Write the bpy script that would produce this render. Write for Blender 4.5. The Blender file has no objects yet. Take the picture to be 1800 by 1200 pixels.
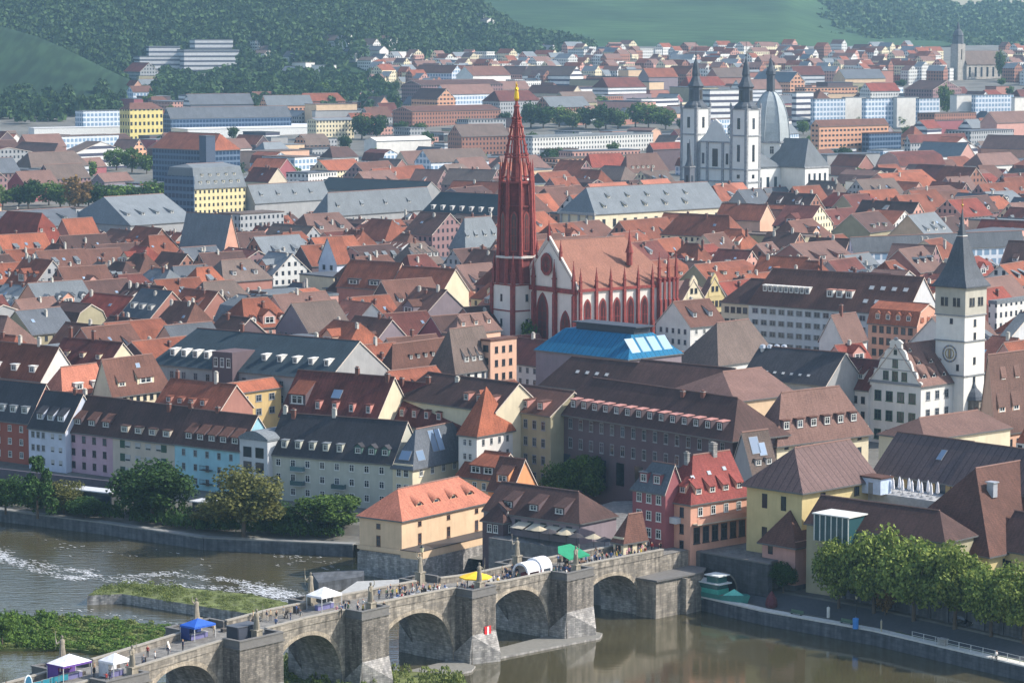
import bpy, math, random
from mathutils import Vector, Matrix
random.seed(7)
PI = math.pi
C = bpy.context.scene.collection
SC = bpy.context.scene

# ---------------------------------------------------------------- camera geometry
# photo pixels are those of the 1800 x 1200 photograph; world: camera above the origin, looking along +Y, water level z = 0
FPX, TH, HC = 5000.0, math.atan(534 / 5000), 101.0
CT, ST = math.cos(TH), math.sin(TH)
def ray(px, py):
    a, b = (px - 900) / FPX, (600 - py) / FPX
    return (a, b * ST + CT, b * CT - ST)
def U(px, py, z):
    d = ray(px, py); t = (z - HC) / d[2]
    return Vector((d[0] * t, d[1] * t))
def Zat(px, py, y):                      # height of the sight line at distance y
    d = ray(px, py); t = y / d[1]
    return HC + d[2] * t
def Xat(px, py, y):
    d = ray(px, py); return d[0] * y / d[1]
def proj(x, y, z):
    w = y * CT - (z - HC) * ST
    v = y * ST + (z - HC) * CT
    return (900 + FPX * x / w, 600 - FPX * v / w)

# ---------------------------------------------------------------- terrain
BANK = [(-1500, 1500), (-300, 717), (-106, 589.5), (-84, 575), (-61, 557), (-29.7, 549), (-3, 531), (16, 512), (30, 502), (43.6, 484.5), (60.7, 468), (79.7, 443), (120, 388), (300, 140), (900, -700)]
def interp(tab, x):
    if x <= tab[0][0]: return tab[0][1]
    for (a, b), (c, d) in zip(tab, tab[1:]):
        if x <= c: return b + (d - b) * (x - a) / (c - a)
    return tab[-1][1]
def ybank(x): return interp(BANK, x)
GS = [(0, 2.4), (9, 2.5), (12, 4.2), (35, 4.9), (60, 6.4), (120, 9), (300, 11), (700, 13), (6000, 13)]
GD = [(0, 0), (1400, 0), (1600, 4), (1800, 10), (2000, 19), (2300, 35), (2600, 52), (2900, 66), (3200, 77), (6000, 90)]
def g(x, y):
    return interp(GS, y - ybank(x)) + interp(GD, y)
def PG(px, py, h=0.0):                   # point on the sight line that is h above the ground
    y = 900.0
    lo, hi = 400.0, 4200.0
    for _ in range(50):
        y = (lo + hi) / 2
        z = Zat(px, py, y); x = Xat(px, py, y)
        if z > g(x, y) + h: lo = y
        else: hi = y
    return Vector((Xat(px, py, y), y)), Zat(px, py, y)

# ---------------------------------------------------------------- mesh builder
class MB:
    def __init__(s): s.v = []; s.f = []; s.m = []
    def add(s, vs, fs, mi=0):
        o = len(s.v); s.v += [tuple(p) for p in vs]
        for f in fs: s.f.append(tuple(i + o for i in f)); s.m.append(mi)
        return s
    def quad(s, a, b, c, d, mi=0): return s.add([a, b, c, d], [(0, 1, 2, 3)], mi)
    def box(s, x0, x1, y0, y1, z0, z1, mi=0, top=True, bot=True):
        v = [(x0,y0,z0),(x1,y0,z0),(x1,y1,z0),(x0,y1,z0),(x0,y0,z1),(x1,y0,z1),(x1,y1,z1),(x0,y1,z1)]
        f = [(0,1,5,4),(1,2,6,5),(2,3,7,6),(3,0,4,7)]
        if top: f.append((4,5,6,7))
        if bot: f.append((3,2,1,0))
        return s.add(v, f, mi)
    def frustum(s, x, y, z0, z1, a0, a1, mi=0, n=4, rot=PI/4, capt=True, capb=False, sy=1.0):
        v = []
        for z, a in ((z0, a0), (z1, a1)):
            for k in range(n):
                t = rot + 2*PI*k/n; v.append((x + a*math.cos(t), y + a*sy*math.sin(t), z))
        f = [(k, (k+1) % n, n+(k+1) % n, n+k) for k in range(n)]
        if capt and a1 > 1e-4: f.append(tuple(range(n, 2*n)))
        if capb: f.append(tuple(reversed(range(n))))
        return s.add(v, f, mi)
    def prism(s, poly, z0, z1, mi=0, mtop=None, bot=False):
        n = len(poly)
        v = [(p[0], p[1], z0) for p in poly] + [(p[0], p[1], z1) for p in poly]
        s.add(v, [(k, (k+1) % n, n+(k+1) % n, n+k) for k in range(n)], mi)
        s.add(v, [tuple(range(n, 2*n))], mi if mtop is None else mtop)
        if bot: s.add(v, [tuple(reversed(range(n)))], mi)
        return s
    def slab(s, pts, thick, axis, mi=0):  # flat polygon pts (3-D, CCW from the outside), extruded back along -axis
        n = len(pts); a = Vector(axis) * thick
        v = [tuple(p) for p in pts] + [tuple(Vector(p) - a) for p in pts]
        f = [tuple(range(n)), tuple(reversed(range(n, 2*n)))] + [((k+1) % n, k, n+k, n+(k+1) % n) for k in range(n)]
        return s.add(v, f, mi)
    def tube(s, p, q, r0, r1=None, n=6, mi=0):
        r1 = r0 if r1 is None else r1
        p, q = Vector(p), Vector(q); d = (q - p)
        if d.length < 1e-6: return s
        d.normalize(); a = d.orthogonal().normalized(); b = d.cross(a)
        v = []
        for c, r in ((p, r0), (q, r1)):
            for k in range(n):
                t = 2*PI*k/n; v.append(tuple(c + a*(r*math.cos(t)) + b*(r*math.sin(t))))
        f = [(k, (k+1) % n, n+(k+1) % n, n+k) for k in range(n)] + [tuple(range(n, 2*n)), tuple(reversed(range(n)))]
        return s.add(v, f, mi)
    def lathe(s, prof, x=0, y=0, n=8, mi=0, rot=0.0):
        for (r0, z0), (r1, z1) in zip(prof, prof[1:]):
            s.frustum(x, y, z0, z1, max(r0, 1e-3), max(r1, 1e-3), mi, n, rot, capt=False)
        return s
    def ell(s, c, r, mi=0, n=8, m=5):
        v = []; f = []
        for i in range(m + 1):
            ph = PI * i / m
            for k in range(n):
                t = 2*PI*k/n
                v.append((c[0] + r[0]*math.sin(ph)*math.cos(t), c[1] + r[1]*math.sin(ph)*math.sin(t), c[2] - r[2]*math.cos(ph)))
        for i in range(m):
            for k in range(n): f.append((i*n+k, i*n+(k+1) % n, (i+1)*n+(k+1) % n, (i+1)*n+k))
        return s.add(v, f, mi)
    def mesh(s, name, mats, uv=True, smooth=False):
        me = bpy.data.meshes.new(name)
        me.from_pydata(s.v, [], s.f)
        for m in mats: me.materials.append(m)
        if len(mats) > 1: me.polygons.foreach_set('material_index', s.m)
        if smooth: me.polygons.foreach_set('use_smooth', [True] * len(s.f))
        me.update()
        if uv:
            L = me.uv_layers.new(name='UVMap').data
            buf = [0.0] * (2 * len(me.loops)); zz = Vector((0, 0, 1)); vs = me.vertices
            for p in me.polygons:
                n = p.normal
                if abs(n.z) > 0.98: t, b = Vector((1, 0, 0)), Vector((0, 1, 0))
                else:
                    t = zz.cross(n).normalized(); b = n.cross(t)
                for li in p.loop_indices:
                    co = vs[me.loops[li].vertex_index].co
                    buf[2*li] = co.dot(t); buf[2*li+1] = co.dot(b)
            L.foreach_set('uv', buf)
        return me
    def obj(s, name, mats, parent=None, loc=(0,0,0), rz=0.0, uv=True, smooth=False):
        return place(name, s.mesh(name, mats if isinstance(mats, (list, tuple)) else [mats], uv, smooth), parent, loc, rz)
def place(name, me, parent=None, loc=(0,0,0), rz=0.0, scale=None):
    o = bpy.data.objects.new(name, me); C.objects.link(o)
    o.location = loc; o.rotation_euler = (0, 0, rz)
    if scale: o.scale = scale
    if parent: o.parent = parent
    return o
def empty(name, loc=(0,0,0), rz=0.0):
    o = bpy.data.objects.new(name, None); C.objects.link(o); o.location = loc; o.rotation_euler = (0, 0, rz)
    o.empty_display_size = 0.5
    return o
LABELS = {}
def tag(o, label=None, cat=None, group=None, kind=None):
    if label: o['label'] = label; LABELS.setdefault(label, []).append(o.name)
    if cat: o['category'] = cat
    if group: o['group'] = group
    if kind: o['kind'] = kind
    return o
AUTO = []            # (object, base phrase, tail, pixel x, pixel y): labelled at the end
def auto(o, base, px, py, cat, group=None, fam=None, ok=None):
    o['category'] = cat
    if group: o['group'] = group
    AUTO.append((o, base, px, py, fam or base, ok))
    return o
def dup(o, loc=None, rz=None, scale=None, parent=None):
    c = o.copy(); C.objects.link(c)
    if parent: c.parent = parent
    if loc is not None: c.location = loc
    if rz is not None: c.rotation_euler = (0, 0, rz)
    if scale is not None: c.scale = scale
    for ch in list(o.children):
        d = ch.copy(); C.objects.link(d); d.parent = c
        for gch in list(ch.children):
            e = gch.copy(); C.objects.link(e); e.parent = d
    return c

# ---------------------------------------------------------------- materials
def lin(c):
    return tuple(((v/255)/12.92 if v/255 <= .04045 else ((v/255+.055)/1.055)**2.4) for v in c)
class NT:
    def __init__(s, name):
        m = bpy.data.materials.new(name); m.use_nodes = True; s.m = m; s.t = m.node_tree; s.n = s.t.nodes
        s.b = s.n['Principled BSDF']; s.out = s.n['Material Output']
    def new(s, typ, **kw):
        n = s.n.new(typ)
        for k, v in kw.items():
            if k.startswith('i_'): n.inputs[int(k[2:]) if k[2:].isdigit() else k[2:]].default_value = v
            else: setattr(n, k, v)
        return n
    def link(s, a, ao, b, bi): s.t.links.new(a.outputs[ao], b.inputs[bi])
    def noise(s, scale, vec=None, detail=3.0, rough=.55, mapscale=None, loc=None):
        n = s.new('ShaderNodeTexNoise'); n.inputs['Scale'].default_value = scale; n.inputs['Detail'].default_value = detail; n.inputs['Roughness'].default_value = rough
        if vec:
            if mapscale:
                mp = s.new('ShaderNodeMapping'); mp.inputs['Scale'].default_value = mapscale
                s.link(vec[0], vec[1], mp, 'Vector'); s.link(mp, 'Vector', n, 'Vector')
            else: s.link(vec[0], vec[1], n, 'Vector')
        return n
    def ramp(s, src, so, stops):
        r = s.new('ShaderNodeValToRGB'); e = r.color_ramp.elements
        while len(e) < len(stops): e.new(.5)
        for k, (p, c) in enumerate(stops): e[k].position = p; e[k].color = (c, c, c, 1) if not isinstance(c, tuple) else (*c[:3], 1)
        s.link(src, so, r, 'Fac'); return r
    def mul(s, c1, o1, c2, o2, fac=1.0, mode='MULTIPLY'):
        m = s.new('ShaderNodeMix', data_type='RGBA', blend_type=mode); m.inputs['Factor'].default_value = fac
        for sock, c, o in ((6, c1, o1), (7, c2, o2)):
            if isinstance(c, tuple): m.inputs[sock].default_value = (*c[:3], 1)
            else: s.t.links.new(c.outputs[o], m.inputs[sock])
        return m
    def bump(s, src, so, strength=.3, dist=.05):
        b = s.new('ShaderNodeBump'); b.inputs['Strength'].default_value = strength; b.inputs['Distance'].default_value = dist
        s.link(src, so, b, 'Height'); s.link(b, 'Normal', s.b, 'Normal')
MATS = {}
def objvar(t, col_node, out, amt):
    oi = t.new('ShaderNodeObjectInfo')
    r = t.ramp(oi, 'Random', [(0, 1 - amt), (1, 1 + amt)])
    return t.mul(col_node, out, r, 'Color')
def roofmat(name, rgb, kind='tile', var=.17, patch=.30, rough=.85):
    if name in MATS: return MATS[name]
    t = NT(name); c = lin(rgb); uv = t.new('ShaderNodeTexCoord')
    UVo = (uv, 'UV'); OB = (uv, 'Object')
    n1 = t.noise(.22, OB, 4); n2 = t.noise(1.0, UVo, 4, mapscale=(2.2, .22, 1)); n3 = t.noise(2.6, UVo, 2, mapscale=(1, 1, 1))
    r1 = t.ramp(n1, 'Fac', [(.3, 1 - patch), (.7, 1 + patch * .6)])
    r2 = t.ramp(n2, 'Fac', [(.35, 1 - patch * .8), (.65, 1 + patch * .35)])
    r3 = t.ramp(n3, 'Fac', [(.3, .8), (.7, 1.15)])
    x = t.mul(c, None, r1, 'Color'); x = t.mul(x, 2, r2, 'Color'); x = t.mul(x, 2, r3, 'Color')
    if kind == 'tile':
        br = t.new('ShaderNodeTexBrick'); br.inputs['Scale'].default_value = 1; br.inputs['Brick Width'].default_value = .3; br.inputs['Row Height'].default_value = .34
        br.inputs['Mortar Size'].default_value = .035; br.inputs['Color1'].default_value = (1.12, 1.08, 1.05, 1); br.inputs['Color2'].default_value = (.86, .86, .88, 1); br.inputs['Mortar'].default_value = (.6, .58, .58, 1)
        t.link(uv, 'UV', br, 'Vector'); x = t.mul(x, 2, br, 'Color', .75); t.bump(br, 'Fac', -.25 if False else .25, -.03)
    elif kind == 'seam':
        w = t.new('ShaderNodeTexWave', wave_type='BANDS', bands_direction='X', wave_profile='SAW'); w.inputs['Scale'].default_value = .2
        t.link(uv, 'UV', w, 'Vector'); r = t.ramp(w, 'Fac', [(0, .5), (.1, .6), (.15, 1.0), (1, 1.05)]); x = t.mul(x, 2, r, 'Color')
    elif kind == 'slate':
        br = t.new('ShaderNodeTexBrick'); br.inputs['Scale'].default_value = 1; br.inputs['Brick Width'].default_value = .45; br.inputs['Row Height'].default_value = .28
        br.inputs['Mortar Size'].default_value = .02; br.inputs['Color1'].default_value = (1.1, 1.1, 1.1, 1); br.inputs['Color2'].default_value = (.88, .88, .9, 1); br.inputs['Mortar'].default_value = (.75, .75, .75, 1)
        t.link(uv, 'UV', br, 'Vector'); x = t.mul(x, 2, br, 'Color', .7)
    x = objvar(t, x, 2, var)
    t.link(x, 2, t.b, 'Base Color'); t.b.inputs['Roughness'].default_value = rough; t.b.inputs['Specular IOR Level'].default_value = .3
    MATS[name] = t.m; return t.m
def wallmat(name, rgb, var=.05, stain=.18, rough=.9):
    if name in MATS: return MATS[name]
    t = NT(name); c = lin(rgb); uv = t.new('ShaderNodeTexCoord')
    n1 = t.noise(.35, (uv, 'Object'), 4); n2 = t.noise(1, (uv, 'UV'), 4, mapscale=(1.4, .16, 1))
    x = t.mul(c, None, t.ramp(n1, 'Fac', [(.3, 1 - stain * .6), (.7, 1 + stain * .35)]), 'Color')
    x = t.mul(x, 2, t.ramp(n2, 'Fac', [(.3, 1 - stain * .35), (.6, 1.02)]), 'Color')
    x = objvar(t, x, 2, var)
    t.link(x, 2, t.b, 'Base Color'); t.b.inputs['Roughness'].default_value = rough; t.b.inputs['Specular IOR Level'].default_value = .25
    MATS[name] = t.m; return t.m
def stonemat(name, rgb, bw=.8, bh=.4, contrast=.35, mortar=.6, stain=.45):
    if name in MATS: return MATS[name]
    t = NT(name); c = lin(rgb); uv = t.new('ShaderNodeTexCoord')
    br = t.new('ShaderNodeTexBrick'); br.inputs['Scale'].default_value = 1; br.inputs['Brick Width'].default_value = bw; br.inputs['Row Height'].default_value = bh
    br.inputs['Mortar Size'].default_value = .03; a = contrast
    br.inputs['Color1'].default_value = (1 + a * .5, 1 + a * .45, 1 + a * .4, 1); br.inputs['Color2'].default_value = (1 - a, 1 - a, 1 - a * .95, 1); br.inputs['Mortar'].default_value = (mortar,) * 3 + (1,)
    t.link(uv, 'UV', br, 'Vector')
    n0 = t.noise(.9, (uv, 'UV'), 5); n1 = t.noise(.25, (uv, 'Object'), 5); n2 = t.noise(1, (uv, 'UV'), 4, mapscale=(.9, .1, 1))
    x = t.mul(c, None, br, 'Color'); x = t.mul(x, 2, t.ramp(n0, 'Fac', [(.3, .72), (.7, 1.22)]), 'Color')
    x = t.mul(x, 2, t.ramp(n1, 'Fac', [(.3, 1 - stain * .7), (.7, 1.12)]), 'Color')
    x = t.mul(x, 2, t.ramp(n2, 'Fac', [(.38, 1 - stain), (.6, 1.05)]), 'Color')
    t.link(x, 2, t.b, 'Base Color'); t.b.inputs['Roughness'].default_value = .9; t.bump(br, 'Fac', .35, -.05)
    MATS[name] = t.m; return t.m
def flat(name, rgb, rough=.7, metal=0.0, var=.0, noise=.12, ns=1.5):
    if name in MATS: return MATS[name]
    t = NT(name); c = lin(rgb); uv = t.new('ShaderNodeTexCoord')
    x = t.mul(c, None, t.ramp(t.noise(ns, (uv, 'Object'), 3), 'Fac', [(.3, 1 - noise), (.7, 1 + noise)]), 'Color')
    if var: x = objvar(t, x, 2, var)
    t.link(x, 2, t.b, 'Base Color'); t.b.inputs['Roughness'].default_value = rough; t.b.inputs['Metallic'].default_value = metal
    MATS[name] = t.m; return t.m
def glassmat(name, rgb=(38, 46, 56), rough=.12, var=.5):
    if name in MATS: return MATS[name]
    t = NT(name); c = lin(rgb); oi = t.new('ShaderNodeObjectInfo')
    r = t.ramp(oi, 'Random', [(0, 1 - var), (.7, 1), (1, 1 + var * 2.4)])
    x = t.mul(c, None, r, 'Color'); t.link(x, 2, t.b, 'Base Color'); t.b.inputs['Roughness'].default_value = rough; t.b.inputs['Specular IOR Level'].default_value = .6
    MATS[name] = t.m; return t.m
def leafmat(name, dark, light, trans=.25):
    if name in MATS: return MATS[name]
    t = NT(name); ge = t.new('ShaderNodeNewGeometry'); uv = t.new('ShaderNodeTexCoord'); oi = t.new('ShaderNodeObjectInfo')
    n = t.noise(.45, (uv, 'Object'), 2)
    ad = t.new('ShaderNodeMath', operation='ADD'); t.link(ge, 'Random Per Island', ad, 0); t.link(n, 'Fac', ad, 1)
    r = t.ramp(ad, 0, [(.55, lin(dark)), (1.3, lin(light))]); r.color_ramp.elements[1].position = 1.0
    mp = t.new('ShaderNodeMath', operation='MULTIPLY'); t.link(ad, 0, mp, 0); mp.inputs[1].default_value = .62; t.link(mp, 0, r, 'Fac'); r.color_ramp.elements[0].position = .28; r.color_ramp.elements[1].position = .85
    x = t.mul(r, 'Color', t.ramp(oi, 'Random', [(0, .82), (1, 1.18)]), 'Color')
    t.link(x, 2, t.b, 'Base Color'); t.b.inputs['Roughness'].default_value = .7; t.b.inputs['Specular IOR Level'].default_value = .2
    tr = t.new('ShaderNodeBsdfTranslucent'); t.link(x, 2, tr, 'Color'); ms = t.new('ShaderNodeMixShader'); ms.inputs[0].default_value = trans
    t.link(t.b, 'BSDF', ms, 1); t.link(tr, 'BSDF', ms, 2); t.link(ms, 0, t.out, 'Surface')
    MATS[name] = t.m; return t.m
def winwall(name, rgb, pu=2.6, pv=3.0, ww=.42, wh=.5, glass=(45, 50, 60), band=False):
    if name in MATS: return MATS[name]
    m = wallmat(name, rgb); nt = m.node_tree; N = nt.nodes; b = N['Principled BSDF']
    src = b.inputs['Base Color'].links[0].from_socket
    uv = N.new('ShaderNodeTexCoord'); sp = N.new('ShaderNodeSeparateXYZ'); nt.links.new(uv.outputs['UV'], sp.inputs[0])
    def inside(sock, pitch, frac):
        d = N.new('ShaderNodeMath'); d.operation = 'DIVIDE'; nt.links.new(sp.outputs[sock], d.inputs[0]); d.inputs[1].default_value = pitch
        f = N.new('ShaderNodeMath'); f.operation = 'FRACT'; nt.links.new(d.outputs[0], f.inputs[0])
        a = N.new('ShaderNodeMath'); a.operation = 'COMPARE'; nt.links.new(f.outputs[0], a.inputs[0]); a.inputs[1].default_value = .5; a.inputs[2].default_value = frac / 2
        return a
    a = inside('Y', pv, wh)
    if band: fac = a
    else:
        c = inside('X', pu, ww); fac = N.new('ShaderNodeMath'); fac.operation = 'MULTIPLY'
        nt.links.new(a.outputs[0], fac.inputs[0]); nt.links.new(c.outputs[0], fac.inputs[1])
    mx = N.new('ShaderNodeMix'); mx.data_type = 'RGBA'; nt.links.new(fac.outputs[0], mx.inputs['Factor']); nt.links.new(src, mx.inputs[6]); mx.inputs[7].default_value = (*lin(glass), 1)
    nt.links.new(mx.outputs[2], b.inputs['Base Color'])
    rr = N.new('ShaderNodeMapRange'); nt.links.new(fac.outputs[0], rr.inputs[0]); rr.inputs[3].default_value = .9; rr.inputs[4].default_value = .2; nt.links.new(rr.outputs[0], b.inputs['Roughness'])
    return m

FR = {'white': (205, 205, 200), 'dark': (60, 58, 60), 'cream': (190, 180, 155), 'grey': (130, 132, 135), 'brown': (96, 66, 50), 'green': (44, 78, 62), 'red': (120, 50, 42)}
def frmat(s): return flat('frame ' + s, FR[s], .6)
GL = lambda: glassmat('window glass')
_WM = {}
def winmesh(style):
    if style in _WM: return _WM[style]
    m = MB()
    if style.startswith('shut'):
        m.box(-.5, .5, -.07, .02, -.5, .5, 0)
        for k in range(5): m.box(-.44, .44, -.09, -.07, -.44 + k*.18, -.34 + k*.18, 1)
        me = m.mesh('window', [frmat('green'), flat('shutter slat', (36, 64, 52))], uv=False)
    elif style == 'blind':
        m.box(-.5, .5, -.06, .02, -.5, .5, 0); m.box(-.42, .42, -.08, -.06, -.44, -.2, 1)
        me = m.mesh('window', [flat('blind', (165, 165, 165)), GL()], uv=False)
    elif style == 'hole':
        m.box(-.5, .5, -.03, .02, -.5, .5, 0); me = m.mesh('window', [GL()], uv=False)
    elif style.startswith('big'):                      # wide glazing with thin bars
        fr = style[4:] or 'white'
        m.box(-.5, .5, -.02, .02, -.5, .5, 1)
        for x in (-.5, -.25, 0, .25, .5): m.box(max(-.5, x - .018), min(.5, x + .018), -.06, -.02, -.5, .5, 0)
        for z in (-.5, 0, .46): m.box(-.5, .5, -.058, -.021, z, z + .04, 0)
        me = m.mesh('window', [frmat(fr), GL()], uv=False)
    else:
        f = .11
        m.box(-.5, -.5 + f, -.07, .02, -.5, .5, 0); m.box(.5 - f, .5, -.07, .02, -.5, .5, 0)
        m.box(-.5 + f, .5 - f, -.07, .02, -.5, -.5 + .08, 0); m.box(-.5 + f, .5 - f, -.07, .02, .42, .5, 0)
        m.box(-.03, .03, -.05, .02, -.42, .42, 0); m.box(-.39, -.03, -.048, .02, .12, .16, 0); m.box(.03, .39, -.048, .02, .12, .16, 0)
        m.box(-.56, .56, -.12, .02, -.56, -.5, 0)
        m.quad((-.42, -.02, -.45), (.42, -.02, -.45), (.42, -.02, .45), (-.42, -.02, .45), 1)
        me = m.mesh('window', [frmat(style), GL()], uv=False)
    _WM[style] = me; return me
def window(parent, x, y, z, w, h, rz=0, style='white', name='window'):
    return place(name, winmesh(style), parent, (x, y, z), rz, (w, 1, h))

_DM = {}
def dormmesh(typ, w, h, tp, wall, roof):
    key = (typ, round(w, 2), round(h, 2), round(tp, 2), wall.name, roof.name)
    if key in _DM: return _DM[key]
    m = MB(); hw = w / 2; e = -.25
    if typ in ('shed', 'flat'):
        q = .5 * tp if typ == 'shed' else .06
        L = h / (tp - q)
        for s in (-1, 1):
            tri = [(s*hw, 0, -.3), (s*hw, 0, h), (s*hw, L, L*tp), (s*hw, .3, -.3)]
            m.add(tri, [(0, 1, 2, 3) if s < 0 else (3, 2, 1, 0)], 0)
        m.quad((-hw, 0, -.3), (hw, 0, -.3), (hw, 0, h), (-hw, 0, h), 0)
        o = .12; z0, z1 = h + e*q, h + L*q
        v = [(-hw-o, e, z0+.02), (hw+o, e, z0+.02), (hw+o, L, z1+.02), (-hw-o, L, z1+.02), (-hw-o, e, z0+.16), (hw+o, e, z0+.16), (hw+o, L, z1+.16), (-hw-o, L, z1+.16)]
        m.add(v, [(0,1,5,4), (1,2,6,5), (2,3,7,6), (3,0,4,7), (4,5,6,7), (3,2,1,0)], 1)
    elif typ in ('gable', 'hip'):
        gh = .75 * hw; L0 = h / tp; L1 = (h + gh) / tp
        for s in (-1, 1):
            tri = [(s*hw, 0, -.3), (s*hw, 0, h), (s*hw, L0, h), (s*hw, .3, -.3)]
            m.add(tri, [(0, 1, 2, 3) if s < 0 else (3, 2, 1, 0)], 0)
        o = .18; zo = h - o * .75
        if typ == 'gable':
            m.add([(-hw, 0, -.3), (hw, 0, -.3), (hw, 0, h), (0, 0, h+gh), (-hw, 0, h)], [(0, 1, 2, 3, 4)], 0); fr = e
        else:
            m.quad((-hw, 0, -.3), (hw, 0, -.3), (hw, 0, h), (-hw, 0, h), 0); fr = hw * .7
        top = [(-hw-o, e, zo), (0, fr, h+gh), (hw+o, e, zo), (hw+o, L0+.1, zo), (0, L1, h+gh), (-hw-o, L0+.1, zo)]
        t2 = [(x, y, z + .14) for x, y, z in top]
        v = top + t2
        m.add(v, [(6, 7, 10, 11), (7, 8, 9, 10), (1, 0, 5, 4), (2, 1, 4, 3), (0, 1, 7, 6), (1, 2, 8, 7)] + ([(6, 8, 7)] if typ == 'hip' else []), 1)
        m.add(v, [(2, 3, 9, 8), (5, 0, 6, 11)], 1)
    else:                                              # eyebrow
        n = 8; L = 1.6 * h / tp + h; fr = []; bk = []
        for k in range(n + 1):
            u = -1 + 2*k/n; zz = h * max(0, 1 - u*u)
            fr.append((u*hw, 0, zz)); bk.append((u*hw*.5, L, L*tp - .02))
        m.add(fr, [tuple(range(n + 1))], 0)
        fo = [(x, -.22, z + .1) for x, y, z in fr]
        m.add(fo + bk, [(k+1, k, n+1+k, n+2+k) if False else (k, k+1, n+2+k, n+1+k) for k in range(n)], 1)
        m.add(fr + fo, [(k+1, k, n+1+k, n+2+k) for k in range(n)], 1)
    me = m.mesh('dormer', [wall, roof]); _DM[key] = me; return me
def dormer(root, side, x, y, z, rz, typ, w, h, tp, wall, roof, wst='white', label=None):
    d = place('dormer', dormmesh(typ, w, h, tp, wall, roof), root, (x, y, z), rz)
    if typ == 'eye': window(d, 0, -.02, h * .38, w * .45, h * .55, 0, 'hole')
    else: window(d, 0, -.02, h * .5, w * .72, h * .74, 0, wst)
    return d

_CH = {}
def chimney(root, x, y, z0, h, mat, w=.9, d=.6):
    key = (mat.name, round(h, 1), w, d)
    if key not in _CH:
        m = MB(); m.box(-w/2, w/2, -d/2, d/2, -2.0, h, 0); m.box(-w/2-.08, w/2+.08, -d/2-.08, d/2+.08, h, h+.12, 1)
        m.box(-w/2+.12, -.06, -d/2+.12, d/2-.12, h+.12, h+.42, 0); m.box(.06, w/2-.12, -d/2+.12, d/2-.12, h+.12, h+.36, 0)
        _CH[key] = m.mesh('chimney', [mat, flat('chimney cap', (150, 145, 140))])
    return place('chimney', _CH[key], root, (x, y, z0))
_SKY = {}
def skylight(root, x, y, z, rz, slope, w, h, mat=None):
    mat = mat or glassmat('skylight glass', (120, 140, 165), .15, .25); key = (mat.name, w, h)
    if key not in _SKY:
        m = MB(); m.box(-w/2, w/2, -h/2, h/2, -.05, .06, 0); m.box(-w/2+.08, w/2-.08, -h/2+.08, h/2-.08, .06, .075, 1)
        _SKY[key] = m.mesh('skylight', [frmat('grey'), mat], uv=False)
    o = place('skylight', _SKY[key], root, (x, y, z + .1)); o.rotation_euler = (slope, 0, rz); return o

def solid_down(m, vs, fs, t, mi, verge=None, gutter=None):
    """closes a roof surface (vs, fs seen from above) with a copy t below it"""
    n = len(vs); m.add(vs, fs, mi)
    low = [(x, y, z - t) for x, y, z in vs]; allv = list(vs) + low
    cnt = {}
    for f in fs:
        for a, b in zip(f, f[1:] + f[:1]): cnt[(a, b)] = cnt.get((a, b), 0) + 1
    side = [(b, a, n + a, n + b) for (a, b) in cnt if (b, a) not in cnt]
    for q in side:
        dz = abs(vs[q[0]][2] - vs[q[1]][2]); m.add([allv[i] for i in q], [(0, 1, 2, 3)], mi if verge is None else (verge if dz > .3 else gutter))
    m.add(low, [tuple(reversed(f)) for f in fs], mi)

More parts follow.
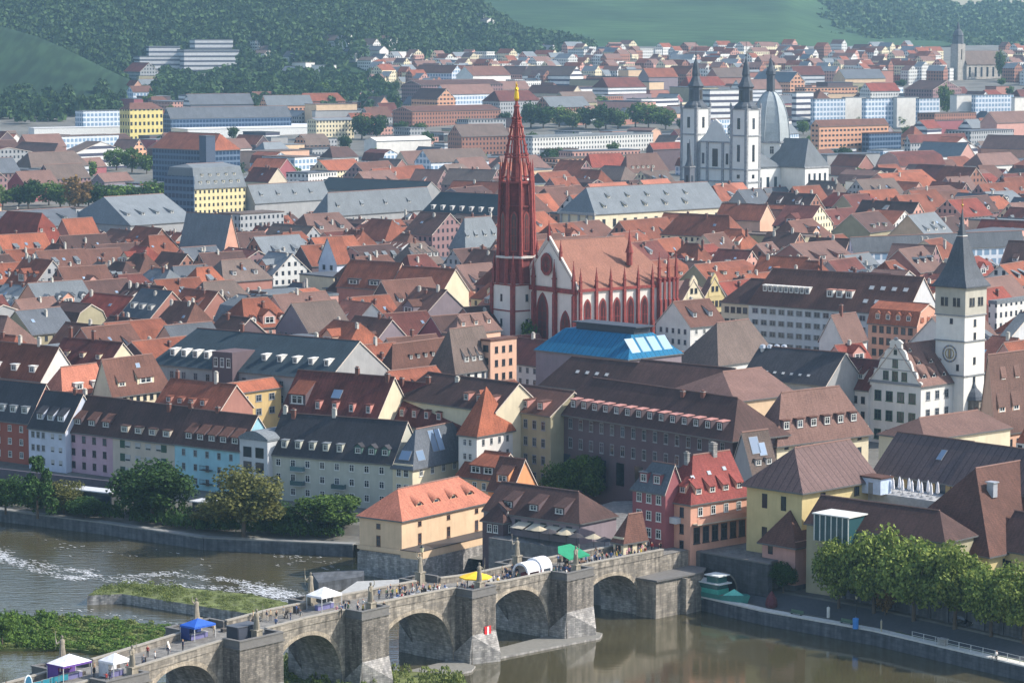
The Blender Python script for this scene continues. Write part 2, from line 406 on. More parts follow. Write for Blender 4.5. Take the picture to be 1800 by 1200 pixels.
def house(name, A, B, dep, zg, ze, rh, wall, roof, ridge='x', hl=0, hr=0, ov=.4, t=.28, ms=None, flat_top=None,
          win={}, dorm=(), chim=(), sky=(), base=None, basew=None, cornice=None, roofname='roof', wst='white', off=0.0, parapet=0):
    """A, B: world front-left and front-right wall corners (seen from the camera); dep: depth away from the camera"""
    A, B = Vector(A[:2]), Vector(B[:2]); d = B - A; L = d.length; rz = math.atan2(d.y, d.x)
    nrm = Vector((-d.y, d.x)) / L
    c = (A + B) / 2 + nrm * dep / 2
    root = empty(name, (c.x, c.y, zg), rz); H = ze - zg; hx, hy = L / 2, dep / 2
    root['_L'] = L
    # profile across the ridge
    if ridge == 'x': La, W = L, dep; P = lambda a, b, z: (a, b, z)
    else: La, W = dep, L; P = lambda a, b, z: (-b, a, z)
    hW = W / 2; ha = La / 2
    if rh > 0:
        lev = [(hW + ov, -ov * (rh / hW if not ms else .5 * ms[1] * rh / (hW * (1 - ms[0]))), True)]
        if ms: lev.append((hW * ms[0], rh * ms[1], False))
        lev.append((0 if flat_top is None else hW * flat_top, rh, False))
    wm = MB()
    corners = [(-hx, -hy), (hx, -hy), (hx, hy), (-hx, hy)]
    wm.prism(corners, 0, H, 0)
    if base:
        bh = basew or 3.0
        e = .06; wm.prism([(-hx-e, -hy-e), (hx+e, -hy-e), (hx+e, hy+e), (-hx-e, hy+e)], 0, bh, 1)
    if cornice: 
        e = .2; wm.prism([(-hx-e, -hy-e), (hx+e, -hy-e), (hx+e, hy+e), (-hx-e, hy+e)], H - .45, H - .12, 2, bot=True)
    if rh > 0:
        for s, hp_ in ((-1, hl), (1, hr)):
            if hp_ == 0:
                prof = [(-hW, 0)] + [(-b, z - t * .8) for b, z, o in lev[1:] if b > 1e-3] 
                pr = prof + [(0, lev[-1][1] - t * .8)] if lev[-1][0] < 1e-3 else prof
                pr = pr + [(-b, z) for b, z in reversed(prof)]
                if flat_top is not None and False: pass
                vs = [P(s * (ha - .005), b, H + z) for b, z in pr]
                wm.add(vs, [tuple(range(len(vs))) if s > 0 else tuple(reversed(range(len(vs))))], 0)
    walls = wm.obj('wall', [wall, base or wall, cornice or wall], root)
    if rh > 0:
        rm = MB(); vs = []; fs = []; rings = []
        for b, z, o in lev:
            fl = 0 if hl == 0 else hl * (1 - min(b, hW) / hW); fr = 0 if hr == 0 else hr * (1 - min(b, hW) / hW)
            aL = -ha + fl - ((.25 if hl == 0 else (ov if o else 0))); aR = ha - fr + ((.25 if hr == 0 else (ov if o else 0)))
            if hl and hr and aL > aR: aL = aR = (aL + aR) / 2
            k = len(vs)
            if b > 1e-3: vs += [P(aL, -b, z), P(aR, -b, z), P(aR, b, z), P(aL, b, z)]; rings.append((k, k+1, k+2, k+3))
            else: vs += [P(aL, 0, z), P(aR, 0, z)]; rings.append((k, k+1, k+1, k))
        def fc(*i):
            j = []
            for q in i:
                if q not in j: j.append(q)
            return tuple(j)
        for r0, r1 in zip(rings, rings[1:]):
            fs.append(fc(r0[0], r0[1], r1[1], r1[0])); fs.append(fc(r0[2], r0[3], r1[3], r1[2]))
            if hr > 0: fs.append(fc(r0[1], r0[2], r1[2], r1[1]))
            if hl > 0: fs.append(fc(r0[3], r0[0], r1[0], r1[3]))
        if lev[-1][0] > 1e-3: fs.append(rings[-1])
        vs = [(x, y, z + .1) for x, y, z in vs]
        solid_down(rm, vs, fs, t, 0, 1, 2)
        if lev[-1][0] < 1e-3:
            (ax, ay, az), (bx_, by_, bz) = vs[-2], vs[-1]; rm.tube((ax, ay, az + .02), (bx_, by_, bz + .02), .16, n=5, mi=3)
        ro = rm.obj(roofname, [roof, VERGE(), flat('gutter', (92, 92, 92), .5), flat('ridge tile', (128, 98, 88), .9)], root, (0, 0, H))
    else:
        rm = MB(); e = ov * .5
        if parapet:
            rm.box(-hx - .1, hx + .1, -hy - .1, -hy + .3, H, H + parapet); rm.box(-hx - .1, hx + .1, hy - .3, hy + .1, H, H + parapet)
            rm.box(-hx - .1, -hx + .3, -hy + .3, hy - .3, H, H + parapet); rm.box(hx - .3, hx + .1, -hy + .3, hy - .3, H, H + parapet)
            rm.box(-hx + .3, hx - .3, -hy + .3, hy - .3, H, H + parapet * .4)
        else: rm.box(-hx - e, hx + e, -hy - e, hy + e, H, H + .45)
        ro = rm.obj(roofname, [roof], root)
    # windows: {'front': (cols, rows, w, h, down, step, style, margin)}
    FACE = {'front': (L, 0, lambda s: (s, -hy - .01)), 'right': (dep, PI/2, lambda s: (hx + .01, s)), 'left': (dep, -PI/2, lambda s: (-hx - .01, -s)), 'back': (L, PI, lambda s: (-s, hy + .01))}
    for face, specs in win.items():
        ln, rw, pos = FACE[face]
        for sp in (specs if isinstance(specs, list) else [specs]):
            n, r, w, h, dn, st, sty, mg = (tuple(sp) + (None,) * 8)[:8]
            w = w or 1.1; h = h or 1.5; dn = dn or 1.7; st = st or 3.0; sty = sty or wst; mg = 1.0 if mg is None else mg
            m0, m1 = mg if isinstance(mg, tuple) else (mg, mg)
            for i in range(n):
                s = -ln/2 + m0 + (ln - m0 - m1) * (i + .5) / n
                x, y = pos(s)
                for j in range(r):
                    z = H - dn - st * j
                    if z - h/2 < .6: continue
                    window(root, x, y, z, w, h, rw, sty)
    tp = rh / hW if rh > 0 else 0
    # dormers: (side, n, fz, type, w, h, f0, f1, wallmat, roofmat)
    def slope_pt(side, f, fz):
        if ms:
            b1, z1 = hW * ms[0], rh * ms[1]
            if fz <= 1: bb, zz, sl = hW + (b1 - hW) * fz, z1 * fz, z1 / (hW - b1)
            else: bb, zz, sl = b1 * (2 - fz), z1 + (rh - z1) * (fz - 1), (rh - z1) / b1
            IN = (hW - bb, sl)
        else: ft = flat_top or 0; bb = hW * (1 - fz * (1 - ft)); zz = rh * fz; IN = (hW * fz * (1 - ft), tp / (1 - ft))
        inset, sl = IN
        main = ('front', 'back') if ridge == 'x' else ('left', 'right')
        if side in main:
            if side == 'front': return (-hx + L * f, -hy + inset, H + zz + .1, 0, sl)
            if side == 'right': return (hx - inset, -hy + dep * f, H + zz + .1, PI/2, sl)
            if side == 'left': return (-hx + inset, hy - dep * f, H + zz + .1, -PI/2, sl)
            return (hx - L * f, hy - inset, H + zz + .1, PI, sl)
        hp_ = {'left': hl, 'right': hr, 'front': hl, 'back': hr}[side] or 1
        ins = hp_ * inset / hW; sl = sl * hW / hp_
        if side == 'right': return (hx - ins, -hy + dep * f, H + zz + .1, PI/2, sl)
        if side == 'left': return (-hx + ins, hy - dep * f, H + zz + .1, -PI/2, sl)
        return (-hx + L * f, -hy + ins, H + zz + .1, 0, sl)
    for sp in dorm:
        side, n, fz, typ, w, h, f0, f1, dw, dr, ws = (tuple(sp) + (None,) * 11)[:11]
        f0 = .08 if f0 is None else f0; f1 = .92 if f1 is None else f1
        for i in range(n):
            f = f0 + (f1 - f0) * (i + .5) / n
            x, y, z, rw, sl = slope_pt(side, f, fz)
            dormer(root, side, x, y, z, rw, typ, w or 1.6, h or 1.5, sl, dw or wall, dr or roof, ws or wst)
    for sp in sky:
        side, f, fz, w, h = sp[:5]
        x, y, z, rw, sl = slope_pt(side, f, fz); o = skylight(root, x, y, z, rw, 0, w, h, sp[5] if len(sp) > 5 else None)
        o.rotation_mode = 'XYZ'; a = math.atan(sl)
        o.rotation_euler = (Matrix.Rotation(rw, 3, 'Z') @ Matrix.Rotation(a, 3, 'X')).to_euler()
    # chimneys: (f along, g across 0..1 from the front, height above the roof there, material)
    for sp in chim:
        f, gg, hh = sp[:3]; cm = sp[3] if len(sp) > 3 else BRICK()
        x, y = -hx + L * f, -hy + dep * gg
        b = abs(y) if ridge == 'x' else abs(x)
        zr = rh * (1 - b / hW) if rh > 0 and not ms else rh * .8
        chimney(root, x, y, H + zr, hh, cm, *(sp[4:6] if len(sp) > 5 else ()))
    root['_hx'] = hx; root['_hy'] = hy; root['_H'] = H; root['_rh'] = rh
    FOOT.append((c.x, c.y, rz, hx, hy, max(L, dep)))
    return root
FOOT = []
def BRICK(): return stonemat('chimney brick', (140, 92, 80), .25, .08, .2, .8, .3)
def VERGE(): return flat('verge mortar', (196, 184, 172), .9)
def WCH(): return flat('white render chimney', (190, 185, 175), .9)

def hp(name, p0, p1, dep, h, rise, wall, roof, z=None, zg=None, **kw):
    """p0, p1: photo pixels of the left and right ends of the front eave; h: eave height above ground; rise: pixels from eave to ridge"""
    if z is None:
        (a, za), (b, zb) = PG(*p0, h), PG(*p1, h); z = (za + zb) / 2
    A, B = U(*p0, z), U(*p1, z); mid = (A + B) / 2
    if zg is None:
        d = (B - A).normalized(); nn = Vector((-d.y, d.x)) * dep
        zg = min(g(q.x, q.y) for q in (A, B, A + nn, B + nn)) - .6
    k1 = FPX / mid.y; k2 = FPX * (HC - z) / mid.y ** 2
    d = (B - A).normalized(); off = dep / 2 * d.x if kw.get('ridge', 'x') == 'x' else 0
    rh = max(0.01, (rise - off * k2) / k1) if rise else 0
    return house(name, A, B, dep, zg, z, rh, wall, roof, **kw)

def hq(name, cor, xl, xr, h, rise, wall, roof, ang=-40, dep=None, z=None, rhm=None, **kw):
    """cor: photo pixel of the near eave corner (right end of the front); xl: pixel column of the front's left end; xr: of the right side's far end (or dep in metres)"""
    if z is None: p, z = PG(*cor, h)
    B = U(*cor, z); a = math.radians(ang); dx, dy = math.cos(a), math.sin(a); nx, ny = -dy, dx
    def solve(px, ex, ey):
        return ((px - 900) * (B.y * CT - (z - HC) * ST) - FPX * B.x) / (FPX * ex - (px - 900) * ey * CT)
    L = -solve(xl, dx, dy)
    if dep is None: dep = solve(xr, nx, ny)
    A = B - Vector((dx, dy)) * L
    zg = kw.pop('zg', None)
    if zg is None:
        nn = Vector((nx, ny)) * dep; zg = min(g(q.x, q.y) for q in (A, B, A + nn, B + nn)) - .6
    mid = (A + B) / 2
    k1 = FPX / mid.y; k2 = FPX * (HC - z) / mid.y ** 2
    off = dep / 2 * ny if kw.get('ridge', 'x') == 'x' else kw.get('hl', 0) * ny
    rh = rhm if rhm is not None else (max(0.01, (rise - off * k2) / k1) if rise else 0)
    if VERB: print('HQ %-22s d=%.0f L=%.1f dep=%.1f z=%.1f zg=%.1f rh=%.1f' % (name, B.y, L, dep, z, zg, rh))
    r = house(name, A, B, dep, zg, z, rh, wall, roof, **kw)
    r['_px'] = (xl + (xr or cor[0])) / 2; r['_py'] = cor[1]
    return r
VERB = False
# ================================================================ palette
R_ = {k: roofmat('roof ' + k, c, kd, patch=pt) for k, c, kd, pt in (
    ('brown', (104, 72, 62), 'tile', .25), ('pinkbrown', (119, 92, 84), 'tile', .18), ('darkbrown', (82, 60, 56), 'tile', .28),
    ('rust', (132, 77, 58), 'tile', .32), ('orange', (156, 92, 68), 'tile', .28), ('salmon', (182, 116, 94), 'tile', .2),
    ('red', (132, 64, 52), 'tile', .32), ('maroon', (102, 56, 50), 'tile', .36), ('slate', (88, 93, 100), 'slate', .18),
    ('charcoal', (62, 61, 66), 'slate', .24), ('lightgrey', (112, 118, 123), 'slate', .14), ('teal', (51, 64, 72), 'slate', .18),
    ('seam', (107, 86, 83), 'seam', .14), ('darkseam', (84, 71, 72), 'seam', .17), ('blue', (18, 100, 138), 'seam', .14), ('taupe', (109, 95, 88), 'tile', .2), ('crimson', (148, 74, 68), 'tile', .24))}
W_ = {k: wallmat('wall ' + k, c) for k, c in (
    ('white', (212, 209, 203)), ('cream', (212, 200, 172)), ('tan', (208, 180, 148)), ('yellow', (200, 182, 134)), ('grey', (152, 152, 152)), ('lightgrey', (186, 188, 190)),
    ('redbrown', (152, 88, 74)), ('paleblue', (190, 196, 210)), ('mauve', (186, 156, 168)), ('sage', (188, 176, 162)), ('skyblue', (148, 190, 202)), ('slategrey', (176, 176, 164)),
    ('ochre', (188, 162, 114)), ('olive', (160, 152, 126)), ('darkbrown', (96, 82, 86)), ('pink', (196, 150, 138)), ('maroon', (150, 90, 94)), ('peach', (210, 170, 146)), ('coral', (204, 154, 132)),
    ('beige', (194, 182, 162)), ('purplegrey', (134, 122, 128)), ('brick', (160, 114, 102)))}
ST_ = {'bridge': stonemat('bridge stone', (158, 150, 138), .95, .42, .3, .68, .5), 'dark': stonemat('dark rubble stone', (164, 161, 157), .7, .36, .38, .6, .35),
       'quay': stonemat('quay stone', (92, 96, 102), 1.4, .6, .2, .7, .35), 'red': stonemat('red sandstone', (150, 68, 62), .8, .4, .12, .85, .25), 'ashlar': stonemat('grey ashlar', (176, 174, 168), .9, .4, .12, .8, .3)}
AN = -37
# ================================================================ river front, from the left
GR = 'houses in the river front row'
r = hq('terraced_house', (50, 741), -75, None, 9.8, 66, W_['redbrown'], R_['charcoal'], AN, 11, win={'front': (6, 3, 1.15, 1.4, 1.9, 2.95, 'white', .5)}, dorm=[('front', 6, .18, 'flat', 1.9, 1.5, .02, .98, W_['lightgrey'], R_['lightgrey'])], chim=[(.3, .55, 1.2, WCH())])
tag(r, 'red brown river front house with white framed windows and charcoal roof', 'house', GR)
r = hq('terraced_house', (115, 756), 50, None, 9.6, 64, W_['paleblue'], R_['charcoal'], AN, 11, win={'front': [(3, 3, 1.0, 1.35, 1.7, 2.9, 'grey', (.6, 6.2)), (2, 3, 1.0, 1.2, 1.7, 2.9, 'blind', (6.4, .4))]}, dorm=[('front', 3, .2, 'shed', 2.0, 1.4)], chim=[(.8, .5, 1.0)])
tag(r, 'pale blue house in the river front row beside the red brown one', 'house', GR)
r = hq('terraced_house', (198, 764), 115, None, 9.4, 62, W_['mauve'], R_['darkbrown'], AN, 11, win={'front': (4, 3, 1.05, 1.5, 1.8, 2.9, 'dark', .9)}, dorm=[('front', 3, .16, 'shed', 2.3, 1.4, .05, .95, W_['darkbrown'], R_['brown'])], chim=[(.05, .5, 1.2, WCH())])
tag(r, 'mauve house in the river front row with three shed dormers', 'house', GR)
r = hq('terraced_house', (307, 777), 198, None, 9.6, 62, W_['sage'], R_['darkbrown'], AN, 11, win={'front': [(1, 3, 1.5, 1.7, 1.7, 2.9, 'shut', (.6, 13.2)), (4, 3, 1.6, 1.4, 1.7, 2.9, 'blind', (3, 3.2)), (1, 3, 1.6, 1.6, 1.7, 2.9, 'shut', (13.0, .8))]}, dorm=[('front', 4, .1, 'flat', 2.1, 1.4, .05, .95)], chim=[(.68, .42, 1.5), (.98, .5, 1.0)])
tag(r, 'grey green house in the river front row with green shutters', 'house', GR)
r = hq('terraced_house', (422, 790), 307, None, 9.8, 60, W_['skyblue'], R_['darkbrown'], AN, 11, win={'front': (5, 3, .95, 1.4, 1.9, 3.0, 'grey', .9)}, dorm=[('front', 5, .12, 'shed', 2.2, 1.5, .1, .98, W_['darkbrown'], R_['brown'])], chim=[(.4, .5, .9)])
tag(r, 'sky blue house in the river front row with five shed dormers', 'house', GR)
for j in range(2):                     # little balconies
    m = MB(); m.box(-1.4, 1.4, -1.2, 0, 0, .15); 
    for k in range(8): m.box(-1.4 + k*.39, -1.35 + k*.39, -1.2, -1.15, .15, 1.0)
    m.box(-1.4, 1.4, -1.22, -1.14, 1.0, 1.08); m.obj('balcony', frmat('dark'), r, (.2, -r['_hy'] - .02, 5.2 - 3*j))
r = hq('stair_house', (470, 776), 421, None, 11.5, 0, W_['lightgrey'], R_['lightgrey'], AN, 9, z=17.2, win={'front': (2, 4, 2.3, 2.2, 2.6, 3.1, 'hole', .5)})
m = MB(); n = 10; hx = r['_hx'] + .2; hy = r['_hy'] + .2
pts = [(-hx + 2*hx*k/n, 1.5 * math.sin(PI*k/n)) for k in range(n + 1)]
m.add([(x, -hy, z) for x, z in pts] + [(x, hy, z) for x, z in pts], [(k, k+1, n+2+k, n+1+k) for k in range(n)] + [tuple(range(n+1)), tuple(reversed(range(n+1, 2*n+2)))])
m.obj('barrel_roof', R_['lightgrey'], r, (0, 0, r['_H'] + .45)); tag(r, 'light grey stair house with large dark panes and a barrel roof by the river', 'house', GR)
r = hq('apartment_block', (690, 812), 471, None, 10, 72, W_['slategrey'], R_['charcoal'], -28, 12, win={'front': [(8, 3, 1.25, 1.5, 1.9, 3.0, 'white', .8)]},
       dorm=[('front', 5, .12, 'flat', 1.3, 1.6, .06, .62, W_['slategrey'], R_['lightgrey']), ('front', 3, .12, 'gable', 1.7, 1.5, .66, .98, flat('green dormer', (70, 100, 95)), R_['charcoal'])], chim=[(.1, .45, 1.6), (.42, .5, 1.5, WCH()), (.02, .5, 1.3, WCH())])
tag(r, 'grey apartment block with white framed windows and charcoal dormered roof behind the riverside trees', 'apartment block')
for sx, zz in ((-1.5, 7.2), (-1.5, 4.2), (8.5, 4.2)):
    m = MB(); m.box(-1.5, 1.5, -1.1, 0, -.1, .05); m.box(-1.5, 1.5, -1.14, -1.06, .05, 1.0, 1); m.box(-1.5, -1.42, -1.1, 0, .05, 1.0, 1); m.box(1.42, 1.5, -1.1, 0, .05, 1.0, 1)
    m.obj('balcony', [W_['lightgrey'], glassmat('balcony glass', (90, 120, 125))], r, (sx - 6, -r['_hy'] - .02, zz))
r = hq('corner_house', (725, 817), 690, 832, 10, 62, W_['cream'], R_['slate'], -34, z=14.6, ridge='y', hl=4.6, hr=4, win={'front': (2, 3, 1.25, 1.5, 1.9, 3.0, 'white', .7), 'right': (5, 3, 1.2, 1.5, 1.9, 3.0, 'white', 1)},
       sky=[('front', .5, .22, 2.6, 2.2), ('right', .16, .2, 2.6, 2.2), ('right', .42, .55, 2.0, 4.6), ('right', .52, .55, 2.0, 4.6)])
tag(r, 'cream corner house with blue skylights set in its slate hipped roof', 'house')
# dark sheds and brown roofs between the corner house and the mill
r = hq('old_house', (806, 800), 745, 850, 8.5, 42, W_['grey'], R_['charcoal'], -38, ridge='x', hr=3, z=13.2, dorm=[('front', 2, .12, 'shed', 2.0, 1.4)], win={'right': (3, 2)})
tag(r, 'small dark slate roofed house below the red pyramid roof', 'house')
r = hq('old_house', (866, 842), 803, 925, 6, 46, W_['tan'], R_['rust'], -38, ridge='x', z=12.2, dorm=[('front', 2, .12, 'shed', 3.2, 1.7, .3, 1, W_['darkbrown'], R_['rust'])], win={'front': (3, 2), 'right': (2, 1)})
tag(r, 'low rust brown roof with broad dormers behind the mill', 'house')
r = hq('old_house', (900, 862), 858, 944, 6.5, 56, wallmat('wall orange', (214, 150, 106)), R_['brown'], -38, ridge='x', z=12.2, dorm=[('front', 1, .2, 'shed', 3, 1.6)], win={'front': (2, 1)})
tag(r, 'house with a plain orange gable wall behind the mill', 'house')
# red pyramid house
r = hq('tower_house', (838, 763), 806, 903, 12, 84, W_['white'], R_['orange'], -38, z=20.5, hl=4.5, hr=4.5, win={'right': (4, 3, .8, 1.3, 1.9, 2.9, 'grey', .8), 'front': (2, 2, .9, 1.4, 1.9, 2.9)}, dorm=[('right', 1, .3, 'eye', 3.4, 1.5, .3, .8)])
tag(r, 'white house with a steep orange pyramid roof', 'house')
# ================================================================ mill on the river
r = hq('old_mill', (706, 912), 632, 867, 10, 49, W_['tan'], R_['salmon'], -36, z=11.6, zg=-.6, ridge='y', hl=5.2, hr=4.6, ov=.5, base=ST_['dark'], basew=5.4,
       win={'front': [(1, 1, .95, 1.0, 1.9, 3, 'brown', (3, 4)), (1, 1, .95, 2.1, 4.7, 3, 'brown', (3, 4))], 'right': [(3, 1, 1.0, .9, 1.6, 3, 'brown', (1, 1)), (3, 1, 1.0, 2.0, 4.4, 3, 'brown', (1, 1))]}, dorm=[('right', 4, .3, 'eye', 2.4, .75, .16, .9)])
tag(r, 'tan old mill with a salmon hipped roof standing on a stone base in the river', 'mill'); MILL = r
hx, hy = r['_hx'], r['_hy']
m = MB(); m.box(-hx - .3, hx + 4.2, -hy - .35, hy - .5, 0, 5.0, 0); m.box(hx + .02, hx + 4.25, -hy - .4, hy - .5, 5.0, 6.4, 1); m.box(-hx - .32, hx + 4.3, -hy - .42, -hy - .07, 5.6, 6.4, 1)
m.box(hx + .02, hx + 4.35, -hy - .5, hy - .5, 6.4, 6.55, 2)
m.obj('terrace', [ST_['dark'], W_['tan'], frmat('dark')], r)
# ================================================================ bridge head
r = hq('restaurant', (1018, 918), 850, 1110, 6, 50, W_['purplegrey'], R_['darkbrown'], -40, z=13.4, dep=11, hr=4.5, win={'front': (7, 1, 1.4, 1.9, 1.9, 3, 'dark', .8)}, dorm=[('front', 3, .15, 'shed', 2.4, 1.3, .1, .9, W_['darkbrown'], R_['darkbrown'])])
tag(r, 'low dark brown roofed restaurant at the bridge head behind the green stall', 'restaurant')
hx, hy = r['_hx'], r['_hy']
for k in range(4):
    m = MB(); m.slab([(-1.5, -2.6, 2.3), (1.5, -2.6, 2.3), (1.5, 0, 3.1), (-1.5, 0, 3.1)], .06, (0, -.3, 1)); m.obj('awning', flat('awning cloth', (178, 168, 150), .9), r, (hx - 2 - 3.6*k, -hy - .03, r['_H'] - 4.4))
r = hq('old_house', (884, 915), 848, 936, 5, 34, W_['darkbrown'], R_['darkbrown'], -40, z=12.2, ridge='y', hl=3, dorm=[('right', 2, .15, 'shed', 2.0, 1.2)], win={'front': (2, 1), 'right': (3, 1)})
tag(r, 'low dark roofed house squeezed between the mill and the restaurant', 'house')
r = hq('bridge_pavilion', (1096, 945), 1078, 1136, 4.5, 40, W_['cream'], R_['brown'], -48, z=12.9, ridge='y', hl=2.4, hr=0, win={'front': (1, 1, 1.3, 2.2, 1.8, 3, 'brown', .3), 'right': [(2, 1, 1.1, 2.2, 1.8, 3, 'brown', .5)]})
tag(r, 'small cream pavilion with a sagging brown roof at the bridge head', 'pavilion')
r = hq('town_house', (1170, 862), 1112, 1200, 12, 46, W_['maroon'], R_['slate'], -48, z=20.2, hl=3, win={'front': [(3, 3, 1.3, 1.7, 1.9, 3.1, 'white', .5)]}, dorm=[('front', 2, .15, 'flat', 2.0, 1.8, .1, .9)])
tag(r, 'maroon town house with white windows next to the red roofed house', 'house')
r = hq('town_house', (1214, 882), 1146, 1315, 11, 78, W_['coral'], R_['crimson'], -48, z=18.4, ridge='y', hl=5.5, win={'front': [(3, 3, 1.0, 1.8, 2.1, 3.0, 'dark', .8)], 'right': [(4, 1, 1.2, 1.6, 2.0, 3, 'white', .8), (6, 1, 1.6, 2.9, 6.2, 3, 'dark', .4)]},
       dorm=[('right', 4, .12, 'shed', 1.7, 1.3, .06, 1.0), ('front', 2, .15, 'shed', 1.6, 1.3)], sky=[('right', .2, .5, .9, .8), ('right', .5, .55, .9, .8), ('right', .78, .6, .9, .8)], chim=[(.45, .3, 1.2, ST_['dark']), (.5, .72, 1.6, ST_['dark'], 1.2, 1.0)])
tag(r, 'coral house with a bright red steep roof at the end of the bridge', 'house')
hx, hy = r['_hx'], r['_hy']
m = MB(); m.box(hx, hx + 1.3, -hy + .5, hy - .5, r['_H'] - 4.2, r['_H'] - 4.0); m.box(hx + 1.22, hx + 1.3, -hy + .5, hy - .5, r['_H'] - 4.0, r['_H'] - 3.1, 1); m.obj('balcony', [W_['beige'], W_['coral']], r)
m = MB(); m.box(-2, 2, -1.2, 0, 0, 1.1); m.obj('balcony', W_['lightgrey'], r, (.5, -hy - .02, r['_H'] - 4.2))
# ================================================================ brown roofed complex on the right bank
G2 = 'wings of the brown roofed courtyard block'
r = hq('courtyard_wing', (1410, 858), 1313, 1541, 18, 65, W_['yellow'], R_['seam'], -45, z=22, ridge='y', hl=5.5, ov=.9, win={'front': [(2, 2, 1.2, 2.6, 3.2, 6, 'hole', 2)], 'right': [(2, 1, 1.4, 1.6, 2.2, 3, 'dark', 1)]})
tag(r, 'yellow walled wing with a pinkish standing seam hipped roof above the bridge end', 'building', G2)
r = hq('courtyard_wing', (1670, 843), 1538, None, 12, 62, W_['ochre'], R_['darkseam'], -48, z=22, dep=13, ov=.8, rhm=6.2, sky=[('front', .72, .55, 1.3, 2.4)], win={'front': [(5, 1, 2.4, 2.6, 2.0, 3, 'hole', .6)]})
tag(r, 'rear courtyard wing with a wide dark seam roof and one skylight', 'building', G2)
r = hq('courtyard_wing', (1860, 872), 1672, None, 12, 62, W_['ochre'], R_['darkseam'], -48, z=22, dep=13, ov=.8, rhm=6.2)
tag(r, 'dark roofed wing at the right edge of the photograph behind the courtyard', 'building', G2)
r = hq('courtyard_wing', (1626, 772), 1545, 1776, 16, 32, W_['cream'], R_['pinkbrown'], -48, z=25, ridge='y', hl=5, hr=3)
tag(r, 'sunlit plain pinkish roof below the white tower, behind the courtyard', 'building', G2)
r = hq('courtyard_wing', (1660, 948), 1418, None, 12, 46, W_['olive'], R_['darkbrown'], -42, z=17, dep=9, ov=.6, hr=4)
tag(r, 'front courtyard wing with a dark roof and a glass bay', 'building', G2)
m = MB(); m.box(-3.6, 3.6, -2.6, 3, 0, 4.6, 1); m.box(-3.9, 3.9, -2.9, 3, 4.6, 4.8, 0)
for k in range(7): m.box(-3.66 + k*1.19, -3.46 + k*1.19, -2.7, -2.6, 0, 4.6, 0)
m.obj('glass_bay', [frmat('white'), glassmat('bay glass', (50, 86, 92), .08, .2)], r, (-r['_hx'] + 7.4, -r['_hy'] - .4, r['_H'] - 2.6))
r = hq('courtyard_wing', (1738, 967), 1572, 1880, 12, 135, W_['yellow'], R_['brown'], -46, z=14.5, ridge='y', hl=9.5, ov=.9, win={'right': (3, 1, 1.2, 2.2, 3, 3, 'hole', 1)})
tag(r, 'tall dark hipped roof rising above the plane trees on the right bank', 'building', G2)
m = MB(); m.box(-.7, .7, -.6, .6, -1.2, 1.3); m.box(-.9, .9, -.8, .8, 1.3, 1.5); m.obj('vent', flat('vent metal', (175, 180, 188), .4, .3), r, (3.6, -2.2, r['_H'] + r['_rh'] * .72))
r = hq('courtyard_wing', (1900, 985), 1748, None, 10, 66, W_['yellow'], R_['darkbrown'], -46, z=14.2, dep=12, win={'front': (4, 1, 1.2, 2.2, 3, 3, 'hole', 1)})
tag(r, 'dark roof with yellow wall at the lower right edge beyond the plane trees', 'building', G2)
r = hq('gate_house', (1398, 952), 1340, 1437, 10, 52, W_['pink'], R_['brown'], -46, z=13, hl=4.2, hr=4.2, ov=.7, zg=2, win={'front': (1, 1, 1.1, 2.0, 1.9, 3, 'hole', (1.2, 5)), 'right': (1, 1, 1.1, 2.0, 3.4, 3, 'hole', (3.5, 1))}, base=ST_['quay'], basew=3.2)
tag(r, 'small pink tower house with a brown pyramid roof on the quay', 'house')
# courtyard terrace with kiosk
a = U(1575, 862, 19.3)
m = MB(); m.box(-12, 12, -5.5, 5.5, -12, 0); o = m.obj('roof_terrace', [flat('terrace paving', (165, 165, 165))], None, (a.x + 1, a.y + .5, 19.3), math.radians(-46)); tag(o, 'paved roof terrace enclosed by the brown roofed wings', 'terrace')
a = U(1540, 866, 19.3); e = empty('kiosk', (a.x, a.y, 19.32), math.radians(-45)); m = MB(); m.box(-2.2, 2.2, -1.6, 1.6, 0, 2.9); m.obj('wall', flat('kiosk wall', (185, 200, 222)), e); m = MB(); m.box(-2.5, 2.5, -1.9, 1.9, 2.9, 3.15); m.obj('roof', R_['brown'], e)
m = MB(); m.box(-.5, .5, -.06, 0, 0, 2.1); m.obj('door', frmat('grey'), e, (0, -1.6, 0)); tag(e, 'pale blue kiosk on the roof terrace', 'kiosk')
# ================================================================ town hall group
r = hq('gabled_house', (1619, 677), 1529, 1692, 14, 66, W_['white'], R_['pinkbrown'], -45, ridge='y', win={'front': [(4, 3, 1.9, 2.3, 3.2, 4.4, 'green', .8)], 'right': [(4, 3, 1.5, 2.0, 2.6, 4.0, 'grey', .9)]}, dorm=[('right', 4, .14, 'eye', 2.0, 1.0, .04, .98), ('right', 3, .48, 'eye', 1.8, .9, .1, .95), ('right', 1, .8, 'eye', 1.6, .9, .02, .4)])
tag(r, 'white house with a scrolled gable in front of the tall tower', 'house')
hx, hy, H, rh = r['_hx'], r['_hy'], r['_H'], r['_rh']
m = MB(); half = [(1.02, 0), (1.02, .06), (.86, .1), (.84, .26), (.8, .32), (.68, .36), (.62, .52), (.56, .6), (.46, .64), (.4, .8), (.34, .88), (.24, .9), (.22, 1.04), (.26, 1.07), (.2, 1.12), (.1, 1.16)]
out = [(x * hx, -hy - .08, z * rh) for x, z in half]; pts = out + [(-x, y, z) for x, y, z in reversed(out)]
m.slab(pts, .6, (0, -1, 0), 0)
for z in (0, .33, .62, .9):
    w = interp([(0, 1.04), (.33, .84), (.62, .56), (.9, .3)], z) * hx; m.box(-w, w, -hy - .16, -hy - .08, z * rh, z * rh + .22, 1)
